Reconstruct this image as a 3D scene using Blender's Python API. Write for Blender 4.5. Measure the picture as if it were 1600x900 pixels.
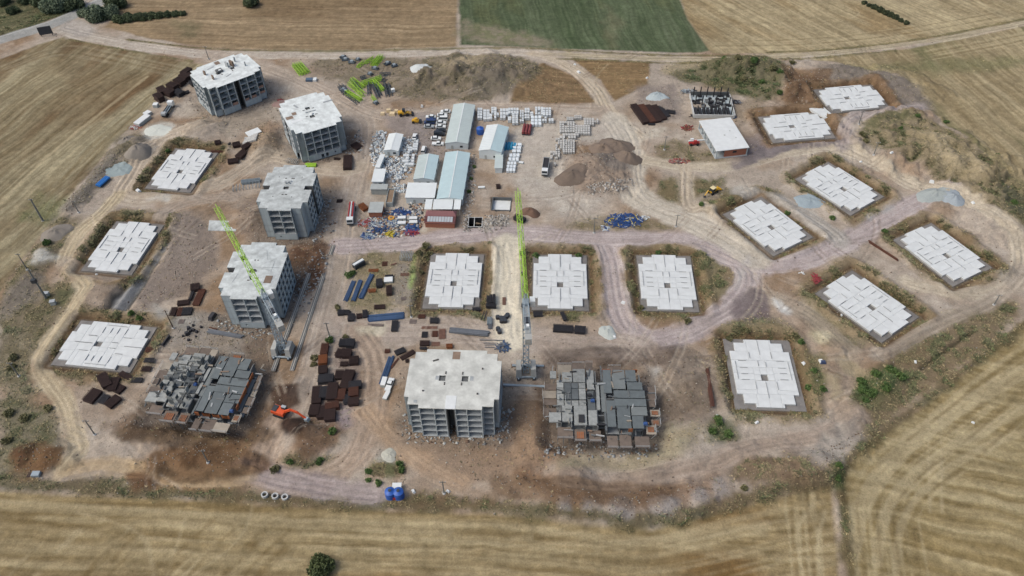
import bpy, math, random
import numpy as np
R = math.radians
rng = random.Random(7)

# ------------------------------------------------------------------ camera, sky, sun, exposure
sc = bpy.context.scene
for o in list(bpy.data.objects): bpy.data.objects.remove(o)
CAM_H, FOC, PITCH, ROLL = 200.0, 1248.9, R(45.724), R(-1.29)
cp_, sp_ = math.cos(PITCH), math.sin(PITCH)
from mathutils import Matrix, Vector
r0, u0, f0 = Vector((1, 0, 0)), Vector((0, sp_, cp_)), Vector((0, cp_, -sp_))
cr = r0*math.cos(ROLL) + u0*math.sin(ROLL)
cu = -r0*math.sin(ROLL) + u0*math.cos(ROLL)
cd = bpy.data.cameras.new('camera'); cam = bpy.data.objects.new('camera', cd)
sc.collection.objects.link(cam)
cam.matrix_world = Matrix(((cr.x, cu.x, -f0.x, 0), (cr.y, cu.y, -f0.y, 0), (cr.z, cu.z, -f0.z, CAM_H), (0, 0, 0, 1)))
cd.sensor_width = 36; cd.lens = 36*FOC/1600; cd.clip_start = 1; cd.clip_end = 6000
sc.camera = cam

SUN_EL, SUN_AZ = R(52), R(-104)          # azimuth measured from +Y (away from the camera) towards +X
w = bpy.data.worlds.new('World'); sc.world = w; w.use_nodes = True
nt = w.node_tree; nt.nodes.clear()
sky = nt.nodes.new('ShaderNodeTexSky'); sky.sky_type = 'NISHITA'; sky.sun_disc = False
sky.sun_elevation = SUN_EL; sky.sun_rotation = SUN_AZ; sky.dust_density = 6.0; sky.air_density = 1.0; sky.ozone_density = 1.0
bg = nt.nodes.new('ShaderNodeBackground'); bg.inputs[1].default_value = 0.15
wo = nt.nodes.new('ShaderNodeOutputWorld')
nt.links.new(sky.outputs[0], bg.inputs[0]); nt.links.new(bg.outputs[0], wo.inputs[0])
sl = bpy.data.lights.new('sun', 'SUN'); sl.energy = 1.05; sl.angle = R(24); sl.color = (1, .97, .93)
so = bpy.data.objects.new('sun', sl); sc.collection.objects.link(so)
sd = Vector((math.sin(SUN_AZ)*math.cos(SUN_EL), math.cos(SUN_AZ)*math.cos(SUN_EL), math.sin(SUN_EL)))
so.rotation_euler = sd.to_track_quat('Z', 'Y').to_euler(); so.location = (0, 200, 300)
sc.view_settings.view_transform = 'Standard'; sc.view_settings.look = 'None'
sc.view_settings.exposure = 0.0; sc.view_settings.gamma = 1.0
sc.render.engine = 'CYCLES'

# ------------------------------------------------------------------ pixels (1600x900) to places
def ray(px, py):
    a, b = px-800, py-450
    u = (a*math.cos(ROLL)+b*math.sin(ROLL))/FOC; v = (-a*math.sin(ROLL)+b*math.cos(ROLL))/FOC
    return u, cp_-v*sp_, -sp_-v*cp_
def G(px, py, z=0.0):
    d = ray(px, py); k = (z-CAM_H)/d[2]
    return d[0]*k, d[1]*k
def C(ox, oy, s):                        # a magnified view of the photograph back to its own pixels
    return lambda x, y: (ox+x/s, oy+y/s)
def heading(a, b, z=0): 
    p, q = G(*a, z), G(*b, z); return math.atan2(q[1]-p[1], q[0]-p[0])

# ------------------------------------------------------------------ colours and materials
KEXP = np.array((1.16, 1.11, 1.13))
def lin(c):
    c = np.asarray(c, float)/255.0
    return np.where(c <= .04045, c/12.92, ((c+.055)/1.055)**2.4)
def alb(c): return np.minimum(lin(c)/KEXP, .8)
MATS = {}
def M(name, rgb, rough=.85, var=.18, scale=.6, metal=0.0, streak=0.0, rnd=.25):
    if name in MATS: return MATS[name]
    m = bpy.data.materials.new(name); m.use_nodes = True; n = m.node_tree; L = n.links
    b = n.nodes['Principled BSDF']; b.inputs['Roughness'].default_value = rough; b.inputs['Metallic'].default_value = metal
    c = alb(rgb); 
    tc = n.nodes.new('ShaderNodeTexCoord')
    nz = n.nodes.new('ShaderNodeTexNoise'); nz.inputs['Scale'].default_value = scale; nz.inputs['Detail'].default_value = 6; nz.inputs['Roughness'].default_value = .65
    L.new(tc.outputs['Object'], nz.inputs['Vector'])
    oi = n.nodes.new('ShaderNodeObjectInfo')
    ma = n.nodes.new('ShaderNodeMath'); ma.operation = 'MULTIPLY_ADD'; ma.inputs[1].default_value = rnd; L.new(oi.outputs['Random'], ma.inputs[0])
    mb = n.nodes.new('ShaderNodeMath'); mb.operation = 'ADD'; mb.inputs[1].default_value = -rnd/2
    L.new(nz.outputs['Fac'], ma.inputs[2]); L.new(ma.outputs[0], mb.inputs[0]); fac = mb.outputs[0]
    if streak:
        mp = n.nodes.new('ShaderNodeMapping'); mp.inputs['Scale'].default_value = (1.6, 1.6, .07); L.new(tc.outputs['Object'], mp.inputs[0])
        n2 = n.nodes.new('ShaderNodeTexNoise'); n2.inputs['Scale'].default_value = 1.0; n2.inputs['Detail'].default_value = 5; L.new(mp.outputs[0], n2.inputs['Vector'])
        mx = n.nodes.new('ShaderNodeMix'); mx.data_type = 'FLOAT'; mx.inputs[0].default_value = streak
        L.new(fac, mx.inputs[2]); L.new(n2.outputs['Fac'], mx.inputs[3]); fac = mx.outputs[0]
    rp = n.nodes.new('ShaderNodeMapRange'); rp.inputs[1].default_value = .25; rp.inputs[2].default_value = .75
    rp.inputs[3].default_value = 1-var; rp.inputs[4].default_value = 1+var; L.new(fac, rp.inputs[0])
    vm = n.nodes.new('ShaderNodeVectorMath'); vm.operation = 'SCALE'; vm.inputs[0].default_value = tuple(float(x) for x in c)
    L.new(rp.outputs[0], vm.inputs[3]); L.new(vm.outputs[0], b.inputs['Base Color'])
    MATS[name] = m; return m

# ------------------------------------------------------------------ mesh helpers
COL = sc.collection
class MB:
    def __init__(s): s.v, s.f, s.m, s.mats = [], [], [], []
    def mi(s, mat):
        if mat not in s.mats: s.mats.append(mat)
        return s.mats.index(mat)
    def add(s, v, f, mat):
        k = len(s.v); i = s.mi(mat); s.v += v; s.f += [tuple(k+j for j in q) for q in f]; s.m += [i]*len(f); return s
    def box(s, c, d, mat, rz=0.0, taper=1.0):
        x, y, z = d[0]/2, d[1]/2, d[2]/2; ct, st = math.cos(rz), math.sin(rz); v = []
        for k in (-1, 1):
            t = taper if k > 0 else 1.0
            for i, j in ((-1, -1), (1, -1), (1, 1), (-1, 1)):
                a, b = i*x*t, j*y*t
                v.append((c[0]+a*ct-b*st, c[1]+a*st+b*ct, c[2]+k*z))
        return s.add(v, [(3, 2, 1, 0), (4, 5, 6, 7), (0, 1, 5, 4), (1, 2, 6, 5), (2, 3, 7, 6), (3, 0, 4, 7)], mat)
    def bar(s, p, q, t, mat, h=None):
        p, q = Vector(p), Vector(q); d = (q-p)
        if d.length < 1e-6: return s
        d.normalize(); up = Vector((0, 0, 1)) if abs(d.z) < .95 else Vector((0, 1, 0))
        a = d.cross(up).normalized(); b = a.cross(d).normalized(); h = h or t; v = []
        for e in (p, q):
            for i, j in ((-1, -1), (1, -1), (1, 1), (-1, 1)): v.append(tuple(e+a*(i*t/2)+b*(j*h/2)))
        return s.add(v, [(3, 2, 1, 0), (4, 5, 6, 7), (0, 1, 5, 4), (1, 2, 6, 5), (2, 3, 7, 6), (3, 0, 4, 7)], mat)
    def tube(s, p, q, r1, mat, r2=None, n=10):
        p, q = Vector(p), Vector(q); d = (q-p).normalized(); r2 = r1 if r2 is None else r2
        up = Vector((0, 0, 1)) if abs(d.z) < .95 else Vector((1, 0, 0))
        a = d.cross(up).normalized(); b = a.cross(d).normalized(); v = []
        for e, r in ((p, r1), (q, r2)):
            for i in range(n):
                t = 2*math.pi*i/n; v.append(tuple(e+a*(r*math.cos(t))+b*(r*math.sin(t))))
        f = [(i, (i+1) % n, n+(i+1) % n, n+i) for i in range(n)]+[tuple(range(n-1, -1, -1)), tuple(range(n, 2*n))]
        return s.add(v, f, mat)
    def prism(s, poly, z0, z1, mat, topscale=None):
        n = len(poly); v = [(x, y, z0) for x, y in poly]+[(x, y, z1) for x, y in poly]
        return s.add(v, [tuple(range(n-1, -1, -1)), tuple(range(n, 2*n))]+[(i, (i+1) % n, n+(i+1) % n, n+i) for i in range(n)], mat)
    def sidepoly(s, poly, y0, y1, mat):            # profile in (x, z) extruded along y
        n = len(poly); v = [(x, y0, z) for x, z in poly]+[(x, y1, z) for x, z in poly]
        return s.add(v, [tuple(range(n)), tuple(range(2*n-1, n-1, -1))]+[(i, n+i, n+(i+1) % n, (i+1) % n) for i in range(n)], mat)
    def cells(s, xs, ys, full, z0, z1, mat, T=lambda a, b, c: (a, b, c)):   # rectilinear solid with holes
        nx, ny = len(xs)-1, len(ys)-1; idx = {}; v = []; f = []
        def V(i, j, k):
            if (i, j, k) not in idx: idx[(i, j, k)] = len(v); v.append(T(xs[i], ys[j], (z0, z1)[k]))
            return idx[(i, j, k)]
        F = lambda i, j: 0 <= i < nx and 0 <= j < ny and full(i, j)
        for i in range(nx):
            for j in range(ny):
                if not F(i, j): continue
                f.append((V(i, j, 1), V(i+1, j, 1), V(i+1, j+1, 1), V(i, j+1, 1)))
                f.append((V(i, j+1, 0), V(i+1, j+1, 0), V(i+1, j, 0), V(i, j, 0)))
                if not F(i-1, j): f.append((V(i, j, 0), V(i, j, 1), V(i, j+1, 1), V(i, j+1, 0)))
                if not F(i+1, j): f.append((V(i+1, j, 0), V(i+1, j+1, 0), V(i+1, j+1, 1), V(i+1, j, 1)))
                if not F(i, j-1): f.append((V(i, j, 0), V(i+1, j, 0), V(i+1, j, 1), V(i, j, 1)))
                if not F(i, j+1): f.append((V(i, j+1, 0), V(i, j+1, 1), V(i+1, j+1, 1), V(i+1, j+1, 0)))
        return s.add(v, f, mat)
    def mesh(s, name):
        me = bpy.data.meshes.new(name); me.from_pydata(s.v, [], s.f)
        for m in s.mats: me.materials.append(m)
        if len(s.mats) > 1: me.polygons.foreach_set('material_index', s.m)
        me.update(); return me
    def obj(s, name, parent=None, loc=None, rz=0.0, smooth=False):
        return link(name, s.mesh(name), parent, loc, rz, smooth)
def link(name, me, parent=None, loc=None, rz=0.0, smooth=False):
    o = bpy.data.objects.new(name, me); COL.objects.link(o); o.parent = parent
    if loc is not None: o.location = loc
    if rz: o.rotation_euler = (0, 0, rz)
    if smooth: me.polygons.foreach_set('use_smooth', [True]*len(me.polygons))
    return o
def tag(o, label, cat, group=None, kind=None):
    o['label'] = label; o['category'] = cat
    if group: o['group'] = group
    if kind: o['kind'] = kind
    return o
def thing(name, label, cat, loc=(0, 0, 0), rz=0.0, group=None):
    o = bpy.data.objects.new(name, None); COL.objects.link(o); o.location = loc; o.rotation_euler = (0, 0, rz)
    o.empty_display_size = .5
    return tag(o, label, cat, group)
def copy_tree(o, parent=None):
    c = o.copy(); COL.objects.link(c); c.parent = parent
    for ch in o.children: copy_tree(ch, c)
    return c
# ------------------------------------------------------------------ the terrain: heights and surface colours
GX0, GX1, GY0, GY1, GS = -300.0, 300.0, 78.0, 444.0, 0.5
nxg, nyg = int(round((GX1-GX0)/GS))+1, int(round((GY1-GY0)/GS))+1
ax = (GX0+GS*np.arange(nxg)).astype(np.float32); ay = (GY0+GS*np.arange(nyg)).astype(np.float32)
XX, YY = np.meshgrid(ax, ay)                      # [iy, ix]
nr = np.random.RandomState(3)
LAT = [nr.rand(128, 128).astype(np.float32) for _ in range(6)]
def vn(x, y, k):
    L = LAT[k % 6]; xi = np.floor(x).astype(np.int32); yi = np.floor(y).astype(np.int32)
    fx = x-xi; fy = y-yi; fx = fx*fx*(3-2*fx); fy = fy*fy*(3-2*fy)
    a, b, c, d = xi & 127, (xi+1) & 127, yi & 127, (yi+1) & 127
    return (L[c, a]*(1-fx)+L[c, b]*fx)*(1-fy)+(L[d, a]*(1-fx)+L[d, b]*fx)*fy
def fbm(x, y, k, o=4):
    t = 0; a = .5
    for i in range(o): t = t+a*vn(x*2**i+13.7*i, y*2**i+5.1*i, k+i); a *= .5
    return t/(1-.5**o)
N25 = fbm(XX/25, YY/25, 0); N8 = fbm(XX/8, YY/8, 1); N3 = fbm(XX/3, YY/3, 2); N1 = fbm(XX/1.3, YY/1.3, 3, 2)
NE = (fbm(XX/5, YY/5, 4)-.5)*2                   # edge wobble, about -1..1

COLR = np.zeros((nyg, nxg, 3), np.float32); HGT = np.zeros((nyg, nxg), np.float32)
WEED = np.zeros((nyg, nxg), np.float32); CLS = np.zeros((nyg, nxg), np.int16); STONE = np.zeros((nyg, nxg), np.float32)
SAT = .8
def galb(c):                                       # the photograph's earth colours are muted
    c = np.asarray(c, float); l = c@np.array((.3, .59, .11)); return alb(np.clip(l+(c-l)*SAT+np.array((1, 1, 1)), 0, 255))
def window(P, pad):
    x0, x1 = P[:, 0].min()-pad, P[:, 0].max()+pad; y0, y1 = P[:, 1].min()-pad, P[:, 1].max()+pad
    i0 = max(0, int((x0-GX0)/GS)); i1 = min(nxg, int((x1-GX0)/GS)+2); j0 = max(0, int((y0-GY0)/GS)); j1 = min(nyg, int((y1-GY0)/GS)+2)
    return (slice(j0, max(j0, j1)), slice(i0, max(i0, i1)))
def segdist(X, Y, P, closed):
    d = np.full(X.shape, 1e9, np.float32); n = len(P)
    for i in range(n if closed else n-1):
        a, b = P[i], P[(i+1) % n]; e = b-a; l2 = max(float(e@e), 1e-9)
        t = np.clip(((X-a[0])*e[0]+(Y-a[1])*e[1])/l2, 0, 1)
        d = np.minimum(d, (X-a[0]-t*e[0])**2+(Y-a[1]-t*e[1])**2)
    return np.sqrt(d)
def inside(X, Y, P):
    r = np.zeros(X.shape, bool); n = len(P)
    for i in range(n):
        a, b = P[i], P[(i+1) % n]
        if a[1] == b[1]: continue
        c = (a[1] > Y) != (b[1] > Y); r ^= c & (X < (b[0]-a[0])*(Y-a[1])/(b[1]-a[1])+a[0])
    return r
def smooth(P, closed, n=3):
    P = np.asarray(P, float)
    for _ in range(n):
        Q = []; m = len(P)
        for i in range(m if closed else m-1):
            a, b = P[i], P[(i+1) % m]; Q += [a*.75+b*.25, a*.25+b*.75]
        if not closed: Q = [P[0]]+Q+[P[-1]]
        P = np.array(Q)
    return P
def sdist(px, width=None, world=False, corner=False):
    P = np.array(px if world else [G(*p) for p in px], float)
    if width is None:
        if not corner and len(P) > 4: P = smooth(P, True, 2)
        s = window(P, 12); X, Y = XX[s], YY[s]; d = segdist(X, Y, P, True); d = np.where(inside(X, Y, P), -d, d)
    else:
        if len(P) > 2: P = smooth(P, False, 3)
        s = window(P, width+12); d = segdist(XX[s], YY[s], P, False)-width/2
    return s, d
def paint(px, col, width=None, fea=1.2, wob=1.5, op=1.0, col2=None, n2=None, weed=None, cls=None, stone=None, world=False, corner=False, keep=None, dh=0.0):
    s, d = sdist(px, width, world, corner)
    if d.size == 0: return
    a = np.clip(.5-(d+wob*NE[s]*1.2)/(2*fea), 0, 1); a = a*a*(3-2*a)
    if keep is not None: a = a*np.clip((keep[0][s]-keep[1])/keep[2], 0, 1)
    c = galb(col).astype(np.float32)
    if col2 is not None:
        t = np.clip(((N8 if n2 is None else n2)[s]-.36)/.28, 0, 1)[..., None]
        c = c*(1-t)+galb(col2).astype(np.float32)*t
    al = (a*op)[..., None]; COLR[s] = COLR[s]*(1-al)+c*al
    if weed is not None: WEED[s] = WEED[s]*(1-a*op)+weed*a*op
    if stone is not None: STONE[s] = STONE[s]*(1-a*op)+stone*a*op
    if dh: HGT[s] -= dh*a-dh*.5*np.clip(1-np.abs(d-.7)/.6, 0, 1)
    if cls is not None: CLS[s] = np.where(d < 0, cls, CLS[s])
def mound(px, r, h, stretch=1.0, rot=0.0, rough=.35, world=False):
    x, y = px if world else G(*px); s = window(np.array([[x, y]]), r*max(stretch, 1)*1.3)
    X, Y = XX[s]-x, YY[s]-y; c, q = math.cos(rot), math.sin(rot); a = (X*c+Y*q)/stretch; b = -X*q+Y*c
    d = np.sqrt(a*a+b*b)/r+(N8[s]-.5)*rough*1.5+(N3[s]-.5)*rough*.6
    HGT[s] += h*np.clip(1-d, 0, 1)**.9*(1 if h > 0 else 1)
def raise_line(px, width, h, rough=.4):
    s, d = sdist(px, width)
    HGT[s] += h*np.clip(.5-d/width*1.4+(N8[s]-.5)*rough+(N3[s]-.5)*rough, 0, 1)

# bare ground of the site
t = np.clip((N25-.35)/.3, 0, 1)[..., None]; t2 = np.clip((N8-.38)/.24, 0, 1)[..., None]
COLR[:] = (galb((169, 153, 138))*(1-t)+galb((150, 121, 94))*t)*(1-t2*.35)+galb((184, 171, 158))*t2*.35
HGT[:] = (N25-.5)*.5+(N8-.5)*.35+(N3-.5)*.16

def field(px, col, col2, ang_px, cls, period=2.2, amp=.5, weed=.0, col3=None, lines=.5):
    s, d = sdist(px, corner=True); x, y = XX[s], YY[s]
    a = heading(*ang_px); u = x*math.cos(a)+y*math.sin(a)+(N25[s]-.5)*8; v = -x*math.sin(a)+y*math.cos(a)+(N25[s]-.5)*6
    k = cls
    s1 = vn(u/90, v/period/1.6, k); s2 = vn(u/45+7, v/period*1.8, k+1); s3 = vn(u/110, v/13, k+2); s4 = vn(u/14, v/.8, k+3)
    f = .30*s3+.24*s1+.26*s2+.20*s4
    t = np.clip((f-.5)*1.5*amp*2+.5, 0, 1)[..., None]
    c = galb(col)*(1-t)+galb(col2)*t
    if col3 is not None:
        t3 = np.clip((fbm(u/45, v/14, k+4)-.55)/.2, 0, 1)[..., None]; c = c*(1-t3)+galb(col3)*t3
    # wheel tracks of the harvester: thin paler pairs
    ph = np.mod(v+(s3-.5)*2.5, 7.5); tr = ((ph < .55) | (np.abs(ph-2.0) < .3))*np.clip((vn(u/30, v/7.5, k+5)-.35)*3, 0, 1)
    c = c*(1+lines*.28*tr[..., None]); c = c*(.86+.26*s4[..., None])*(.92+.15*s2[..., None])*(.9+.2*N1[s][..., None])
    al = np.clip(.5-(d+NE[s]*.8)/1.6, 0, 1)[..., None]
    COLR[s] = COLR[s]*(1-al)+c*al; WEED[s] = WEED[s]*(1-al[..., 0])+weed*al[..., 0]; HGT[s] = HGT[s]*(1-al[..., 0]*.6)
    HGT[s] += al[..., 0]*(s4-.5)*.12; CLS[s] = np.where(d < 0, cls, CLS[s])
FIELDS = {
 1: ('field', 'olive tan stubble field with diagonal stripes left of the access road'),
 2: ('field', 'ploughed brown field beyond the access road'),
 3: ('field', 'green crop field with a bare grey corner beyond the track'),
 4: ('field', 'pale tan stubble field cut by a dark hedge strip'),
 5: ('field', 'tan stubble field between the curved track and the scrub bank'),
 6: ('field', 'golden stubble field with curving harvester tracks beside the rubble road'),
 7: ('field', 'golden brown stubble strip in front of the boundary bank'),
 8: ('field', 'small brown grass plot between two dirt tracks'),
 9: ('field', 'dark olive scrub beside the asphalt road')}
field([(-90, 120), (0, 92), (60, 70), (100, 57), (180, 74), (260, 90), (318, 102), (300, 118), (262, 140), (235, 168), (205, 198), (180, 218), (150, 258), (105, 312), (70, 360), (40, 400), (0, 455), (-120, 520)],
      (128, 110, 78), (155, 142, 110), ((0, 290), (230, 110)), 1, 2.6, .8, 0, (114, 88, 58))
field([(150, -60), (716, -60), (713, 77), (560, 80), (430, 79), (330, 75), (230, 60), (165, 42), (185, 15)], (138, 113, 82), (156, 133, 101), ((300, 40), (700, 45)), 2, 1.6, .6, 0, (128, 104, 74))
field([(715, -60), (1040, -60), (1075, 30), (1110, 79), (1090, 83), (900, 77), (720, 70)], (72, 88, 56), (94, 104, 76), ((760, 5), (770, 60)), 3, 1.2, .6, 0, (92, 98, 62), .1)
field([(1040, -60), (1760, -90), (1760, 5), (1600, 33), (1480, 58), (1400, 70), (1250, 84), (1112, 84), (1075, 30)], (152, 133, 97), (174, 156, 119), ((1150, 0), (1260, 60)), 4, 2.2, .7, 0, (146, 122, 84))
field([(1600, 41), (1760, 15), (1800, 470), (1640, 380), (1600, 330), (1560, 285), (1500, 215), (1440, 165), (1400, 122), (1300, 100), (1262, 93), (1400, 79)], (144, 124, 88), (164, 147, 112), ((1450, 110), (1580, 230)), 5, 3.0, .7, 0, (124, 116, 78))
field([(1800, 380), (1600, 500), (1520, 570), (1440, 635), (1347, 698), (1308, 742), (1314, 800), (1328, 990), (1850, 990)], (140, 118, 74), (166, 148, 108), ((1400, 720), (1600, 760)), 6, 1.8, .9, 0, (134, 104, 58))
field([(-160, 762), (0, 768), (150, 775), (300, 780), (420, 789), (600, 797), (760, 803), (850, 814), (960, 824), (1020, 827), (1080, 814), (1180, 787), (1298, 760), (1304, 800), (1316, 990), (-200, 990)], (134, 111, 70), (162, 142, 103), ((0, 800), (900, 830)), 7, 1.6, .9, 0, (126, 94, 50))
field([(848, 98), (895, 118), (932, 160), (795, 165), (808, 128)], (124, 98, 68), (146, 116, 82), ((830, 140), (920, 150)), 8, 1.4, .6, .3, (108, 88, 58), .1)
field([(893, 92), (1016, 97), (1012, 132), (960, 158), (938, 125)], (126, 99, 66), (148, 118, 80), ((900, 110), (1000, 112)), 8, 1.4, .6, .25, (116, 100, 62), .1)
field([(-120, -60), (150, -60), (122, 15), (60, 38), (0, 57), (-120, 85)], (92, 92, 62), (120, 112, 80), ((0, 30), (90, 5)), 9, 2.0, .7, .6, (76, 84, 50), .0)
# crop gaps, green flushes and worn corners in the fields
paint([(715, 28), (745, 40), (800, 45), (850, 58), (890, 74), (720, 70)], (146, 132, 112), fea=4, wob=4, op=.8, col2=(120, 116, 84), n2=N3)
paint([(950, 10), (975, 40), (955, 72), (945, 40)], (128, 122, 92), fea=4, wob=4, op=.45)
paint([(1310, 110), (1420, 95), (1600, 88), (1600, 108), (1440, 118)], (108, 112, 70), fea=5, wob=4, op=.5, weed=.3)
paint([(60, 300), (110, 315), (95, 345), (40, 340)], (96, 108, 62), fea=4, wob=4, op=.6, weed=.3)
paint([(60, 190), (130, 110), (230, 118), (120, 200)], (112, 86, 56), fea=9, wob=8, op=.35)
paint([(270, 30), (310, 40), (305, 58), (285, 58)], (98, 96, 66), fea=4, wob=3, op=.5)
for ln, wd, op in ([(1330, 860), (1345, 790), (1390, 720), (1460, 660), (1560, 600), (1700, 530)], 5, .5), ([(1370, 880), (1380, 800), (1420, 745), (1480, 700), (1600, 640)], 3, .45), ([(1400, 900), (1405, 820), (1440, 765), (1520, 705), (1600, 675)], 2.2, .4), \
        ([(1450, 660), (1453, 800)], .7, .5), ([(1470, 655), (1472, 800)], .7, .5), ([(1490, 705), (1395, 790)], .7, .45), ([(0, 790), (200, 800), (420, 815), (700, 830)], 3, .35), ([(120, 800), (230, 830), (240, 900)], 1.0, .4), ([(290, 810), (260, 900)], 1.0, .35), \
        ([(1270, 790), (1240, 830), (1255, 900)], 1.0, .5), ([(1290, 800), (1275, 850), (1280, 900)], 1.0, .5), ([(400, 760), (385, 840), (300, 900)], .9, .35), ([(850, 830), (1000, 850), (1200, 820)], 2.5, .35), \
        ([(0, 320), (60, 255), (140, 190), (230, 120)], 1.6, .5), ([(20, 330), (110, 240), (230, 140), (300, 108)], 1.2, .4), ([(1160, 5), (1230, 40), (1275, 60), (1270, 75), (1220, 78)], 1.0, .5), ([(1330, 28), (1345, 22), (1335, 10)], 1.0, .5), \
        ([(1590, 42), (1600, 62), (1640, 100)], 3, .5), ([(935, 145), (930, 120), (950, 100)], .9, .4):
    paint(ln, (184, 166, 128), wd, .5, .5, op)

def headland(px, side, offs, op, col=(186, 168, 128)):
    P = smooth(np.array([G(*q) for q in px]), False, 3); T = np.gradient(P, axis=0); T /= np.linalg.norm(T, axis=1)[:, None]+1e-9; Nn = np.stack([T[:, 1], -T[:, 0]], 1)*side
    for o, wd, dk in offs:
        jit = np.interp(np.arange(len(P)), np.linspace(0, len(P), 9), nr.uniform(-.5, .5, 9))
        paint(P+Nn*(o+jit[:, None]), col if dk else (112, 92, 58), wd, .45, .3, op, world=True, keep=(N8, .25, .2))
offs = [(2.5, 1.6, 1), (4.4, .6, 0), (5.6, .7, 1), (7.2, 1.2, 1), (8.8, .6, 0), (10.2, .6, 1), (11.4, 1.0, 1), (13.4, .8, 0), (14.6, .6, 1), (16.2, .8, 1), (18.5, .8, 0), (20, .5, 1)]
headland([(1332, 980), (1318, 830), (1314, 765), (1352, 705), (1445, 640), (1525, 575), (1680, 470)], 1, offs, .45)
headland([(-60, 770), (150, 779), (420, 793), (760, 808), (960, 829), (1020, 831), (1180, 792), (1280, 772)], 1, offs, .32)
headland([(1285, 775), (1292, 830), (1305, 960)], 1, offs[:6], .5)
headland([(0, 100), (100, 62), (200, 82), (305, 104)], 1, offs[:7], .4, (160, 146, 116)); headland([(300, 120), (240, 168), (180, 222), (105, 318), (50, 395)], 1, offs[:7], .4, (150, 140, 112))
headland([(1120, 78), (1250, 78), (1400, 64), (1600, 28)], -1, offs[:6], .4); headland([(1400, 84), (1600, 46)], 1, offs[:6], .4)
for k in range(22):                                # turning marks across the near stubble
    x = nr.uniform(-20, 420); y = nr.uniform(835, 900); l = nr.uniform(40, 110)
    paint([(x, y+l*.8), (x+l*.45, y+l*.25), (x+l, y-l*.25)], (112, 88, 48) if k % 3 else (178, 160, 122), nr.uniform(.6, 2.0), .7, .6, .4, keep=(N3, .3, .2))
for k in range(14):
    x = nr.uniform(500, 1250); y = nr.uniform(840, 895); l = nr.uniform(80, 220)
    paint([(x, y), (x+l*.5, y+nr.uniform(-8, 4)), (x+l, y+nr.uniform(-20, 10))], (118, 92, 50) if k % 2 else (176, 158, 120), nr.uniform(.6, 1.6), .7, .6, .4, keep=(N3, .3, .2))
# boundary banks between field and site
for ln, wd in ([(0, 752), (150, 765), (300, 772), (420, 782), (600, 788), (760, 793), (850, 803), (960, 815), (1020, 818), (1080, 805), (1180, 778), (1300, 750)], 4), ([(1306, 740), (1345, 697), (1440, 632), (1520, 567), (1640, 480)], 3.5), ([(1310, 745), (1318, 820), (1330, 920)], 3):
    paint(ln, (104, 88, 58), wd, 1.2, 1.5, .85, (84, 80, 52), weed=.7); raise_line(ln, wd, .5)
paint([(1300, 742), (1315, 740), (1318, 765), (1304, 765)], (82, 98, 56), fea=1.5, wob=1, op=.7, weed=1)

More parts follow.
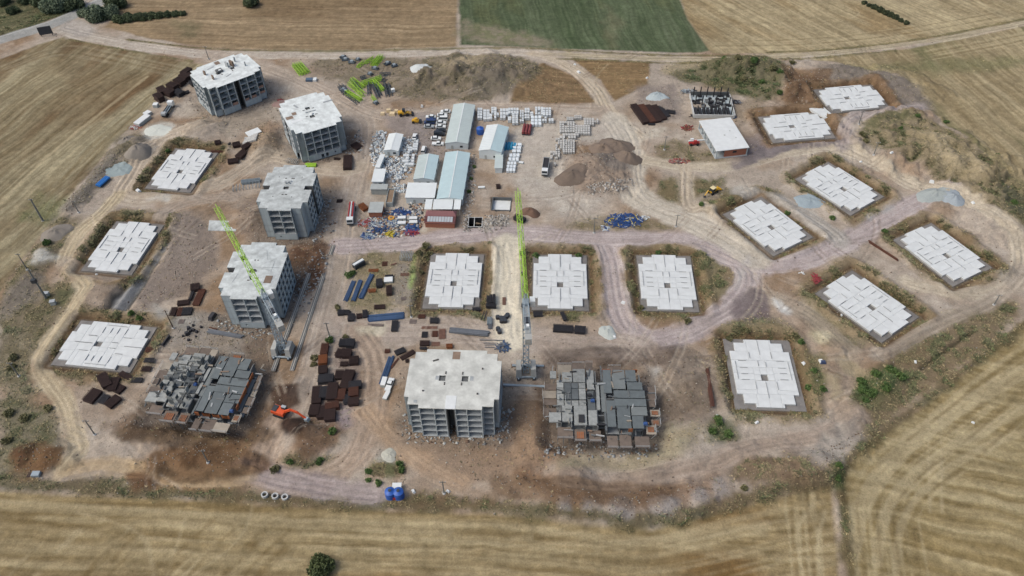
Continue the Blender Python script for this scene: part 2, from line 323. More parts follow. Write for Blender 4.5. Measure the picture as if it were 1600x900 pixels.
# scrub, weeds and soil areas inside the site
OL, OL2, DK, TAN = (122, 108, 78), (98, 92, 62), (86, 84, 56), (150, 132, 104)
Z = [
 # west verge
 ([(0, 455), (45, 400), (80, 350), (110, 335), (130, 340), (100, 400), (60, 430), (95, 460), (110, 490), (60, 540), (40, 600), (0, 620)], (126, 112, 88), (104, 98, 68), .7),
 ([(0, 500), (60, 520), (40, 590), (70, 650), (95, 690), (60, 735), (0, 750)], (112, 102, 76), (146, 132, 108), .8),
 ([(0, 470), (30, 440), (60, 425), (75, 450), (40, 480), (0, 500)], (128, 116, 104), (140, 128, 114), .3),
 ([(190, 210), (225, 205), (240, 235), (225, 255), (200, 260), (160, 285), (130, 320), (105, 330), (130, 290), (165, 245)], (128, 117, 104), (110, 100, 76), .4),
 ([(85, 440), (120, 445), (120, 470), (100, 480), (80, 470)], (100, 100, 66), (128, 118, 84), 1),
 ([(0, 620), (90, 640), (110, 740), (0, 748)], (132, 122, 98), (96, 96, 68), .7),
 # around the north foundations and bank
 ([(610, 100), (690, 85), (760, 78), (830, 90), (850, 110), (810, 140), (760, 160), (660, 155), (600, 150)], (130, 116, 98), (106, 98, 78), .5),
 ([(480, 88), (640, 85), (660, 110), (640, 150), (560, 135), (500, 120)], (140, 124, 106), (122, 110, 90), .3),
 ([(1030, 105), (1100, 92), (1200, 92), (1230, 110), (1225, 150), (1180, 160), (1130, 140), (1060, 125)], (106, 100, 72), (82, 88, 54), 1),
 ([(1225, 110), (1290, 115), (1280, 150), (1275, 165), (1225, 165)], (120, 88, 62), (134, 100, 72), .2),
 ([(1270, 100), (1400, 115), (1460, 160), (1460, 180), (1380, 165), (1390, 150), (1340, 130), (1290, 125)], (134, 122, 112), (118, 108, 100), .2),
 ([(1340, 200), (1420, 180), (1480, 200), (1560, 270), (1640, 350), (1640, 390), (1560, 345), (1480, 290), (1400, 250), (1345, 230)], (140, 124, 94), (112, 102, 72), .9),
 ([(1340, 195), (1400, 178), (1450, 185), (1400, 200), (1350, 215)], (110, 106, 72), (150, 134, 104), .8),
 ([(1400, 205), (1470, 215), (1540, 280), (1520, 300), (1450, 260)], (172, 154, 122), (146, 130, 98), .4),
 ([(1550, 285), (1640, 345), (1640, 395), (1570, 340)], (74, 76, 58), (96, 92, 68), .8),
 # islands between the roads
 ([(1060, 280), (1065, 315), (1040, 325), (1025, 300), (1030, 280)], (122, 106, 72), (108, 98, 66), .8),
 ([(1080, 280), (1135, 275), (1120, 300), (1080, 310)], (122, 106, 72), (108, 98, 66), .8),
 ([(1020, 225), (1060, 220), (1120, 240), (1140, 255), (1060, 262), (1025, 255)], (142, 124, 100), (118, 104, 78), .6),
 ([(875, 350), (940, 335), (1020, 338), (1060, 355), (1040, 368), (900, 366)], (146, 128, 102), (122, 108, 80), .5),
 ([(1090, 320), (1150, 290), (1230, 300), (1180, 330), (1120, 345)], (116, 104, 72), (98, 92, 60), .9),
 # east side south of the main road
 ([(1250, 440), (1300, 420), (1290, 470), (1360, 530), (1330, 560), (1260, 520)], (140, 124, 96), (118, 108, 78), .7),
 ([(1420, 520), (1500, 480), (1590, 460), (1600, 500), (1440, 630), (1345, 690), (1310, 660), (1350, 600)], (128, 108, 80), (112, 100, 72), .9),
 ([(1335, 590), (1370, 575), (1410, 575), (1420, 600), (1380, 625), (1340, 630)], (66, 88, 48), (86, 100, 58), 1.6),
 ([(1255, 545), (1285, 560), (1290, 625), (1262, 630), (1255, 590)], (92, 96, 58), (120, 110, 78), 1.1),
 ([(1120, 500), (1180, 490), (1220, 505), (1230, 530), (1130, 530)], (110, 102, 74), (134, 122, 98), .9),
 ([(970, 455), (1000, 490), (1080, 500), (1130, 470), (1145, 430), (1130, 400), (1095, 385), (1000, 382), (970, 400)], (128, 116, 84), (108, 102, 70), 1),
 ([(1140, 700), (1200, 710), (1290, 735), (1290, 752), (1200, 772), (1130, 760)], (112, 90, 68), (128, 106, 80), .7),
 ([(1110, 660), (1150, 662), (1155, 690), (1110, 690)], (74, 88, 52), (98, 100, 66), 1.2),
 # foreground
 ([(520, 380), (640, 385), (655, 440), (640, 485), (560, 492), (525, 470)], (150, 132, 104), (128, 118, 84), .5),
 ([(440, 715), (530, 715), (520, 740), (460, 745)], (92, 96, 58), (116, 100, 74), 1),
 ([(568, 730), (600, 718), (632, 722), (630, 750), (575, 758)], (98, 100, 60), (140, 108, 80), 1),
 ([(505, 660), (528, 660), (525, 690), (508, 690)], (100, 106, 62), (120, 110, 76), .9),
 ([(100, 745), (250, 745), (420, 770), (560, 775), (560, 785), (300, 775), (100, 765)], (118, 102, 76), (98, 90, 64), .7),
 ([(650, 765), (790, 780), (850, 800), (760, 795), (640, 785)], (120, 96, 68), (102, 88, 58), .7)]
for p, c1, c2, wd in Z: paint(p, c1, None, 2.5, 2.5, .92, c2, N3 if wd > .45 else N8, wd)

SO = [  # bare soils of different colours: polygon, colour, second colour, opacity
 ([(200, 720), (330, 690), (430, 680), (440, 730), (330, 770), (210, 765)], (120, 84, 54), (146, 112, 76), .9),
 ([(150, 660), (260, 620), (410, 640), (430, 690), (330, 700), (200, 690)], (96, 72, 52), (118, 90, 66), .8),
 ([(20, 715), (60, 700), (105, 705), (95, 730), (60, 748), (20, 740)], (116, 76, 48), (128, 90, 60), .8),
 ([(430, 630), (560, 640), (530, 690), (470, 720), (430, 690)], (112, 84, 62), (138, 106, 80), .8),
 ([(440, 655), (490, 655), (485, 680), (470, 690), (445, 680)], (62, 42, 32), (78, 54, 40), .9),
 ([(432, 610), (465, 605), (470, 640), (425, 640)], (70, 48, 38), (88, 62, 48), .85),
 ([(450, 380), (515, 375), (510, 420), (470, 470), (450, 450)], (96, 66, 48), (122, 88, 64), .85),
 ([(270, 190), (340, 170), (350, 190), (290, 210)], (156, 118, 84), (146, 124, 100), .6),
 ([(385, 200), (435, 175), (440, 230), (415, 260), (390, 240)], (158, 132, 104), (138, 106, 78), .7),
 ([(540, 205), (570, 200), (575, 245), (545, 250)], (126, 94, 70), (146, 116, 92), .6),
 ([(330, 180), (420, 158), (440, 185), (350, 215)], (150, 138, 124), (166, 152, 136), .6),
 ([(240, 330), (320, 335), (350, 400), (330, 440), (230, 490), (200, 460), (270, 390)], (134, 120, 112), (118, 104, 96), .8),
 ([(370, 300), (410, 310), (415, 370), (375, 372)], (138, 120, 108), (124, 108, 96), .7),
 ([(880, 225), (940, 215), (985, 240), (990, 300), (920, 310), (880, 290)], (150, 124, 104), (128, 106, 88), .85),
 ([(940, 225), (985, 228), (988, 265), (955, 265)], (124, 112, 106), (138, 124, 114), .85),
 ([(930, 275), (985, 280), (975, 300), (925, 305)], (146, 136, 126), (160, 150, 140), .7),
 ([(1010, 545), (1100, 550), (1130, 600), (1120, 660), (1040, 670), (1020, 620)], (138, 118, 100), (120, 104, 90), .8),
 ([(860, 545), (1060, 540), (1030, 580), (860, 575)], (114, 98, 86), (136, 118, 104), .8),
 ([(1040, 660), (1100, 670), (1060, 720), (1010, 745), (920, 735), (860, 750), (880, 715), (990, 715)], (166, 152, 122), (150, 132, 104), .8),
 ([(800, 600), (860, 640), (880, 710), (830, 760), (790, 720)], (150, 118, 90), (132, 100, 74), .8),
 ([(780, 730), (860, 740), (990, 752), (1060, 745), (1120, 720), (1140, 770), (1000, 805), (860, 795)], (146, 104, 72), (132, 96, 68), .85),
 ([(1010, 745), (1130, 715), (1130, 780), (1060, 800)], (150, 128, 110), (138, 112, 92), .75),
 ([(640, 690), (780, 690), (840, 720), (760, 760), (660, 745)], (154, 126, 102), (140, 112, 88), .7),
 ([(1150, 450), (1195, 455), (1200, 500), (1150, 495)], (128, 110, 108), (118, 100, 98), .9),
 ([(990, 135), (1060, 130), (1060, 185), (1000, 190)], (140, 126, 120), (126, 112, 104), .7),
 ([(1140, 230), (1200, 220), (1210, 245), (1160, 262)], (122, 110, 112), (134, 120, 118), .85),
 ([(1200, 215), (1320, 215), (1320, 228), (1210, 240)], (140, 126, 122), (130, 116, 114), .8),
 ([(1140, 160), (1190, 150), (1195, 195), (1150, 190)], (156, 142, 124), (138, 120, 98), .6),
 ([(640, 170), (740, 170), (735, 250), (640, 250)], (148, 134, 128), (138, 124, 118), .8),
 ([(1260, 690), (1330, 650), (1345, 670), (1310, 735), (1240, 700)], (152, 140, 130), (168, 158, 148), .8),
 ([(700, 105), (745, 82), (760, 92), (735, 115), (690, 118)], (176, 158, 128), (162, 144, 114), .8),
 ([(720, 120), (800, 110), (800, 150), (740, 150)], (116, 106, 92), (104, 96, 82), .6),
 ([(1035, 100), (1060, 98), (1105, 100), (1060, 112), (1035, 118)], (176, 158, 128), (164, 146, 118), .8),
 ([(480, 540), (560, 530), (565, 650), (490, 660)], (148, 130, 126), (136, 116, 108), .8),
 ([(500, 640), (560, 640), (550, 665), (505, 670)], (160, 146, 152), (150, 134, 138), .7),
 ([(620, 410), (645, 410), (645, 475), (615, 478)], (150, 140, 134), (140, 130, 122), .7),
 ([(340, 480), (420, 520), (420, 560), (300, 560), (250, 540), (290, 490)], (146, 138, 130), (132, 120, 108), .8),
 ([(380, 515), (440, 520), (440, 590), (390, 580)], (116, 96, 80), (134, 112, 92), .8)]
for p, c1, c2, op in SO: paint(p, c1, None, 2.5, 3.0, op, c2, N8, .1, stone=.5)

# ------------------------------------------------------------------ roads and tracks
RD, PK, PALE, GREY = (182, 164, 146), (174, 158, 156), (196, 180, 154), (168, 160, 152)
ROADS = [
 ([(95, 46), (135, 58), (200, 70), (270, 80), (330, 86), (420, 85), (560, 86), (700, 80), (800, 80), (850, 84)], 8, (178, 164, 150), 20, 1),
 ([(850, 84), (950, 88), (1100, 94), (1250, 87), (1400, 72), (1480, 60), (1600, 36), (1720, 12)], 3.6, (176, 160, 132), 21, 1),
 ([(835, 84), (870, 92), (905, 113), (935, 145), (945, 165), (965, 190), (1000, 215)], 6, (180, 162, 140), 22, 1),
 ([(330, 88), (400, 100), (450, 118), (500, 140), (545, 165), (575, 190), (570, 225), (560, 270), (545, 320), (540, 380), (530, 440), (520, 480), (500, 560), (470, 640), (440, 690)], 10, (172, 154, 138), 23, .9),
 ([(530, 150), (590, 182), (640, 180), (700, 168), (760, 165), (850, 168), (940, 172)], 7, (170, 152, 136), 24, .9),
 ([(330, 190), (290, 210), (250, 215), (225, 240), (205, 275), (185, 305), (215, 315), (280, 305), (350, 285), (400, 250), (430, 240), (520, 270), (560, 260)], 8, (176, 158, 138), 25, .85),
 ([(185, 305), (160, 335), (125, 360), (105, 395), (100, 410), (125, 435), (140, 450), (110, 490), (70, 540), (58, 570), (80, 600), (105, 630), (115, 680), (125, 710), (95, 740)], 5.5, (184, 164, 132), 26, .9),
 ([(100, 410), (140, 425), (190, 440), (250, 330), (310, 310), (370, 305)], 6, (164, 148, 134), 27, .6),
 ([(530, 385), (600, 382), (680, 374), (760, 364), (830, 362), (900, 372), (980, 374), (1060, 370), (1120, 388), (1160, 410), (1175, 440), (1150, 475), (1110, 500), (1060, 525), (1020, 535), (985, 520), (968, 490), (960, 450), (955, 410), (945, 385)], 8.5, PK, 28, .95),
 ([(1100, 385), (1180, 420), (1260, 408), (1330, 375), (1400, 335), (1450, 305), (1480, 300)], 8, PK, 29, .95),
 ([(960, 190), (985, 230), (980, 300), (1030, 330), (1080, 345), (1130, 370), (1180, 400)], 13, (190, 178, 162), 30, .9),
 ([(1010, 250), (1080, 262), (1150, 260), (1210, 240), (1280, 228), (1330, 235), (1380, 262), (1430, 295), (1480, 300), (1530, 330), (1585, 370), (1600, 400), (1590, 440), (1540, 465), (1470, 455), (1420, 440)], 7, (184, 168, 146), 31, .9),
 ([(1315, 230), (1318, 205), (1330, 185), (1380, 178), (1440, 168)], 6, (160, 146, 142), 32, .9),
 ([(1160, 300), (1220, 315), (1280, 350), (1310, 375)], 8, (166, 158, 150), 33, .85),
 ([(1130, 345), (1100, 320), (1075, 330), (1072, 285), (1075, 265)], 4.5, (178, 160, 138), 34, .8),
 ([(530, 510), (600, 520), (700, 515), (800, 530), (900, 540), (1000, 545)], 12, (168, 151, 138), 35, .85),
 ([(790, 380), (795, 430), (790, 480), (800, 530)], 11, (212, 200, 178), 36, .95),
 ([(560, 520), (590, 560), (585, 640), (570, 690), (545, 730), (480, 760), (400, 745), (420, 690), (450, 640)], 9, (166, 142, 122), 37, .85),
 ([(570, 640), (600, 680), (650, 720), (720, 760)], 6, (172, 142, 114), 38, .8),
 ([(380, 735), (450, 752), (520, 765), (590, 770)], 7, (156, 140, 138), 39, .85),
 ([(1340, 650), (1310, 680), (1240, 690), (1170, 700), (1120, 725), (1040, 748), (940, 758), (880, 755)], 7, (158, 138, 122), 40, .85),
 ([(1330, 560), (1280, 500), (1220, 470), (1180, 460)], 7, (158, 142, 124), 41, .6),
 ([(1600, 420), (1560, 470), (1480, 500), (1420, 530), (1370, 560)], 5, (164, 148, 132), 42, .7),
 ([(95, 740), (160, 725), (230, 740), (310, 750), (390, 745)], 5, (178, 150, 112), 43, .7)]
for p, wd, c, k, op in ROADS:
    c = np.array(c, float); l_ = c.mean(); c = l_+(c-l_)*1.0+10; paint(p, tuple(c), wd, 1.6, 1.8, op, tuple(c-16), N3, 0.0, cls=k, stone=.1)
    s, d = sdist(p, wd)
    HGT[s] *= 1-.75*np.clip(.5-d/2, 0, 1)
    for o in (-.34, -.1, .2, .36):                          # wheel ruts along the way
        P = smooth(np.array([G(*q) for q in p]), False, 2); T = np.gradient(P, axis=0); T /= np.linalg.norm(T, axis=1)[:, None]+1e-9
        Q = P+np.stack([-T[:, 1], T[:, 0]], 1)*wd*o
        for e in (-.9, .9):
            jit = np.interp(np.arange(len(Q)), np.linspace(0, len(Q), 7), nr.uniform(-1, 1, 7))*wd*.12
            paint(Q+np.stack([-T[:, 1], T[:, 0]], 1)*(e+jit[:, None]), tuple(np.clip(c+(22 if o in (-.34, .2) else -26), 0, 255)), .5, .45, .5, .5*op, world=True, dh=.14)
# grassy verges along the access road and farm track
for ln, wd in (([(200, 62), (330, 78), (430, 79.5), (560, 80), (700, 76), (800, 74), (900, 79), (1000, 85), (1100, 87), (1180, 88)], 1.8), ([(870, 92), (950, 94), (1050, 99), (1130, 97), (1250, 93), (1400, 79)], 1.5), ([(1200, 82), (1300, 78), (1400, 67), (1480, 54), (1600, 30)], 1.5), ([(110, 62), (200, 79), (300, 96)], 1.6)):
    paint(ln, (104, 98, 62), wd, .6, .8, .8, (128, 116, 78), N3, weed=.6)
paint([(850, 86), (950, 90.5), (1100, 92), (1250, 88.5), (1400, 74), (1600, 38)], (108, 100, 70), .6, .4, .3, .5)
paint([(646, 396), (653, 400), (650, 430), (644, 452), (640, 450), (642, 415)], (150, 182, 92), None, 1.0, .8, .85, (132, 160, 84), N3, weed=1.0)  # green strip painted for the ghost image of the lime crane jib
# asphalt road in the far corner, with a paved verge
paint([(-80, 88), (0, 62), (70, 42), (110, 26), (150, 6), (185, -12), (230, -40)], (160, 158, 154), 9.5, .8, .4, 1, (150, 150, 148), N3, 0, cls=50)
paint([(-80, 83), (0, 57), (66, 38), (104, 23), (146, 2), (200, -28)], (190, 188, 184), .6, .4, .1, .8)
paint([(95, 35), (125, 28), (150, 45), (140, 60), (95, 52)], (168, 158, 150), fea=2, wob=1, op=.9)
# loading areas
paint([(760, 240), (850, 175), (960, 185), (985, 230), (960, 330), (880, 345), (790, 300), (815, 250)], (192, 183, 172), fea=6, wob=5, op=.85, col2=(178, 166, 154), n2=N8, weed=0)
paint([(590, 180), (650, 175), (690, 180), (690, 235), (650, 240), (615, 205)], (146, 134, 130), fea=3, wob=2, op=.8)
paint([(880, 225), (940, 215), (985, 240), (990, 300), (920, 310), (880, 290)], (148, 122, 102), fea=4, wob=4, op=.8, col2=(126, 106, 90), n2=N8, stone=.8)
paint([(1120, 220), (1200, 210), (1230, 232), (1160, 262)], (126, 114, 114), fea=3, wob=3, op=.7)
# pale spills of lime and cement
for p, c in (([(42, 415), (60, 390), (85, 395), (92, 405), (60, 418)], (206, 202, 194)), ([(225, 310), (265, 304), (262, 312), (228, 316)], (206, 200, 192)), ([(1205, 465), (1222, 470), (1240, 492), (1225, 495), (1210, 480)], (214, 212, 210)), \
        ([(1265, 515), (1298, 518), (1300, 533), (1282, 538), (1268, 528)], (206, 192, 160)), ([(215, 210), (245, 190), (275, 192), (262, 214), (230, 220)], (196, 190, 180)), ([(1300, 560), (1340, 570), (1365, 590), (1355, 598), (1320, 585)], (182, 164, 132)), \
        ([(1290, 590), (1310, 588), (1318, 620), (1300, 628)], (184, 164, 130)), ([(1000, 570), (1020, 585), (1010, 605), (1030, 580)], (186, 182, 178)), ([(640, 350), (670, 352), (668, 366), (642, 364)], (196, 184, 168)), ([(1325, 345), (1355, 335), (1400, 322), (1395, 328), (1350, 345)], (196, 190, 186)), \
        ([(1005, 200), (1040, 200), (1035, 215), (1005, 218)], (196, 184, 168)), ([(555, 512), (600, 510), (600, 520), (560, 524)], (206, 194, 170)), ([(1215, 226), (1235, 224), (1233, 232), (1218, 232)], (206, 204, 206)), ([(1175, 395), (1160, 440), (1150, 455), (1148, 440), (1165, 400)], (188, 178, 174)), \
        ([(740, 350), (790, 335), (800, 350), (760, 360)], (178, 170, 160)), ([(590, 700), (612, 702), (612, 720), (590, 720)], (172, 168, 158)), ([(240, 475), (310, 500), (300, 520), (250, 510)], (166, 160, 152))):
    paint(p, c, fea=1.4, wob=1.8, op=.85, col2=tuple(np.array(c)-22), n2=N3, weed=0)
# eroded spoil bank above the south-eastern boundary
for ln, wd, h_ in (([(850, 785), (900, 792), (960, 802), (1040, 792), (1120, 772), (1200, 760), (1285, 738)], 7, 1.7), ([(1340, 648), (1332, 690), (1300, 722), (1262, 735)], 9, 1.4), ([(1010, 742), (1080, 722), (1140, 705)], 5, 1.0)):
    raise_line(ln, wd, h_, 1.0)
paint([(1262, 700), (1300, 672), (1338, 645), (1344, 665), (1325, 705), (1300, 732), (1268, 728)], (162, 152, 142), None, 1.4, 2.2, .85, (140, 128, 118), N3, stone=2.0)
paint([(1010, 720), (1060, 700), (1105, 672), (1080, 660), (1045, 682), (1010, 705)], (176, 164, 132), None, 1.6, 2.6, .7, (156, 140, 112), N3, stone=.8)
# drainage cut and bank in the west
for ln in ([(236, 392), (205, 432), (170, 480)], [(262, 372), (228, 430), (194, 482)]):
    paint(ln, (74, 72, 70), 2.6, .8, .8, .95); raise_line(ln, 3.0, -1.6, .2)
paint([(251, 380), (216, 432), (180, 484)], (150, 150, 152), 5.0, 1.0, .8, .95, (132, 132, 134), N3)
raise_line([(110, 325), (145, 285), (175, 250), (190, 235)], 6, 1.6); paint([(108, 328), (145, 283), (172, 250)], (136, 126, 114), 6, 1, 1.2, .8, (122, 110, 100), stone=1)
raise_line([(15, 470), (45, 430), (70, 400)], 7, 1.4); raise_line([(105, 332), (60, 400)], 3, .8)
# trenches
for ln in ([(1310, 520), (1262, 512)], [(1240, 571), (1318, 520)], [(1440, 576), (1516, 520)]):
    pass
paint([(1440, 575), (1518, 519)], (70, 66, 48), 1.2, .5, .3, .9); raise_line([(1440, 575), (1518, 519)], 1.6, -.9, .1)
# soil heaps that belong to the terrain
for p, r, h, st, ro in (((740, 108), 17, 2.4, 1.7, .1), ((772, 130), 15, 2.2, 1.7, 0), ((930, 258), 13, 1.6, 1.4, 0), ((690, 120), 9, 2.2, 1.5, .3), ((640, 130), 8, 1.5, 1.6, 0), ((925, 260), 12, 1.2, 1.3, 0), ((955, 295), 9, 1.5, 1.9, .3), \
        ((1180, 110), 14, 3.5, 1.6, 0), ((1130, 108), 9, 2.2, 1.5, 0), ((1210, 140), 9, 2.2, 1.2, 0), ((1250, 140), 10, 2.0, 1.2, 0), ((1300, 108), 9, 1.8, 2.4, -.1), ((1400, 130), 14, 2.0, 1.6, -.5), ((1430, 225), 22, 3.0, 1.8, -.6), ((1500, 270), 20, 3.2, 1.8, -.6), ((1580, 340), 20, 3.0, 1.5, -.6), ((1420, 185), 10, 2.0, 1.5, 0), \
        ((75, 715), 6, 1.8, 1.5, 0), ((30, 715), 4, 1.5, 1.2, 0), ((220, 690), 10, 1.8, 1.6, .2), ((220, 755), 5, 1.2, 1.3, 0), ((320, 720), 11, 1.6, 2.0, 0), ((475, 700), 7, 1.8, 1.4, .3), ((460, 672), 5, 1.2, 1.3, 0), ((490, 672), 3.5, 1.6, 1.2, 0), ((450, 612), 5, 1.4, 1.5, 0), ((480, 400), 8, 1.8, 1.3, .6), ((505, 415), 6, 1.3, 1.2, 0), \
        ((415, 225), 8, 2.6, 1.6, 1.2), ((300, 205), 9, 2.0, 1.8, .5), ((1085, 600), 9, 1.8, 1.5, .8), ((1050, 570), 8, 1.6, 1.5, 0), ((960, 560), 6, 1.2, 2.2, 0), ((840, 690), 7, 1.4, 1.2, 1.2), ((1070, 690), 8, 1.2, 1.8, .6), ((870, 745), 9, 1.5, 1.8, 0), ((1220, 735), 10, 1.8, 1.8, .1), ((900, 785), 10, 1.5, 3, .0), ((1330, 550), 7, 1.4, 1.8, -.4), \
        ((1090, 165), 6, 1.2, 1.2, 0), ((1040, 160), 6, 1.4, 1.3, 0), ((1380, 600), 7, 1.6, 1.4, .3), ((1290, 590), 7, 1.4, 1.6, 1.2), ((210, 225), 5, 1.8, 1.4, .8), ((218, 240), 6, 2.2, 1.6, 1.0), ((395, 340), 8, 1.5, 1.2, 0), ((825, 335), 4, 1.5, 1.3, 0), ((1325, 330), 5, 1.2, 1.4, 0), ((1550, 430), 6, 1.8, 1.4, 0), ((560, 235), 6, 1.4, 1.2, 1), ((760, 345), 5, 1.0, 2.0, .2), \
        ((150, 465), 7, 1.4, 1.3, 0), ((290, 345), 8, 1.2, 1.5, .6), ((120, 150), 12, .5, 2, .8), ((600, 735), 5, .7, 1.3, 0), ((1120, 330), 8, .9, 1.8, .4), ((1200, 505), 8, 1.0, 2, .1), ((690, 100), 8, 1.4, 1.8, 0)):
    mound(p, r, h*1.45, st, ro, .6)
for p in ([(956, 783), (975, 782), (990, 796), (988, 812), (945, 815), (944, 796)], [(912, 788), (926, 788), (927, 810), (908, 808)], [(874, 790), (888, 790), (890, 806), (872, 806)], [(1010, 785), (1040, 776), (1060, 785), (1062, 800), (1030, 812), (1012, 800)], [(1075, 780), (1095, 766), (1108, 780), (1104, 794), (1078, 798)], [(1110, 745), (1130, 745), (1136, 775), (1115, 782)]):
    paint(p, (164, 154, 148), None, 1.0, 1.6, .9, (146, 136, 132), N3, stone=1.2); c_ = np.mean([G(*q) for q in p], 0); mound(c_, 4, .9, 1.0, world=True)
paint([(1140, 262), (1162, 240), (1190, 226), (1215, 216), (1320, 213), (1322, 226), (1230, 234), (1180, 256), (1155, 268)], (116, 106, 110), None, 1.2, 1.6, .85, (128, 116, 118), N3)
paint([(1155, 455), (1190, 450), (1202, 470), (1200, 502), (1165, 505), (1140, 490)], (122, 108, 108), None, 1.4, 1.8, .85, (110, 96, 98), N3)
# wet and dark soils, and a painted shadow right of the cream roofed shell
for p, c1, c2, op in (([(444, 656), (488, 655), (486, 676), (470, 690), (446, 682)], (44, 30, 26), (62, 42, 34), .95), ([(428, 608), (462, 606), (466, 630), (424, 640)], (62, 42, 34), (80, 56, 44), .9), ([(470, 690), (520, 660), (525, 690), (480, 720)], (118, 88, 64), (138, 108, 84), .8),
        ([(250, 712), (330, 700), (400, 712), (410, 735), (330, 752), (240, 745)], (84, 58, 36), (118, 86, 58), .85), ([(200, 742), (235, 740), (245, 765), (210, 768)], (98, 64, 38), (120, 84, 56), .85), ([(190, 672), (290, 655), (400, 668), (420, 690), (300, 700), (200, 692)], (88, 66, 46), (110, 86, 62), .75), ([(452, 384), (512, 378), (508, 418), (474, 462), (454, 446)], (92, 62, 44), (126, 92, 68), .85),
        ([(55, 710), (100, 705), (95, 728), (60, 745)], (104, 72, 44), (120, 86, 56), .8), ([(22, 705), (42, 703), (40, 722), (24, 724)], (92, 58, 38), (108, 74, 48), .8), ([(785, 745), (860, 752), (990, 760), (1050, 755), (1000, 800), (850, 790), (790, 770)], (120, 92, 66), (104, 78, 56), .7), ([(860, 548), (1040, 545), (1030, 572), (865, 572)], (96, 80, 70), (122, 104, 92), .7), ([(835, 600), (858, 620), (880, 705), (850, 700)], (104, 76, 56), (128, 98, 74), .7),
        ([(1228, 112), (1290, 118), (1282, 160), (1232, 164)], (106, 80, 58), (124, 96, 70), .8), ([(790, 640), (806, 640), (806, 690), (790, 690)], (110, 92, 80), (122, 104, 90), .6), ([(1030, 620), (1090, 600), (1095, 640), (1040, 650)], (104, 88, 74), (130, 112, 94), .6), ([(940, 222), (985, 224), (988, 262), (950, 268), (930, 240)], (112, 104, 100), (126, 116, 108), .75), ([(895, 232), (935, 226), (940, 240), (900, 244)], (138, 104, 70), (150, 118, 88), .6)):
    cx_, cy_ = np.mean(p, 0); p = [(cx_+(q[0]-cx_)*1.22, cy_+(q[1]-cy_)*1.22) for q in p]
    paint(p, c1, None, 1.2, 1.2, op, c2, N3, .05, stone=.6)
# stray tyre tracks over the open ground
SITEM = (((CLS == 0) | (CLS >= 20)) & (CLS < 50)).astype(np.float32)*np.clip(1.3-WEED*2, 0, 1)
for k in range(150):
    x, y = nr.uniform(-175, 185), nr.uniform(110, 340); a = nr.uniform(0, 6.28); cv = nr.uniform(-.09, .09); P = [(x, y)]
    for _ in range(nr.randint(6, 16)): a += cv+nr.uniform(-.05, .05); x += 3*math.cos(a); y += 3*math.sin(a); P.append((x, y))
    P = np.array(P); T = np.gradient(P, axis=0); T /= np.linalg.norm(T, axis=1)[:, None]+1e-9; Nn = np.stack([-T[:, 1], T[:, 0]], 1); lt = nr.rand() < .55
    for e in (-1.0, 1.0): paint(P+Nn*e, (190, 174, 156) if lt else (116, 98, 84), .5, .4, .4, .42, world=True, keep=(SITEM, .3, .4), dh=.1)
# excavations round the shells
def rectd(cx, cy, rot, a, b, pad=14):
    s = window(np.array([[cx-24, cy-24], [cx+24, cy+24]]), pad); X, Y = XX[s]-cx, YY[s]-cy
    u = np.abs(X*math.cos(rot)+Y*math.sin(rot))-a; v = np.abs(-X*math.sin(rot)+Y*math.cos(rot))-b
    return s, np.where((u > 0) & (v > 0), np.hypot(np.maximum(u, 0), np.maximum(v, 0)), np.maximum(u, v))
FOUND = []                                        # x, y, rotation, label
for x, y, r, lb in ((-.102, 1.0, -.057, 'white foundation raft beside the dirt crossing and rebar yard, next to a painted lime green strip'), (.085, .991, -.053, 'white foundation raft between the tower crane jib and a weedy verge'),
        (.272, .983, -.061, 'white foundation raft inside the loop of the dirt road'), (.393, .777, -.064, 'white foundation raft with wide grey blinding borders beside the unfinished formwork block'),
        (.602, .919, .592, 'diagonal white foundation raft beside the cream sand patch and red debris'), (-.676, .866, -1.722, 'white foundation raft beside dark rebar mats and a bend of the west track')):
    FOUND.append((x*200, y*200, r, lb))
for T, B, lb in (((217, 348.3), (166.1, 422.2), 'white foundation raft above the drainage cut on the west track'), ((306, 234), (262, 294), 'white foundation raft in a weedy pit below the blue tarpaulin road'),
        ((1163, 321), (1238, 381), 'diagonal white foundation raft beside the yellow backhoe loader'), ((1272.5, 266), (1353, 317.5), 'diagonal white foundation raft below the scrub bank, next to a blue grey gravel spill'),
        ((1428.8, 361), (1518.7, 428.7), 'diagonal white foundation raft beside the long rusty beam'), ((1290.7, 193.3), (1198.7, 200.5), 'white foundation raft next to the white concrete ramp and asphalt patch'),
        ((1371.2, 148.7), (1290, 156), 'white foundation raft cut into brown earth by the far stubble field')):
    t, b = G(*T), G(*B); FOUND.append(((t[0]+b[0])/2, (t[1]+b[1])/2, math.atan2(t[1]-b[1], t[0]-b[0])-math.pi/2, lb))
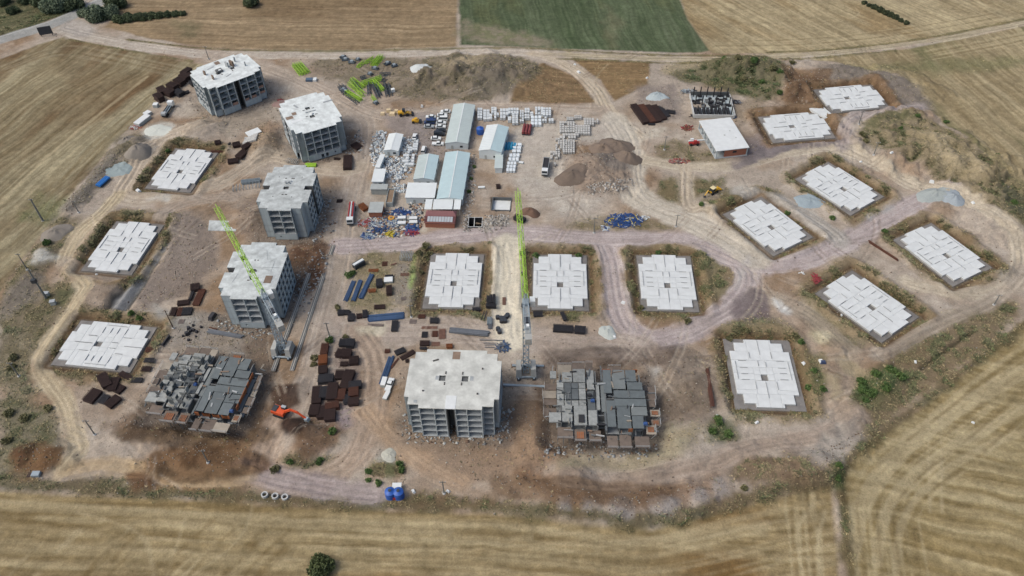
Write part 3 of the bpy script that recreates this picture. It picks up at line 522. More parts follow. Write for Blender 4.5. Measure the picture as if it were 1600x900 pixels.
for k, (x, y, r, lb) in enumerate(FOUND):
    s, d = rectd(x, y, r, 10.3, 14.2)
    n = (NE[s]+(N3[s]-.5)*1.5)
    t = np.clip((d-.3+1.1*n)/2.6, 0, 1); t = t*t*(3-2*t)
    HGT[s] = HGT[s]*np.clip(t, .0, 1)-.95*(1-t)+.95*np.clip(1-np.abs(d-3.9)/2.4, 0, 1)*(.4+.9*N8[s])
    a = np.clip(.5-(d-4.6-3.0*NE[s])/3.0, 0, 1)*np.clip((CLS[s] < 20)*1.0+.15, 0, 1)
    brown = k in (11, 12)
    m = np.clip((N3[s]-.38)/.24, 0, 1)[..., None]; m8 = np.clip((N8[s]-.42)/.2, 0, 1)[..., None]
    c = galb((134, 110, 78))*(1-m)+galb((104, 94, 62))*m; c = c*(1-m8*.5)+galb((156, 136, 104))*m8*.5
    if brown: c = galb((112, 84, 58))*(1-m)+galb((134, 104, 76))*m
    COLR[s] = COLR[s]*(1-a[..., None]*.9)+c*a[..., None]*.9; WEED[s] = np.maximum(WEED[s], a*(0.15 if brown else .85))
    w_ = np.clip(1-np.abs(d-.8)/1.7, 0, 1)[..., None]*.9            # cut earth wall of the pit
    COLR[s] = COLR[s]*(1-w_)+(galb((92, 68, 46))*(1-m)+galb((122, 92, 62))*m)*w_
    fl = np.clip(.5-d/1.0, 0, 1)[..., None]
    COLR[s] = COLR[s]*(1-fl)+galb((104, 96, 88))*fl; WEED[s] *= 1-fl[..., 0]*.85
SHELLS = []                                       # kind, x, y, rotation
b4 = (-86.3, 192.7, R(-3.4)); b3 = (-83.1, 236.7, R(-2.8)); b5 = (-17.7, 144.9, R(-3.7)); b1 = (-125.9, 321.0, R(38)); b2 = (-82.5, 286.2, R(26+90)); f2 = (25.9, 142.9, R(-2.5))
cf = C(220, 530, 5.624); f1c = G(*cf(560, 372), 6); f1 = (f1c[0], f1c[1], heading(cf(500, 612), cf(735, 155), 6)-math.pi/2)
for (x, y, r), a, b, dep, dk in ((b1, 13.6, 10.8, -.4, .5), (b2, 13.6, 10.8, -.5, .6), (b3, 9.5, 13.5, -.4, .6), (b4, 9.5, 13.5, -.5, .6), (b5, 13.6, 10.8, -.4, .5), (f1, 14, 11, -1.2, .8), (f2, 14, 11, -1.2, .8)):
    s, d = rectd(x, y, r, a+1.5, b+1.5); t = np.clip((d+NE[s])/4, 0, 1)
    HGT[s] = HGT[s]*t+dep*(1-t); m = np.clip((N3[s]-.38)/.24, 0, 1)[..., None]
    aa = (np.clip(1-(d-.5+NE[s]*1.5)/3, 0, 1)*dk)[..., None]; COLR[s] = COLR[s]*(1-aa)+(galb((106, 96, 90))*(1-m)+galb((128, 112, 98))*m)*aa
    STONE[s] = np.maximum(STONE[s], np.clip(1-d/5, 0, 1)*1.2); WEED[s] *= np.clip(d/3, 0, 1)
# two open pits in the camp yard
PITS = [((732.5, 341), (753, 341), (753, 355), (732.5, 355), -3.0), ((769.5, 309), (798, 310), (797, 329), (770, 328), -1.4)]
for *q, dep in PITS:
    P = [G(*p) for p in q]; s, d = sdist(P, world=True, corner=True); HGT[s] = np.where(d < .3, dep-.4, HGT[s]*np.clip(d/3, 0, 1))
COLR *= (.84+.32*N3[..., None])*(.91+.18*N1[..., None])*(.84+.32*N8[..., None])
WEED *= np.clip((N3-.3)/.3, 0, 1.3); COLR = np.clip(COLR, .004, .8)
def hz(x, y):
    i = (x-GX0)/GS; j = (y-GY0)/GS; i0 = int(min(max(i, 0), nxg-2)); j0 = int(min(max(j, 0), nyg-2)); a, b = i-i0, j-j0
    return float((HGT[j0, i0]*(1-a)+HGT[j0, i0+1]*a)*(1-b)+(HGT[j0+1, i0]*(1-a)+HGT[j0+1, i0+1]*a)*b)
def P3(px, py, dz=0.0):
    x, y = G(px, py); return (x, y, hz(x, y)+dz)

# edges of the sheet fall back to z = 0 so that the land beyond joins on
ed = np.minimum(np.minimum(XX-GX0, GX1-XX), np.minimum(YY-GY0, GY1-YY)); HGT *= np.clip(ed/12, 0, 1)

gm = bpy.data.materials.new('ground_surface'); gm.use_nodes = True; n = gm.node_tree; L = n.links
b = n.nodes['Principled BSDF']; b.inputs['Roughness'].default_value = .95; b.inputs['Specular IOR Level'].default_value = .15
va = n.nodes.new('ShaderNodeVertexColor'); va.layer_name = 'surface'
tc = n.nodes.new('ShaderNodeTexCoord')
n1 = n.nodes.new('ShaderNodeTexNoise'); n1.inputs['Scale'].default_value = 1.7; n1.inputs['Detail'].default_value = 8; n1.inputs['Roughness'].default_value = .72
L.new(tc.outputs['Object'], n1.inputs['Vector'])
mr = n.nodes.new('ShaderNodeMapRange'); mr.inputs[1].default_value = .32; mr.inputs[2].default_value = .68; mr.inputs[3].default_value = .64; mr.inputs[4].default_value = 1.34
n2 = n.nodes.new('ShaderNodeTexNoise'); n2.inputs['Scale'].default_value = .42; n2.inputs['Detail'].default_value = 5; n2.inputs['Roughness'].default_value = .7; L.new(tc.outputs['Object'], n2.inputs['Vector'])
mxn = n.nodes.new('ShaderNodeMix'); mxn.data_type = 'FLOAT'; mxn.inputs[0].default_value = .4; L.new(n1.outputs['Fac'], mxn.inputs[2]); L.new(n2.outputs['Fac'], mxn.inputs[3]); L.new(mxn.outputs[0], mr.inputs[0])
vm = n.nodes.new('ShaderNodeVectorMath'); vm.operation = 'SCALE'; L.new(va.outputs['Color'], vm.inputs[0]); L.new(mr.outputs[0], vm.inputs[3]); L.new(vm.outputs[0], b.inputs['Base Color'])
bp = n.nodes.new('ShaderNodeBump'); bp.inputs['Strength'].default_value = .8; bp.inputs['Distance'].default_value = .35; L.new(n1.outputs['Fac'], bp.inputs['Height']); L.new(bp.outputs[0], b.inputs['Normal'])

fc = CLS[:-1, :-1]
rgba = np.concatenate([COLR, np.ones((nyg, nxg, 1), np.float32)], 2).reshape(-1, 4).astype(np.float32)
pos = np.stack([XX, YY, HGT], 2).reshape(-1, 3).astype(np.float32)
jj, ii = np.meshgrid(np.arange(nyg-1), np.arange(nxg-1), indexing='ij'); k0 = (jj*nxg+ii)
QUADS = np.stack([k0, k0+1, k0+nxg+1, k0+nxg], 2)
def ground_piece(name, mask, label, cat):
    q = QUADS[mask]
    if not len(q): return
    u, inv = np.unique(q.ravel(), return_inverse=True); nq = len(q)
    me = bpy.data.meshes.new(name); me.vertices.add(len(u)); me.vertices.foreach_set('co', pos[u].ravel())
    me.loops.add(nq*4); me.loops.foreach_set('vertex_index', inv.astype(np.int32).ravel())
    me.polygons.add(nq); me.polygons.foreach_set('loop_start', (np.arange(nq)*4).astype(np.int32))
    me.polygons.foreach_set('use_smooth', np.ones(nq, bool)); me.update(calc_edges=True)
    at = me.color_attributes.new('surface', 'FLOAT_COLOR', 'POINT'); at.data.foreach_set('color', rgba[u].ravel())
    me.materials.append(gm); tag(link(name, me), label, cat, kind='structure')
ground_piece('site_ground', fc == 0, 'bare trampled earth of the building site with weeds and soil heaps', 'ground')
for k, (nm, lb) in FIELDS.items(): ground_piece(nm, fc == k, lb, 'field')
RL = {20: 'pale access road leading from the asphalt road past the far shells', 21: 'twin rutted farm track curving along the far stubble field', 22: 'dusty branch track between two small brown plots', 23: 'wide dirt haul road past the camp and the rail crane', 24: 'dirt road behind the car park', 25: 'dirt road winding round the weedy pit in the north west',
      26: 'sandy west track with a sharp bend below the foundation', 27: 'faint dirt lane beside the drainage cut', 28: 'pinkish dirt road in front of the camp that loops round a foundation', 29: 'pinkish dirt road climbing towards grey gravel heaps', 30: 'broad dusty yard road beside the blue prop heap', 31: 'dusty ring road below the scrub bank',
      32: 'grey track beside the white concrete ramp', 33: 'grey gravelled lane between two diagonal foundations', 34: 'short double track through the dry grass island', 35: 'dirt road through the rebar yard', 36: 'yellowish sandy strip under the crane jib', 37: 'rutted dirt loop round the dark rebar stacks', 38: 'rutted track running off from the finished shell', 39: 'purplish gravel track towards the blue tanks',
      40: 'grey brown rubble road below the formwork block', 41: 'worn path between sand patch and white sheet', 42: 'worn path below the eastern foundation', 43: 'orange dirt track along the boundary bank', 50: 'asphalt public road with a white edge line'}
for k, lb in RL.items(): ground_piece('road' if k == 50 else 'dirt_road', fc == k, lb, 'road')
# land beyond the sheet
ot = MB(); XS = [-4000, GX0, GX1, 4000]; YS = [-3000, GY0, GY1, 5000]; m_out = M('far_land', (146, 126, 90), .95, .25, .02)
for i in range(3):
    for j in range(3):
        if (i, j) == (1, 1): continue
        ot.add([(XS[i], YS[j], 0), (XS[i+1], YS[j], 0), (XS[i+1], YS[j+1], 0), (XS[i], YS[j+1], 0)], [(0, 1, 2, 3)], m_out)
tag(ot.obj('terrain'), 'dry farmland stretching away around the building site', 'terrain', kind='structure')

# ------------------------------------------------------------------ weeds, stones, litter (nobody could count them)
def scatter(weight, n, seed):
    r = np.random.RandomState(seed); wv = weight.ravel().astype(np.float64); cs = np.cumsum(wv); k = np.searchsorted(cs, r.rand(n)*cs[-1])
    x = XX.ravel()[k]+(r.rand(n)-.5)*GS; y = YY.ravel()[k]+(r.rand(n)-.5)*GS; return x, y, HGT.ravel()[k], COLR.reshape(-1, 3)[k], r
def stuff_mesh(name, V, F, cols, label, cat, rough=.95):
    me = bpy.data.meshes.new(name); V = V.reshape(-1, 3).astype(np.float32); F = F.reshape(-1, 3).astype(np.int32)
    me.vertices.add(len(V)); me.vertices.foreach_set('co', V.ravel()); me.loops.add(F.size); me.loops.foreach_set('vertex_index', F.ravel())
    me.polygons.add(len(F)); me.polygons.foreach_set('loop_start', (np.arange(len(F))*3).astype(np.int32)); me.update(calc_edges=True)
    at = me.color_attributes.new('surface', 'FLOAT_COLOR', 'POINT'); at.data.foreach_set('color', np.concatenate([cols, np.ones((len(cols), 1))], 1).astype(np.float32).ravel())
    me.materials.append(vcm(rough)); return tag(link(name, me), label, cat, kind='stuff')
VC = {}
def vcm(rough=.95):
    if rough in VC: return VC[rough]
    m = bpy.data.materials.new('tinted_%d' % int(rough*100)); m.use_nodes = True; b = m.node_tree.nodes['Principled BSDF']; b.inputs['Roughness'].default_value = rough
    v = m.node_tree.nodes.new('ShaderNodeVertexColor'); v.layer_name = 'surface'; m.node_tree.links.new(v.outputs[0], b.inputs['Base Color']); VC[rough] = m; return m
def tufts(weight, n, seed, smin, smax, tint, name, label):
    x, y, z, c, r = scatter(weight, n, seed); B = 5                      # five blades a tuft
    a = r.rand(n, B)*6.283; s = (smin+(smax-smin)*r.rand(n, 1)**2)*(.6+.8*r.rand(n, B)); lean = .5+.6*r.rand(n, B); w = .34*s
    ca, sa = np.cos(a), np.sin(a); bx, by = x[:, None]+ca*.15*s, y[:, None]+sa*.15*s; zz = z[:, None]-.05+0*s
    V = np.stack([np.stack([bx-sa*w, by+ca*w, zz], -1), np.stack([bx+sa*w, by-ca*w, zz], -1), np.stack([bx+ca*lean*s, by+sa*lean*s, zz+s*(.95-.55*lean)], -1)], 2)
    F = np.arange(n*B*3).reshape(-1, 3); t = r.rand(n, 1)
    cc = c*(.8+.6*r.rand(n, 1)); g = np.array([galb(q) for q in tint])[r.randint(0, len(tint), n)]; cc = (cc*.45+g*.55*(.75+.7*t))*1.15
    return stuff_mesh(name, V, F, np.repeat(np.repeat(cc[:, None], B, 1).reshape(-1, 3), 3, 0), label, 'weeds')
WK = WEED*(fc_ok := np.pad((fc < 20) & (fc != 3), ((0, 1), (0, 1)))).astype(np.float32)
tufts(np.clip(WK, 0, 2), 80000, 5, .2, .65, ((142, 124, 84), (120, 106, 68), (92, 92, 56), (160, 142, 100), (80, 88, 50)), 'dry_weeds', 'dry weeds and grass tufts scattered over banks and pit edges')
tufts(np.clip(WK-.6, 0, 2)*np.clip((N8-.40)/.1, 0, 1), 22000, 6, .3, .9, ((56, 82, 38), (76, 98, 46), (48, 70, 34)), 'green_weeds', 'fresh green weeds in patches on the east bank and pit corners')
def stones(weight, n, seed, smin, smax, cols, name, label, cat):
    x, y, z, c, r = scatter(weight, n, seed); s = smin+(smax-smin)*r.rand(n)**3
    base = np.array([(1, 0, 0), (-.5, .87, 0), (-.5, -.87, 0), (.2, .1, .8)]); V = base[None]*(.6+.8*r.rand(n, 4, 3))*s[:, None, None]
    a = r.rand(n)*6.283; ca, sa = np.cos(a)[:, None], np.sin(a)[:, None]
    V = np.stack([V[..., 0]*ca-V[..., 1]*sa+x[:, None], V[..., 0]*sa+V[..., 1]*ca+y[:, None], V[..., 2]+z[:, None]-.02], -1)
    F = (np.array([(0, 1, 3), (1, 2, 3), (2, 0, 3), (2, 1, 0)])[None]+4*np.arange(n)[:, None, None])
    cl = np.array([alb(q) for q in cols])[r.randint(0, len(cols), n)]*(.7+.5*r.rand(n, 1))
    return stuff_mesh(name, V, F, np.repeat(cl, 4, 0), label, cat)
stones((STONE+.06)*(CLS == 0)+.03*(CLS >= 20)*(CLS < 50), 40000, 8, .08, .45, ((150, 140, 130), (128, 114, 102), (176, 168, 158), (110, 90, 74)), 'loose_stones', 'loose stones and clods strewn over the disturbed soil', 'stones')
# ------------------------------------------------------------------ foundations
m_found = M('pale_raft_concrete', (209, 211, 213), .8, .12, .3, rnd=.08); m_found2 = M('raft_edge_concrete', (188, 188, 188), .85, .12, .5)
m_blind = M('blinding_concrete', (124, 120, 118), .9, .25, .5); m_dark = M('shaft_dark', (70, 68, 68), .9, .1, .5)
RAFT = {}
def raft_meshes():
    PL = []                                        # panels: u0, u1, v0, v1, top
    for sx in (-1, 1):
        def q(u0, u1, v0, v1, z): a, b = sorted((sx*u0, sx*u1)); PL.append((a, b, v0, v1, z))
        q(0, 3.7, 4.8, 13.48, .10); q(3.7, 4.3, 12.1, 13.48, .02)
        q(3.7, 7.7, 8.57, 12.1, .04); q(3.7, 9.43, 4.9, 8.57, .12)
        q(1.05, 9.43, 2.0, 4.8, .0); q(1.05, 3.1, -.8, 2.0, .08); q(3.1, 9.43, -.5, 2.0, .1); q(3.1, 9.43, -3.0, -.5, .0)
        q(1.05, 3.1, -3.1, -.8, .05); q(3.1, 9.43, -6.9, -3.0, .1); q(3.1, 9.43, -8.57, -6.9, .02)
        q(3.6, 7.7, -12.1, -8.57, .08); q(0, 3.1, -8.57, -3.3, .05); q(0, 3.6, -13.48, -8.57, .1); q(3.6, 4.3, -13.48, -12.1, .0)
    PL += [(-1.05, 1.05, 2.0, 4.8, .12), (-1.05, 1.05, -.8, 2.0, .05)]
    out = []
    for u0, u1, v0, v1, z in PL:
        b = MB(); z *= .12; g = .03; cx, cy = (u0+u1)/2, (v0+v1)/2; w_, d_ = u1-u0-2*g, v1-v0-2*g
        v = []
        for zz, k in ((-.35, 0), (z-.05+.05, 0), (z+.03, .10)):
            for i, j in ((-1, -1), (1, -1), (1, 1), (-1, 1)): v.append((i*(w_/2-k), j*(d_/2-k), zz))
        f = [(8, 9, 10, 11)]
        for r_ in (0, 4): f += [(r_+i, r_+(i+1) % 4, r_+4+(i+1) % 4, r_+4+i) for i in range(4)]
        b.add(v, f, m_found); out.append(((cx, cy), b.mesh('panel')))
    e = MB(); xs = sorted(set([-9.43, -7.7, -4.3, -1.05, 1.05, 4.3, 7.7, 9.43])); ys = sorted(set([-13.48, -12.1, -8.57, -3.3, -.8, 8.57, 12.1, 13.48]))
    def full(i, j):
        u, v = abs(xs[i]+xs[i+1])/2, (ys[j]+ys[j+1])/2; av = abs(v)
        if u < 1.05 and -3.3 < v < -.8: return False
        return av < 8.57 or (av < 12.1 and u < 7.7) or u < 4.3
    e.cells(xs, ys, full, -1.3, -.10, m_found2); edge = e.mesh('raft')
    bl = MB(); bl.box((0, 0, -1.0), (19.5, 27.4, .6), m_blind); blind = bl.mesh('blinding_slab'); bw = MB(); bw.box((0, 0, -1.0), (21.4, 28.2, .6), m_blind); wide = bw.mesh('blinding_slab')
    up = []
    for u, v, l, a in ((-3.4, 6.8, 2.6, 1), (3.4, 6.8, 2.6, 1), (-1.2, 3.4, 2.0, 1), (1.2, 3.4, 2.0, 1), (-3.3, -5.4, 3.0, 1), (3.3, -5.4, 3.0, 1), (0, -7, 6, 1), (0, 10, 6, 1), (-8.2, 1, 7, 1), (8.3, 1, 7, 1), (-6, 4.8, 3.5, 0), (6, 4.8, 3.5, 0), (-6, -3, 3.5, 0), (6, -3, 3.5, 0), (-6, 1.9, 3.5, 0), (6, 1.9, 3.5, 0), (-6, -.6, 3, 0), (6, -.6, 3, 0)):
        q = MB(); q.box((0, 0, .1), (.12, l, .34) if a else (l*.7, .12, .3), m_st); up.append(((u, v), q.mesh('starter_shade_bars')))  # grey bars that also paint the shading along the upstand beams
    return out, edge, (blind, wide), up
m_st = M('starter_shade', (158, 160, 164), .8, .3, 3)
panels, raft_e, raft_b, raft_u = raft_meshes()
for k, (x, y, r, lb) in enumerate(FOUND):
    t = thing('foundation', lb, 'foundation', (x, y, 0), r, 'white foundation rafts')
    link('raft', raft_e, t); link('blinding_slab', raft_b[k == 3], t)
    for (cx, cy), me in panels: link('panel', me, t, (cx, cy, 0), 0)
    for (cx, cy), me in raft_u: link('starter_shade_bars', me, t, (cx+rng.uniform(-.1, .1), cy+rng.uniform(-.3, .3), 0))

# ------------------------------------------------------------------ concrete shells
m_conc = M('shell_concrete', (172, 182, 188), .85, .22, .25, streak=.6); m_conc2 = M('shell_cross_wall', (184, 192, 197), .85, .2, .3, streak=.5)
m_slab = M('floor_slab_concrete', (166, 170, 174), .9, .2, .4); m_roof = M('roof_concrete', (210, 210, 206), .85, .28, .3); m_roof2 = M('roof_concrete_grey', (196, 200, 201), .85, .4, .35)
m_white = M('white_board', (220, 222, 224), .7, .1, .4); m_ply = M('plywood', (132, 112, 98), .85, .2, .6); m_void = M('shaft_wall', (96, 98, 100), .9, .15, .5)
m_block = M('pink_block', (176, 140, 124), .9, .2, .8)
ST, NS = 2.8, 5
def wall(par, p0, p1, z0, z1, mat, holes=(), th=.25, name='wall'):
    p0, p1 = Vector((*p0, 0)), Vector((*p1, 0)); d = p1-p0; l = d.length; d /= l; nrm = Vector((-d.y, d.x, 0))
    xs = sorted(set([0, l]+[round(h, 3) for q in holes for h in q[:2]])); ys = sorted(set([z0, z1]+[round(h, 3) for q in holes for h in q[2:]]))
    full = lambda i, j: not any(a-.001 < (xs[i]+xs[i+1])/2 < b+.001 and c-.001 < (ys[j]+ys[j+1])/2 < e+.001 for a, b, c, e in holes)
    b = MB(); b.cells(xs, ys, full, 0, th, mat, lambda a, z, c: tuple(p0+d*a+nrm*c+Vector((0, 0, z)))); return b.obj(name, par)
def poly_cells(rects_in, rects_out, z0, z1, mat, name, par):
    xs = sorted(set(round(v, 3) for r in rects_in+rects_out for v in r[:2])); ys = sorted(set(round(v, 3) for r in rects_in+rects_out for v in r[2:]))
    hit = lambda R_, x, y: any(a < x < b and c < y < d for a, b, c, d in R_)
    b = MB(); b.cells(xs, ys, lambda i, j: hit(rects_in, (xs[i]+xs[i+1])/2, (ys[j]+ys[j+1])/2) and not hit(rects_out, (xs[i]+xs[i+1])/2, (ys[j]+ys[j+1])/2), z0, z1, mat); return b.obj(name, par)
BODY_B = [(-9.05, 9.05, -10.8, 10.8), (-12.3, 12.3, -9.6, 9.6), (-13.65, 13.65, -7, 7)]
BODY_A = [(-9.43, 9.43, -8.57, 8.57), (-7.7, 7.7, -12.1, 12.1), (-4.3, 4.3, -13.48, 13.48)]
def open_bays(par, p0, p1, cuts, z0, z1, depth, mat, back_holes=True):
    """cross walls at the cuts, a set-back rear wall with a doorway on each storey"""
    p0, p1 = Vector((*p0, 0)), Vector((*p1, 0)); d = (p1-p0); l = d.length; d /= l; nrm = Vector((-d.y, d.x, 0))
    for c in cuts:
        a = p0+d*c; q = a+nrm*depth; b = MB(); b.bar((a.x+nrm.x*.05, a.y+nrm.y*.05, (z0+z1)/2), (q.x, q.y, (z0+z1)/2), .26, mat, h=z1-z0); b.obj('cross_wall', par)
    a, q = p0+nrm*depth, p1+nrm*depth; hs = []
    for i in range(len(cuts)-1):
        m = (cuts[i]+cuts[i+1])/2; hw = min(1.1, (cuts[i+1]-cuts[i])*.3)
        for k in range(int(round((z1-z0)/ST))): hs.append((m-hw, m+hw, z0+k*ST+.3, z0+k*ST+2.3))
    wall(par, (a.x, a.y), (q.x, q.y), z0, z1, m_conc, hs if back_holes else (), .2, 'rear_wall')
def windows(l, n, z0, k0, k1, w_=1.3, sill=.9, h=1.3):
    return [((i+.5)*l/n-w_/2, (i+.5)*l/n+w_/2, z0+k*ST+sill, z0+k*ST+sill+h) for i in range(n) for k in range(k0, k1)]
def shell_B(lab, x, y, r, base, roofmat, slot_cover=False, solid_ground=False, blocks=False):
    t = thing('concrete_shell', lab, 'building', (x, y, base), r, 'five storey concrete shells'); H = ST*NS
    slot = [(-1.15, 1.15, -11, -6.6), (-1.15, 1.15, 6.6, 11)]; shaft = [(-4.3, -2.4, -1.0, 1.0), (2.4, 4.3, -1.0, 1.0)]
    for k in range(NS):
        poly_cells(BODY_B, slot+shaft, k*ST-.02, k*ST+.18, m_slab, 'floor_slab', t)
    rs = poly_cells([(a-.06, b+.06, c-.06, d+.06) for a, b, c, d in BODY_B], [(-1.15, 1.15, 7.2, 10.2)]+shaft, H-.02, H+.22, roofmat, 'roof_slab', t)
    z0 = 0
    for sg in (-1, 1):                             # the two wide fronts
        f = lambda a, b: (sg*a, sg*b)
        gz = ST if solid_ground else 0
        for a0, a1, cuts in ((-9.05, -1.3, [0.13, 4.35, 7.6]), (1.3, 9.05, [0.13, 3.4, 7.6])):
            open_bays(t, f(a0, -10.8), f(a1, -10.8), cuts, gz, H-.03, 2.4, m_conc2)
            if gz: wall(t, f(a0, -10.8), f(a1, -10.8), 0, gz-.03, m_conc)
        for a0, a1 in ((-12.3, -9.05), (9.05, 12.3)):
            open_bays(t, f(a0, -9.6), f(a1, -9.6), [0.13, 3.12], gz, H-.03, 2.4, m_conc2)
            if gz: wall(t, f(a0, -9.6), f(a1, -9.6), 0, gz-.03, m_conc)
        for s2 in (-1, 1):
            p, q = (f(s2*1.28, -10.8), f(s2*1.28, -6.6)); p, q = (p, q) if s2 > 0 else (q, p)
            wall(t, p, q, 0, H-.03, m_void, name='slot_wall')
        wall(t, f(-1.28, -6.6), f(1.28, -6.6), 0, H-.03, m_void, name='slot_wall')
        # flanks of the steps
        for p, q in (((12.3, -9.6), (12.3, -7)), ((12.3, -7), (13.65, -7)), ((12.3, 7), (12.3, 9.6)), ((13.65, 7), (12.3, 7))):
            wall(t, f(*p), f(*q), 0, H-.03, m_conc)
        # narrow end with four bays over a closed ground floor
        open_bays(t, f(13.65, -7), f(13.65, 7), [.13, 3.5, 7, 10.5, 13.87], ST, H-.03, 2.2, m_conc2)
        wall(t, f(13.65, -7), f(13.65, 7), 0, ST-.03, m_conc, [(5.3, 6.4, .2, 2.2), (7.3, 8.4, .2, 2.2), (11, 11.7, 1.2, 1.9)])
    for sx in (-1, 1):
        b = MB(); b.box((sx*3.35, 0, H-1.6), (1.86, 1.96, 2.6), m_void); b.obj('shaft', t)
        for dy in (-1.7, 1.7):
            for q in (0, .55):
                b = MB(); b.box((sx*2.5, dy+math.copysign(q, dy), H+.27), (.38, .38, .16), m_dark); b.obj('duct_shade_block', rs)  # dark block paints the shade inside a duct opening
    if slot_cover:
        b = MB(); b.box((0, -8.6, H+.26), (3.0, 4.7, .06), m_white); b.obj('cover_board', rs)
    b = MB(); b.box((0, 8.7, H+.1), (2.6, 3.4, .1), m_ply); b.obj('hatch_board', rs)
    return t, rs, H
def shell_A(lab, x, y, r, base, notches):
    t = thing('concrete_shell', lab, 'building', (x, y, base), r, 'five storey concrete shells'); H = ST*NS
    nt_ = [(s*6.6, s*9.6) for s in notches]; cut = [(min(a), max(a), -1.5, .9) for a in nt_]; shaft = [(-1.3, .7, -1.4, .4)]
    for k in range(NS): poly_cells(BODY_A, cut+shaft, k*ST-.02, k*ST+.18, m_slab, 'floor_slab', t)
    rs = poly_cells([(a-.06, b+.06, c-.06, d+.06) for a, b, c, d in BODY_A], cut+shaft, H-.02, H+.22, m_roof2, 'roof_slab', t)
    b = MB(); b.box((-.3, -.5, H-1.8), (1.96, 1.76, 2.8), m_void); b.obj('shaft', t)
    for sg in (-1, 1):
        f = lambda a, b: (sg*a, sg*b)
        open_bays(t, f(-4.3, -13.48), f(4.3, -13.48), [.13, 4.3, 8.47], ST, H-.03, 2.4, m_conc2)
        wall(t, f(-4.3, -13.48), f(4.3, -13.48), 0, ST-.03, m_conc, [(2, 2.7, 1.2, 1.8)])
        for p, q in (((4.3, -13.48), (4.3, -12.1)), ((4.3, -12.1), (7.7, -12.1)), ((7.7, -12.1), (7.7, -8.57)), ((7.7, -8.57), (9.43, -8.57)), ((-9.43, -8.57), (-7.7, -8.57)), ((-7.7, -8.57), (-7.7, -12.1)), ((-7.7, -12.1), (-4.3, -12.1)), ((-4.3, -12.1), (-4.3, -13.48))):
            wall(t, f(*p), f(*q), 0, H-.03, m_conc)
        if sg in notches:
            lo, hi = (-1.5, .9) if sg > 0 else (-.9, 1.5)
            for v0, v1 in ((-8.57, lo), (hi, 8.57)): wall(t, f(9.43, v0), f(9.43, v1), 0, H-.03, m_conc, windows(v1-v0, 3, 0, 0, NS, 1.75, .45, 1.95))
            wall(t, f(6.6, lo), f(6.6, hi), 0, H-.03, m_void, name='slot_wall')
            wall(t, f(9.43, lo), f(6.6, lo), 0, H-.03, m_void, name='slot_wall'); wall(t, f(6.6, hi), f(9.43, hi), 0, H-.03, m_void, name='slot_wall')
        else: wall(t, f(9.43, -8.57), f(9.43, 8.57), 0, H-.03, m_conc, windows(17.14, 6, 0, 0, NS, 1.9, .45, 1.95))
    return t, rs, H
def on_roof(rs, H, items):
    for nm, x, y, w_, d_, h, mt, rz in items:
        b = MB(); b.box((0, 0, h/2), (w_, d_, h), mt); b.obj(nm, rs, (x, y, H+.22), rz)
t5, r5, H5 = shell_B('grey shell with a cream roof and white board over its dark slot', *b5, -.25, m_roof, slot_cover=True)
on_roof(r5, H5, [('roof_plank', -6.0, 6.6, 1.8, .5, .15, m_dark, .4), ('cut_sheet', -4.9, .1, .9, 1.4, .06, m_slab, 0), ('cut_sheet', 5.3, .2, 1.0, 1.6, .06, m_slab, 0), ('vent_stub', 8.2, 3.8, .4, .4, .4, m_dark, 0), ('vent_stub', -8.4, -4.9, .4, .3, .4, m_dark, 0), ('vent_stub', 7.4, -5.4, .45, .4, .4, m_dark, 0), ('vent_stub', -10.2, -8.6, .9, .9, .1, m_slab, 0)])
t2, r2, H2 = shell_B('grey shell with four open bays per floor in its end wall', *b2, -.2, m_roof2, solid_ground=True)
on_roof(r2, H2, [('hatch_board', 2.0, 6.2, 2.0, 1.8, .1, m_ply, 0), ('roof_plank', 4.6, -9.2, 4.2, .9, .12, m_slab, 1.6), ('cover_board', -3.6, 6.5, 1.8, 4.6, .08, m_white, .02), ('roof_plank', .4, -.4, .5, 4.5, .25, m_slab, 0), ('rubble_bit', -1.6, -.4, 1.0, .8, .5, m_white, .3), ('roof_plank', 7, 4, 3, .8, .12, m_slab, .3)])
t1, r1, H1 = shell_B('grey shell with brick infill in its lowest bays and timber roof props', *b1, -.2, m_roof2, solid_ground=True)
on_roof(r1, H1, [('timber_panel', -8.5, 2.5, .4, 1.3, 2.0, m_ply, .3), ('timber_panel', -7.2, -3.3, .4, 1.3, 2.0, m_ply, .2), ('concrete_upstand', 2.2, 2.6, .7, 2.0, 2.2, m_slab, .2), ('timber_panel', 4.2, 2.0, .8, 2.6, 2.4, m_ply, .2), ('concrete_upstand', 6.8, 4.6, .6, .6, 2.2, m_slab, 0), ('concrete_upstand', 8.8, -2.0, .5, .5, 2.0, m_slab, 0), ('stair_head', -2.4, 1.0, 2.8, 2.4, .9, m_void, 0), ('stair_cover', -2.2, .6, 1.2, 1.0, 1.0, m_white, 0), ('roof_plank', -4.2, 6.4, 3.6, .8, .12, m_slab, .2), ('roof_plank', -.6, -4.6, 3.0, .5, .1, m_slab, .3)])
for k, (a, z) in enumerate(((10.7, 1), (6, 1), (2.4, 1), (-3, 1), (10.7, 2))):
    b = MB(); b.box((0, 0, .5), (2.4, .2, 1.0+.4*(k % 2)), m_block); b.obj('brick_infill', t1, (a, -9.4 if abs(a) > 9 else -10.4, z*ST+.2))
t3, r3, H3 = shell_A('grey shell notched on both long sides, between the haul road and lime frame crate', *b3, -.3, (-1, 1))
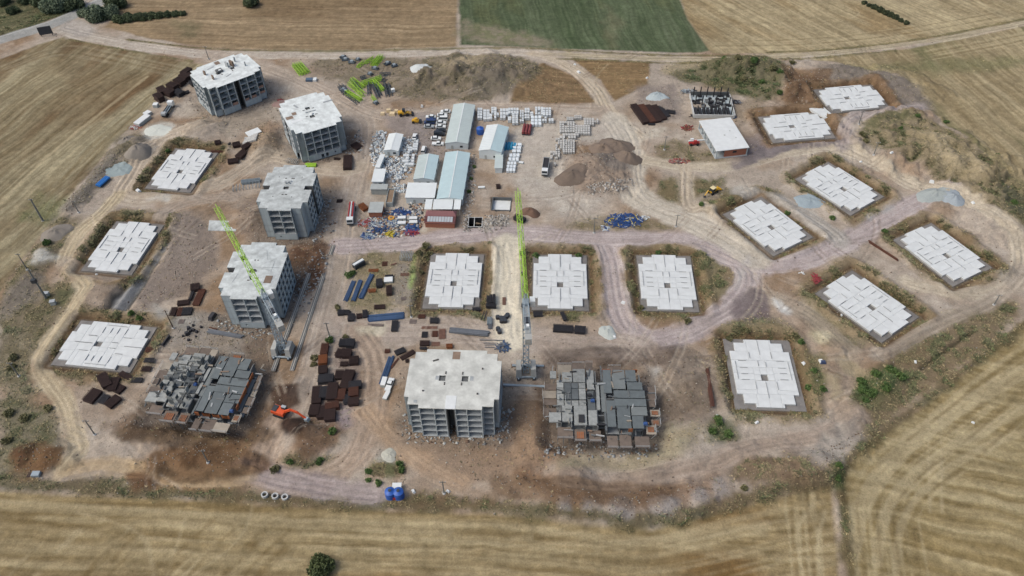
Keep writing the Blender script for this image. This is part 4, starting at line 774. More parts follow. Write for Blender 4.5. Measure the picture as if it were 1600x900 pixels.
on_roof(r3, H3, [('duct_shade_block', -1.6, 5.2, .5, .5, .1, m_dark, 0), ('duct_shade_block', 1.1, 5.2, 1.2, .4, .1, m_dark, 0), ('vent_stub', -.9, 2.2, .5, .5, 1.0, m_slab, 0), ('vent_stub', .3, 2.2, .5, .5, 1.0, m_slab, 0), ('vent_stub', .6, 3.2, .4, .4, .8, m_white, 0), ('duct_shade_block', .6, -4.4, .9, .4, .1, m_dark, 0), ('duct_shade_block', -.7, -4.4, .7, .4, .1, m_dark, 0), ('duct_shade_block', -4.4, 6, .3, .3, .1, m_dark, 0), ('duct_shade_block', 4.4, 6, .3, .3, .1, m_dark, 0), ('duct_shade_block', -4, -5.6, .3, .3, .1, m_dark, 0), ('duct_shade_block', 3, -5.8, .3, .3, .1, m_dark, 0)])
t4, r4, H4 = shell_A('grey shell notched on one side, brown sheet on its roof, beside the rail crane', *b4, -.3, (-1,))
on_roof(r4, H4, [('brown_sheet', 6.0, -4.4, 2.4, 3.4, .08, m_ply, 0), ('duct_shade_block', -.8, 4.6, .4, .4, .1, m_dark, 0), ('duct_shade_block', .2, 4.6, .4, .4, .1, m_dark, 0), ('duct_shade_block', .9, -.6, .5, .6, .1, m_dark, 0), ('duct_shade_block', -.5, -5, .8, .4, .1, m_dark, 0), ('duct_shade_block', 2.2, -4, .8, .6, .1, m_dark, 0), ('roof_groove', 2.6, 7.4, .14, 5, .06, m_slab, .3), ('roof_groove', -5.6, 4.8, 5, .14, .06, m_slab, .3), ('roof_groove', 6, 1.8, .14, 5, .06, m_slab, 0), ('roof_groove', 4, .3, 4.6, .14, .06, m_slab, -.3), ('roof_groove', -5.2, -4, .2, 4, .06, m_slab, -.2), ('cover_board', 5.4, 1.2, 5.5, .14, .06, m_slab, 0)])

# ------------------------------------------------------------------ blocks still in formwork
m_fresh = M('fresh_slab', (100, 107, 110), .75, .2, .6); m_fresh2 = M('setting_slab', (116, 121, 122), .8, .15, .4); m_form = M('steel_form_deck', (146, 148, 147), .7, .34, .9); m_formd = M('steel_form_dark', (92, 97, 100), .7, .2, .7)
m_deck = M('work_deck', (110, 98, 90), .9, .3, .6); m_deckp = M('work_deck_pale', (156, 146, 134), .9, .22, .5); m_rail = M('scaffold_rail', (170, 172, 174), .6, .15, 2); m_orange = M('orange_form', (150, 90, 54), .8, .22, .8); m_low = M('form_wall', (108, 110, 112), .85, .2, .4, streak=.4)
m_black = M('black_plastic', (44, 44, 48), .7, .2, 1)
def formwork(lab, x, y, r, base, Z, mess, seed):
    t = thing('formwork_block', lab, 'building', (x, y, base), r, 'blocks still in formwork'); rr = random.Random(seed); kx, ky = 27.3, 22.4
    u = lambda a: (a-562)/kx; v = lambda b: (450-b)/ky
    # storey below
    slot = [(-1.15, 1.15, -11, -6.6), (-1.15, 1.15, 6.6, 11)]
    poly_cells([(a+.4, b_-.4, c+.4, d-.4) for a, b_, c, d in BODY_B], slot, 0, .3, m_slab, 'ground_slab', t)
    poly_cells([(a+.4, b_-.4, c+.4, d-.4) for a, b_, c, d in BODY_B], slot, 2.9, 3.1, m_slab, 'floor_slab', t)
    for a0 in (-12, -9, -5, -1.4, 1.4, 5, 9, 12):
        l = 18.4 if abs(a0) > 10 else 20.6; b = MB(); b.box((a0, 0, Z/2-.1), (.3, l, Z-.5), m_low); b.obj('form_wall', t)
    for b0 in (-6, 0, 6):
        b = MB(); b.box((0, b0, Z/2-.2), (25.6, .3, Z-.6), m_low); b.obj('form_wall', t)
    def deck(x0, y0, x1, y1, mat, z, th=.3, name='deck_panel', g=.06):
        b = MB(); a0, a1, c0, c1 = u(x0)+g, u(x1)-g, v(y1)+g, v(y0)-g; b.box((0, 0, -th/2), (a1-a0, c1-c0, th), mat); return b.obj(name, t, ((a0+a1)/2, (c0+c1)/2, z))
    for q in ((585, 210, 655, 410), (660, 210, 770, 375), (775, 210, 862, 310), (780, 315, 908, 380), (665, 385, 922, 450), (665, 455, 925, 515), (600, 470, 670, 682), (680, 515, 790, 692), (795, 520, 925, 590), (797, 592, 888, 692)):
        deck(*q, m_fresh if rr.random() < .7 else m_fresh2, Z+rr.uniform(-.05, .05), name='slab_panel')
    deck(560, 310, 597, 560, m_fresh2, Z-.3, name='slab_panel'); deck(578, 562, 597, 712, m_formd, Z-.1, .6); deck(566, 208, 582, 306, m_formd, Z-.1, .6)
    deck(600, 415, 655, 455, m_black, Z-1.6, name='stair_void_shade')  # black panel paints the shade down the stair hole
    L_ = [(335, 205, 440, 320), (450, 215, 512, 380), (245, 235, 330, 320), (335, 515, 440, 670), (450, 550, 522, 670), (240, 515, 325, 645), (145, 225, 200, 290), (135, 572, 235, 650)]
    for q in L_: deck(*q, m_form, Z+rr.uniform(-.4, .25) if mess else Z+rr.uniform(-.1, .1), .5, 'form_panel')
    for i in range(4):
        for j in range(4):
            q = (200+i*60, 322+j*48, 200+(i+1)*60, 322+(j+1)*48); deck(*q, m_form if (i+j+rr.randint(0, 1)) % 2 else m_formd, Z+rr.uniform(-.55, .2), .6, 'form_panel', .1)
    deck(450, 385, 515, 545, m_formd, Z-.5, .4, 'form_panel'); deck(525, 320, 552, 545, m_form, Z-.2, .5, 'form_panel')
    deck(200, 300, 245, 322, m_form, Z-.2, .5, 'form_panel')
    if not mess: o = deck(370, 590, 420, 655, m_black, Z+.25, .08, 'dark_sheet')
    # upstand shutters sticking up from the open half
    for k in range(46 if mess else 14):
        a, c = rr.uniform(-12.5, -1.5), rr.uniform(-9.3, 9.3); h = rr.uniform(.8, 2.2) if mess else rr.uniform(.3, .9)
        b = MB(); b.box((0, 0, h/2), (rr.uniform(.8, 2.2), .16, h) if rr.random() < .5 else (.16, rr.uniform(.8, 2.2), h), rr.choice((m_form, m_formd, m_form, m_low))); b.obj('shutter', t, (a, c, Z-.05))
    # hanging work platforms with railings round the edge
    P_ = [(90, 300, 195, 360), (90, 365, 195, 430), (85, 435, 195, 495), (85, 500, 195, 565), (195, 655, 325, 740), (335, 675, 440, 770), (455, 675, 550, 770), (600, 715, 680, 820), (682, 715, 795, 820), (800, 725, 925, 810),
          (955, 320, 1010, 375), (955, 378, 1010, 435), (955, 440, 1010, 500), (955, 505, 1025, 570), (965, 580, 1030, 640), (905, 650, 980, 720), (335, 120, 440, 200), (450, 130, 520, 205), (640, 150, 750, 205), (205, 140, 325, 225)]
    for q in P_:
        zz = Z-1.3-rr.uniform(0, 1.0); q = tuple(v_+rr.uniform(-9, 9) for v_ in q); o = deck(*q, m_deckp if rr.random() < .3 else m_deck, zz, .14, 'work_platform', .1)
        a0, a1, c0, c1 = u(q[0]), u(q[2]), v(q[3]), v(q[1]); ca, cc = (a0+a1)/2, (c0+c1)/2; b = MB(); w2, d2 = (a1-a0)/2-.1, (c1-c0)/2-.1
        side = (0, -1) if q[1] > 630 and q[0] < 890 else (0, 1) if q[3] < 240 else (-1, 0) if q[0] < 300 else (1, 0)
        if side[0]: E_ = [(side[0]*w2, -d2), (side[0]*w2, d2)]
        else: E_ = [(-w2, side[1]*d2), (w2, side[1]*d2)]
        for h in (.5, 1.0): b.bar((*E_[0], h), (*E_[1], h), .07, m_rail)
        for e in E_: b.bar((*e, -.1), (*e, 1.05), .08, m_rail); b.bar((*e, -.1), (e[0]-side[0]*1.2, e[1]-side[1]*1.2, -2.2), .1, m_rail)
        b.obj('guard_rail', o)
        if rr.random() < (.2 if mess else .06) or abs(q[0]-335)+abs(q[1]-675) < 20:
            b = MB(); b.box((0, 0, .1), (w2*1.3, d2*1.1, .2), m_orange); [b.box((k*w2*.3, 0, .24), (.12, d2*1.1, .1), m_ply) for k in (-2, -1, 0, 1, 2)]; b.obj('orange_shutter', o)
    m_bits = (m_low, m_formd, m_ply, m_rail, m_black, m_deckp)
    for k in range(70 if mess else 46):            # boards, props and offcuts lying about the decks
        a, c = rr.uniform(-16, 15.5), rr.uniform(-13, 12); zz = Z+.03 if abs(a) < 12.8 and abs(c) < 10 else Z-1.6
        b = MB(); l = rr.uniform(.8, 3.0); b.box((0, 0, .1), (l, rr.uniform(.12, .5), rr.uniform(.1, .35)), rr.choice(m_bits)); b.obj('board', t, (a, c, zz), rr.choice((0, 1.57))+rr.uniform(-.3, .3))
    for k in range(26):                            # props under the overhanging platforms
        e = rr.choice(((rr.uniform(-13, 13), -12.5), (rr.uniform(-13, 13), -13.4), (-15.5, rr.uniform(-6, 6)), (15.5, rr.uniform(-6, 6))))
        b = MB(); b.bar((0, 0, 0), (rr.uniform(-.3, .3), rr.uniform(-.3, .3), Z-1.7), .13, m_low); b.obj('prop', t, (e[0], e[1], .3))
    for k in range(9 if mess else 3):
        a = rr.choice((2, 5, 8, 11)); b = MB(); b.box((0, 0, .7), (rr.uniform(1.2, 2.6), .18, 1.5), m_orange); b.obj('orange_shutter', t, (a, rr.choice((-10.9, -10.9, 10.9)), Z-1.5))
    if mess:
        for k in range(5): b = MB(); b.box((0, 0, .7), (.18, rr.uniform(1.5, 3.0), 1.5), m_orange); b.obj('orange_shutter', t, (13.2, -7+k*2.8, Z-1.4))
    for a, c, mt in ((-2.6, -1.2, M('blue_sheet', (52, 84, 140), .6, .2, 1)), (-3.4, .8, m_black), (12.4, -9.2, M('blue_sheet', (52, 84, 140)))):
        b = MB(); b.box((0, 0, .3), (1.3, 1.0, .6), mt, taper=.7); b.obj('tool_bundle', t, (a, c, Z))
formwork('formwork block, half fresh grey slab and half pale steel forms, beside the crane base', *f2, -1.0, 6.6, False, 11)
formwork('formwork block with orange shutters and tangled steel forms by the orange excavator', *f1, -1.0, 6.6, True, 12)
# ------------------------------------------------------------------ site camp
m_pw = M('prefab_wall', (208, 214, 218), .6, .08, .5); m_pr = M('prefab_roof_blue_grey', (182, 202, 208), .5, .07, .3); m_prw = M('prefab_roof_white', (220, 224, 226), .5, .07, .3); m_prg = M('prefab_roof_grey', (186, 196, 196), .5, .08, .3); m_glass = M('dark_glass', (48, 56, 64), .2, .1, 1)
m_redroof = M('red_sheet_roof', (126, 84, 86), .7, .12, .6); m_brick = M('red_brick', (160, 104, 84), .9, .15, 1.5); m_cont = M('grey_container', (166, 170, 170), .7, .15, .5); m_dirt = M('dirt_fill', (140, 118, 98), .95, .2, .8)
def fit_rect(q, z):
    P = [Vector(G(*p, z)) for p in q]; c = sum(P, Vector((0, 0)))/4; dx = (P[1]-P[0]+P[2]-P[3])/2; dy = (P[0]-P[3]+P[1]-P[2])/2
    return c, dx.length, dy.length, math.atan2(dx.y, dx.x)
def prefab(lab, q, eave, rise, roof, name='site_cabin', cat='cabin', group=None, win=True, wallm=None, roof2=None):
    c, w_, l, r = fit_rect(q, eave); z = hz(c.x, c.y)-.1; t = thing(name, lab, cat, (c.x, c.y, z), r, group); wm = wallm or m_pw; e = eave-z
    b = MB(); b.sidepoly([(-w_/2+.15, 0), (w_/2-.15, 0), (w_/2-.15, e-.05), (0, e+rise-.05), (-w_/2+.15, e-.05)], -l/2+.15, l/2-.15, wm); b.obj('wall', t)
    if rise:
        for s in (-1, 1):
            b = MB(); n_ = max(3, int(l/1.2))
            b.add([(0, -l/2, e+rise), (s*w_/2, -l/2, e-.02), (s*w_/2, l/2, e-.02), (0, l/2, e+rise), (0, -l/2, e+rise+.1), (s*w_/2, -l/2, e+.08), (s*w_/2, l/2, e+.08), (0, l/2, e+rise+.1)], [(4, 5, 6, 7), (3, 2, 1, 0), (0, 1, 5, 4), (1, 2, 6, 5), (2, 3, 7, 6), (3, 0, 4, 7)], (roof2 or roof) if s < 0 else roof)
            for k in range(1, n_): yy = -l/2+l*k/n_; b.bar((s*.05, yy, e+rise+.1), (s*w_/2, yy, e+.09), .06, roof, h=.05)
            b.obj('roof', t)
        b = MB(); b.box((0, 0, e+rise+.12), (.4, l, .06), m_prw); b.obj('ridge_cap', t)
    else:
        b = MB(); b.box((0, 0, e+.06), (w_+.2, l+.2, .14), roof); b.obj('roof', t)
    if win:
        for s in (-1, 1):
            for k in range(max(2, int(l/4.5))):
                b = MB(); b.box((0, 0, 0), (.12, 1.2, .9), m_glass); b.obj('window', t, (s*(w_/2-.13), -l/2+(k+.5)*l/max(2, int(l/4.5)), 1.6))
        b = MB(); b.box((0, 0, 0), (1.2, .12, .9), m_glass); b.obj('window', t, (w_*.2, -l/2+.13, 1.6))
        b = MB(); b.box((0, 0, 0), (.9, .12, 2.0), m_cont); b.obj('door', t, (-w_*.2, -l/2+.12, 1.05))
    return t
c2 = C(570, 150, 8); c3 = C(570, 255, 8); c4 = C(740, 150, 8)
prefab('long grey gabled cabin beside the parked cars', [(707, 163), (741, 164), (733, 225), (697, 224)], 3, .9, m_prg)
prefab('long blue grey gabled cabin with a small red roof vent', [(694, 238), (733, 239), (725, 312), (684, 311)], 3, .9, m_pr)
prefab('small white gabled cabin next to the haul road', [(606, 209), (629.4, 210), (624, 236), (601, 235.5)], 2.8, .6, m_prw)
prefab('blue grey gabled cabin between the white flat cabin and the car park', [(654.4, 242), (685, 243), (679.5, 281), (645, 280.5)], 3, .8, m_pr, roof2=m_prg)
prefab('bright white gabled hall with a dark doorway beside turquoise sheets', [(758, 196), (792, 198), (787, 239), (750, 235)], 4, 1.0, m_pr, 'storage_hall', 'hall', roof2=m_prw)
prefab('white flat roofed cabin in front of the blue grey cabin', [(638.7, 285.6), (682.5, 286.3), (678.7, 309), (631.9, 309)], 3, 0, m_prw)
prefab('narrow white lean-to joined to the bright white hall', [(775, 240), (787, 240), (784, 263), (772, 263)], 2.6, 0, m_prg, win=False)
prefab('white flat roofed shed beside the dirt haul road', [(586, 264), (602.5, 264), (599.4, 284), (580, 284)], 2.8, 0, m_prw, 'shed', 'shed')
prefab('slim white shed between the haul road and a gabled cabin', [(592, 241), (598.5, 242), (596, 262), (588.5, 262)], 2.4, 0, m_prw, 'shed', 'shed', win=False)
prefab('long grey steel container below the white shed', [(580, 288), (606, 288), (604.5, 296), (579, 296)], 2.6, 0, m_cont, 'container', 'container', win=False, wallm=m_cont)
prefab('concrete hut with red brick walls beside the scattered formwork', [(578, 316), (598.5, 316), (598, 332), (576, 332)], 2.6, 0, m_cont, 'brick_hut', 'hut', win=False, wallm=m_brick)
# container open at the top, filled with earth
c, w_, l, r = fit_rect([(608, 294), (618, 294), (612, 316), (601, 316)], 2.4); t = thing('skip_container', 'open topped grey container filled with earth', 'container', (c.x, c.y, hz(c.x, c.y)), r)
b = MB(); b.cells([-w_/2, -w_/2+.15, w_/2-.15, w_/2], [-l/2, -l/2+.15, l/2-.15, l/2], lambda i, j: (i, j) != (1, 1), 0, 2.4, m_cont); b.obj('container_wall', t); b = MB(); b.box((0, 0, 1.0), (w_-.2, l-.2, 1.9), m_dirt, taper=.9); b.obj('earth_fill', t)
# white flat awning in three sheets
c, w_, l, r = fit_rect([(665.6, 311), (721, 311.5), (718.7, 327), (662.5, 327)], 3); t = thing('awning', 'white three sheet awning behind the red roofed canteen', 'awning', (c.x, c.y, hz(c.x, c.y)), r)
for k, (a, bb) in enumerate(((-.5, -.3), (-.27, .28), (.31, .5))):
    b = MB(); b.box(((a+bb)/2*w_, 0, 3.0+.03*k), ((bb-a)*w_, l, .1), m_prw); b.obj('roof_sheet', t)
for a in (-.48, -.28, 0, .29, .48):
    for s in (-1, 1): b = MB(); b.box((a*w_, s*(l/2-.2), 1.47), (.15, .15, 2.94), m_cont); b.obj('post', t)
# red roofed canteen
c, w_, l, r = fit_rect([(666, 329), (713, 329.5), (712, 350), (663, 348)], 2.6); t = thing('canteen', 'red hipped roof canteen with a glazed front strip', 'cabin', (c.x, c.y, hz(c.x, c.y)-.05), r)
b = MB(); b.box((0, 0, 1.3), (w_-.6, l-.6, 2.6), m_brick); b.obj('wall', t)
b = MB(); v = [(-w_/2, -l*.02, 3.2), (w_/2, -l*.02, 3.2), (w_/2, l/2, 2.7), (-w_/2, l/2, 2.7), (-w_/2+1.2, l*.3, 3.9), (w_/2-1.2, l*.3, 3.9), (-w_/2, -l/2, 2.5), (w_/2, -l/2, 2.5)]
b.add(v, [(0, 1, 5, 4), (1, 2, 5), (2, 3, 4, 5), (3, 0, 4), (6, 7, 1, 0), (3, 2, 1, 0), (0, 1, 7, 6)], m_redroof); b.obj('roof', t)
m_pane = M('translucent_pane', (176, 180, 186), .4, .08, .6)
for k in range(9):
    b = MB(); a = -w_/2+1.0+(k+.5)*(w_-2)/9; b.add([(a-.6*(w_-2)/12.5, -l*.40, 2.75), (a+.6*(w_-2)/12.5, -l*.40, 2.75), (a+.6*(w_-2)/12.5, -l*.06, 3.22), (a-.6*(w_-2)/12.5, -l*.06, 3.22)], [(0, 1, 2, 3)], m_pane); b.obj('roof_pane', t)
# white roofed building with brick end wall
c, w_, l, r = fit_rect([(1092, 189), (1142, 184), (1169, 230), (1121, 236)], 4); t = thing('service_building', 'single storey building with a white slab roof and red brick end wall', 'building', (c.x, c.y, hz(c.x, c.y)-.1), r)
b = MB(); b.box((0, 0, 4.1), (w_+.4, l+.4, .3), m_white); b.obj('roof_slab', t); b = MB(); b.box((0, 0, .15), (w_+.2, l+.2, .5), m_slab); b.obj('ground_slab', t)
for i in range(2):
    for k in range(7): b = MB(); b.box(((i*2-1)*(w_/2-.3), -l/2+.3+k*(l-.6)/6, 2.2), (.4, .5, 3.6), m_conc); b.obj('column', t)
b = MB(); b.box((1.6, -l/2+.45, 2.2), (w_-4.4, .3, 3.5), m_brick); o = b.obj('brick_wall', t); b = MB(); b.box((1.2, -l/2+.27, 2.5), (1.6, .1, .9), m_glass); b.obj('window', o)
b = MB(); b.box((1.5, 0, 2.2), (w_*.55, l*.8, 3.5), m_void); b.obj('inner_wall', t)
for q in ((0, -1, .6), (3.2, 1.5, .4), (4, -3.6, .4)): b = MB(); b.box((q[0], q[1], 4.3), (q[2], q[2], .2), m_cont); b.obj('vent_stub', t)
# half-built block with columns and dark forms
c8 = C(1030, 130, 6.922); c, w_, l, r = fit_rect([c8(335, 110), c8(800, 128), c8(780, 345), c8(372, 352)], 1.5); t = thing('column_frame', 'half built frame of concrete walls with dark form sheets and upright column bars', 'building', (c.x, c.y, hz(c.x, c.y)-.2), r)
b = MB(); b.box((0, 0, .4), (w_, l, .8), m_conc); b.obj('ground_slab', t)
for p, d in (((-w_/2, 0, .9), (.4, l, 1.8)), ((w_/2, 0, .9), (.4, l, 1.8)), ((0, -l/2, .9), (w_-.41, .4, 1.7)), ((0, l/2, 1.3), (w_-.41, .4, 2.6))): b = MB(); b.box(p, d, m_void if p[1] > 0 else m_found2); b.obj('wall', t)
for k in range(9): b = MB(); b.box((-w_/2+1.2+k*(w_-2)/9, -l*.33, 1.2), (1.1, l*.3, 1.5), m_black); b.obj('form_sheet', t)
for i in range(5):
    for j in range(2):
        b = MB(); b.box((-w_*.22+i*w_*.13, -l*.02+j*l*.22, .95), (w_*.10, l*.17, .5), m_cont if (i+j) % 2 else m_void); b.obj('slab_panel', t)
for i in range(6):
    for j in range(3):
        b = MB(); b.bar((-w_*.42+i*w_*.168, -l*.42+j*l*.42, .5), (-w_*.42+i*w_*.168, -l*.42+j*l*.42, 5.2+rng.random()), .42, m_black); b.obj('column_bars', t)
for i in range(30): b = MB(); b.box((w_*rng.uniform(-.47, .47), l*rng.uniform(-.1, .45), 1.4), (1.6, .8, .7), m_black); b.obj('form_sheet', t)
# two basins; near-black floor and walls paint the shade inside the deep one
(P0, P1, P2, P3_, dp), (Q0, Q1, Q2, Q3, dq) = PITS
for q, dep, lab, fl, rim, cross in (((P0, P1, P2, P3_), dp, 'deep basin painted dark inside with a pale kerb and cross beam', M('basin_shade', (16, 17, 18), .25, .05, 1), m_black, True), ((Q0, Q1, Q2, Q3), dq, 'shallow basin lined with white sheet and a dark rim', m_white, m_void, False)):
    c, w_, l, r = fit_rect(q, 0); t = thing('basin', lab, 'basin', (c.x, c.y, 0), r); b = MB(); b.cells([-w_/2-.3, -w_/2, w_/2, w_/2+.3], [-l/2-.3, -l/2, l/2, l/2+.3], lambda i, j: (i, j) != (1, 1), dep-.5, .25, rim); b.obj('basin_wall', t)
    b = MB(); b.box((0, 0, dep), (w_, l, .3), fl); b.obj('basin_floor', t)
    if cross:
        b = MB(); b.box((-.4, 0, .1), (.25, l, .25), m_found2); b.obj('cross_beam', t)
        b = MB(); b.cells([-w_/2-.25, -w_/2-.02, w_/2+.02, w_/2+.25], [-l/2-.25, -l/2-.02, l/2+.02, l/2+.25], lambda i, j: (i, j) != (1, 1), .26, .4, m_found2); b.obj('kerb', t)
# pads and ramps
for q, z, lab, nm in (([(327, 345), (370, 346), (369, 362), (325, 361)], .35, 'pale concrete pad crossed by the lime crane jib', 'concrete_pad'), ([c_ for c_ in (C(1170, 120, 6.957)(650, 345), C(1170, 120, 6.957)(800, 320), C(1170, 120, 6.957)(940, 440), C(1170, 120, 6.957)(830, 450))], .5, 'white concrete ramp linking two far foundations', 'concrete_ramp')):
    P = [G(*p) for p in q]; cx = sum(p[0] for p in P)/4; cy = sum(p[1] for p in P)/4; b = MB(); b.prism([(p[0]-cx, p[1]-cy) for p in P][::-1], -.6, z, m_found if nm == 'concrete_ramp' else m_roof2); b.v = [(x*(1 if zz < z else .98), y*(1 if zz < z else .98), zz) for x, y, zz in b.v]; tag(b.obj(nm, None, (cx, cy, hz(cx, cy)-.1)), lab, 'concrete')

# ------------------------------------------------------------------ tower cranes
m_lime = M('lime_steel', (156, 196, 66), .5, .12, 1); m_steel = M('galvanised_steel', (150, 162, 172), .5, .15, 1); m_dsteel = M('dark_machine', (52, 58, 66), .6, .2, 1); m_ballast = M('ballast_concrete', (172, 172, 170), .85, .15, .5); m_cab = M('cab_white', (236, 238, 238), .4, .04, 1)
def lattice(b, L_, w_, h, n_, mat, t=.2, tri=False, d=.11, axis='x'):
    T = (lambda x, y, z: (x, y, z)) if axis == 'x' else (lambda x, y, z: (y, z, x))
    ch = [(-w_/2, 0), (w_/2, 0), (0, h)] if tri else [(-w_/2, -h/2), (w_/2, -h/2), (w_/2, h/2), (-w_/2, h/2)]
    for y, z in ch: b.bar(T(0, y, z), T(L_, y, z), t, mat)
    m = len(ch)
    for k in range(n_):
        x0, x1 = L_*k/n_, L_*(k+1)/n_
        for i in range(m):
            p, q = ch[i], ch[(i+1) % m]; p, q = (p, q) if k % 2 else (q, p)
            b.bar(T(x0, *p), T(x1, *q), d, mat); b.bar(T(x0, *ch[i]), T(x0, *ch[(i+1) % m]), d, mat)
def crane(lab, base_px, hgt, tip_px, cj_px, ballast_on_rails, jz=1.2):
    x, y = G(*base_px); z = hz(x, y); tx, ty = G(*tip_px, hgt+jz); a = math.atan2(ty-y, tx-x); jl = math.hypot(tx-x, ty-y)
    t = thing('tower_crane', lab, 'crane', (x, y, z), 0, 'tower cranes')
    by = heading((483, 428), (427, 580))+math.pi/2 if ballast_on_rails else 0.0
    for i in (-1, 1):
        for j in (-1, 1): b = MB(); b.box((i*2.4, j*2.4, .45), (1.0, 1.4, .9), m_dsteel); o = b.obj('bogie', t)
        b = MB(); b.box((i*2.4, 0, 1.05), (.5, 6.4, .4), m_steel); b.obj('chassis_beam', t); b = MB(); b.box((0, i*2.4, 1.05), (6.4, .5, .4), m_steel); b.obj('chassis_beam', t)
        b = MB(); b.box((i*2.3, 0, 2.7), (1.8, 5.0, 3.0), m_ballast, taper=.8); b.obj('ballast_block', t)
    for i in (-1, 1):
        for j in (-1, 1): b = MB(); b.bar((i*2.4, j*2.4, 1.2), (i*.7, j*.7, 6.5), .25, m_steel); b.obj('brace', t)
    for ch in t.children: ch.rotation_euler = (0, 0, by)
    b = MB(); lattice(b, hgt-1.2, 1.7, 1.7, int(hgt/1.9), m_steel, .24, axis='z', d=.12); b.obj('mast', t, (0, 0, 1.2))
    b = MB(); b.tube((0, 0, 0), (0, 0, .8), 1.3, m_dsteel, n=16); sl_ = b.obj('slewing_ring', t, (0, 0, hgt), a)
    b = MB(); b.box((0, 0, 1.5), (2.0, 1.9, 1.6), m_steel); b.obj('turret', t, (0, 0, hgt), a)
    b = MB(); b.bar((-.7, -.6, 0), (0, 0, 3.2), .22, m_steel); b.bar((.7, -.6, 0), (0, 0, 3.2), .22, m_steel); b.bar((-.7, .6, 0), (0, 0, 3.2), .22, m_steel); b.bar((.7, .6, 0), (0, 0, 3.2), .22, m_steel); b.obj('tower_head', t, (0, 0, hgt+2.2), a)
    b = MB(); lattice(b, jl-1, 1.7, 1.5, int(jl/2.6), m_lime, .17, tri=True, d=.08); b.obj('jib', t, (math.cos(a), math.sin(a), hgt+jz), a)
    cl = 13.5
    b = MB(); lattice(b, cl, 1.6, .7, 8, m_steel, .24, d=.12); b.box((cl/2, 0, -.2), (cl, 1.1, .08), m_rail); b.obj('counter_jib', t, (-math.cos(a), -math.sin(a), hgt+jz), a+math.pi)
    b = MB(); b.box((-cl+.2, 0, -.3), (2.2, 1.9, 2.4), m_ballast); b.box((-cl+2.2, 0, -.4), (1.0, 1.9, 2.0), m_ballast); b.obj('counterweight', t, (0, 0, hgt+jz), a)
    b = MB(); b.box((-7.5, 0, .9), (2.0, 1.5, 1.1), m_dsteel); b.obj('winch', t, (0, 0, hgt+jz), a); b = MB(); b.box((-9.4, 0, .8), (1.0, 1.0, .9), m_cab); b.obj('switch_box', t, (0, 0, hgt+jz), a)
    b = MB(); b.box((1.2, -2.0, .6), (2.1, 1.5, 2.2), m_cab); cb = b.obj('cab', t, (0, 0, hgt), a); b = MB(); b.box((2.28, -2.0, .8), (.08, 1.2, 1.2), m_glass); b.box((1.4, -2.78, .8), (1.0, .08, 1.0), m_glass); b.obj('cab_window', cb)
    for s in (-1, 1):
        b = MB(); b.bar((0, s*.2, 5.3), (jl*.55, s*.2, jz+1.4), .1, m_lime); b.bar((0, s*.5, 5.3), (-cl+1, s*.5, jz+.6), .1, m_steel); b.obj('tie_rod', t, (0, 0, hgt), a)
    b = MB(); b.box((jl*.42, 0, -.4), (1.6, 1.4, .5), m_dsteel); b.bar((jl*.42, .3, -.4), (jl*.42, .3, -9), .07, m_dsteel); b.bar((jl*.42, -.3, -.4), (jl*.42, -.3, -9), .07, m_dsteel); b.box((jl*.42, 0, -9.4), (.8, .5, 1.0), m_dsteel); b.obj('hook_trolley', t, (0, 0, hgt+jz), a)
    return t
crane('grey tower crane with a lime jib standing between two blocks', (822, 583), 31, (809, 299), None, False)
crane('grey tower crane on concrete rails with a lime jib over a shell roof', (444, 552), 25, (338, 324), None, True)
m_railc = M('rail_concrete', (176, 172, 166), .9, .15, .5)
for a, b_, lab in (((521, 384), (456, 580), 'long pale concrete rail beam under the crane, on the road side'), ((483, 428), (427, 580), 'pale concrete rail beam under the crane, on the shell side')):
    p, q = G(*a), G(*b_); d = math.hypot(q[0]-p[0], q[1]-p[1]); h = math.atan2(q[1]-p[1], q[0]-p[0]); t = thing('crane_rail', lab, 'rail', ((p[0]+q[0])/2, (p[1]+q[1])/2, .05), h)
    n_ = int(d/5); 
    for k in range(n_): b = MB(); b.box((0, 0, .1), (d/n_-.08, 1.3, .6), m_railc); b.obj('rail_beam', t, (-d/2+(k+.5)*d/n_, 0, 0))
    for s in (-.35, .35): b = MB(); b.box((0, s, .48), (d, .12, .16), m_dsteel); b.obj('steel_rail', t)
for a, b_, lab in (((786, 601), (858, 604), 'grey steel cross beam under the tower crane, nearer the open bank'), ((800, 572), (850, 573), 'grey steel cross beam under the tower crane, nearer the sandy strip')):
    p, q = P3(*a), P3(*b_); b = MB(); b.bar((0, 0, .3), (q[0]-p[0], q[1]-p[1], .3), .7, m_steel, .5); [b.box(((q[0]-p[0])*k/6, (q[1]-p[1])*k/6, .02), (.5, 1.6, .3), m_ply) for k in range(7)]; tag(b.obj('crane_beam', None, p), lab, 'beam')

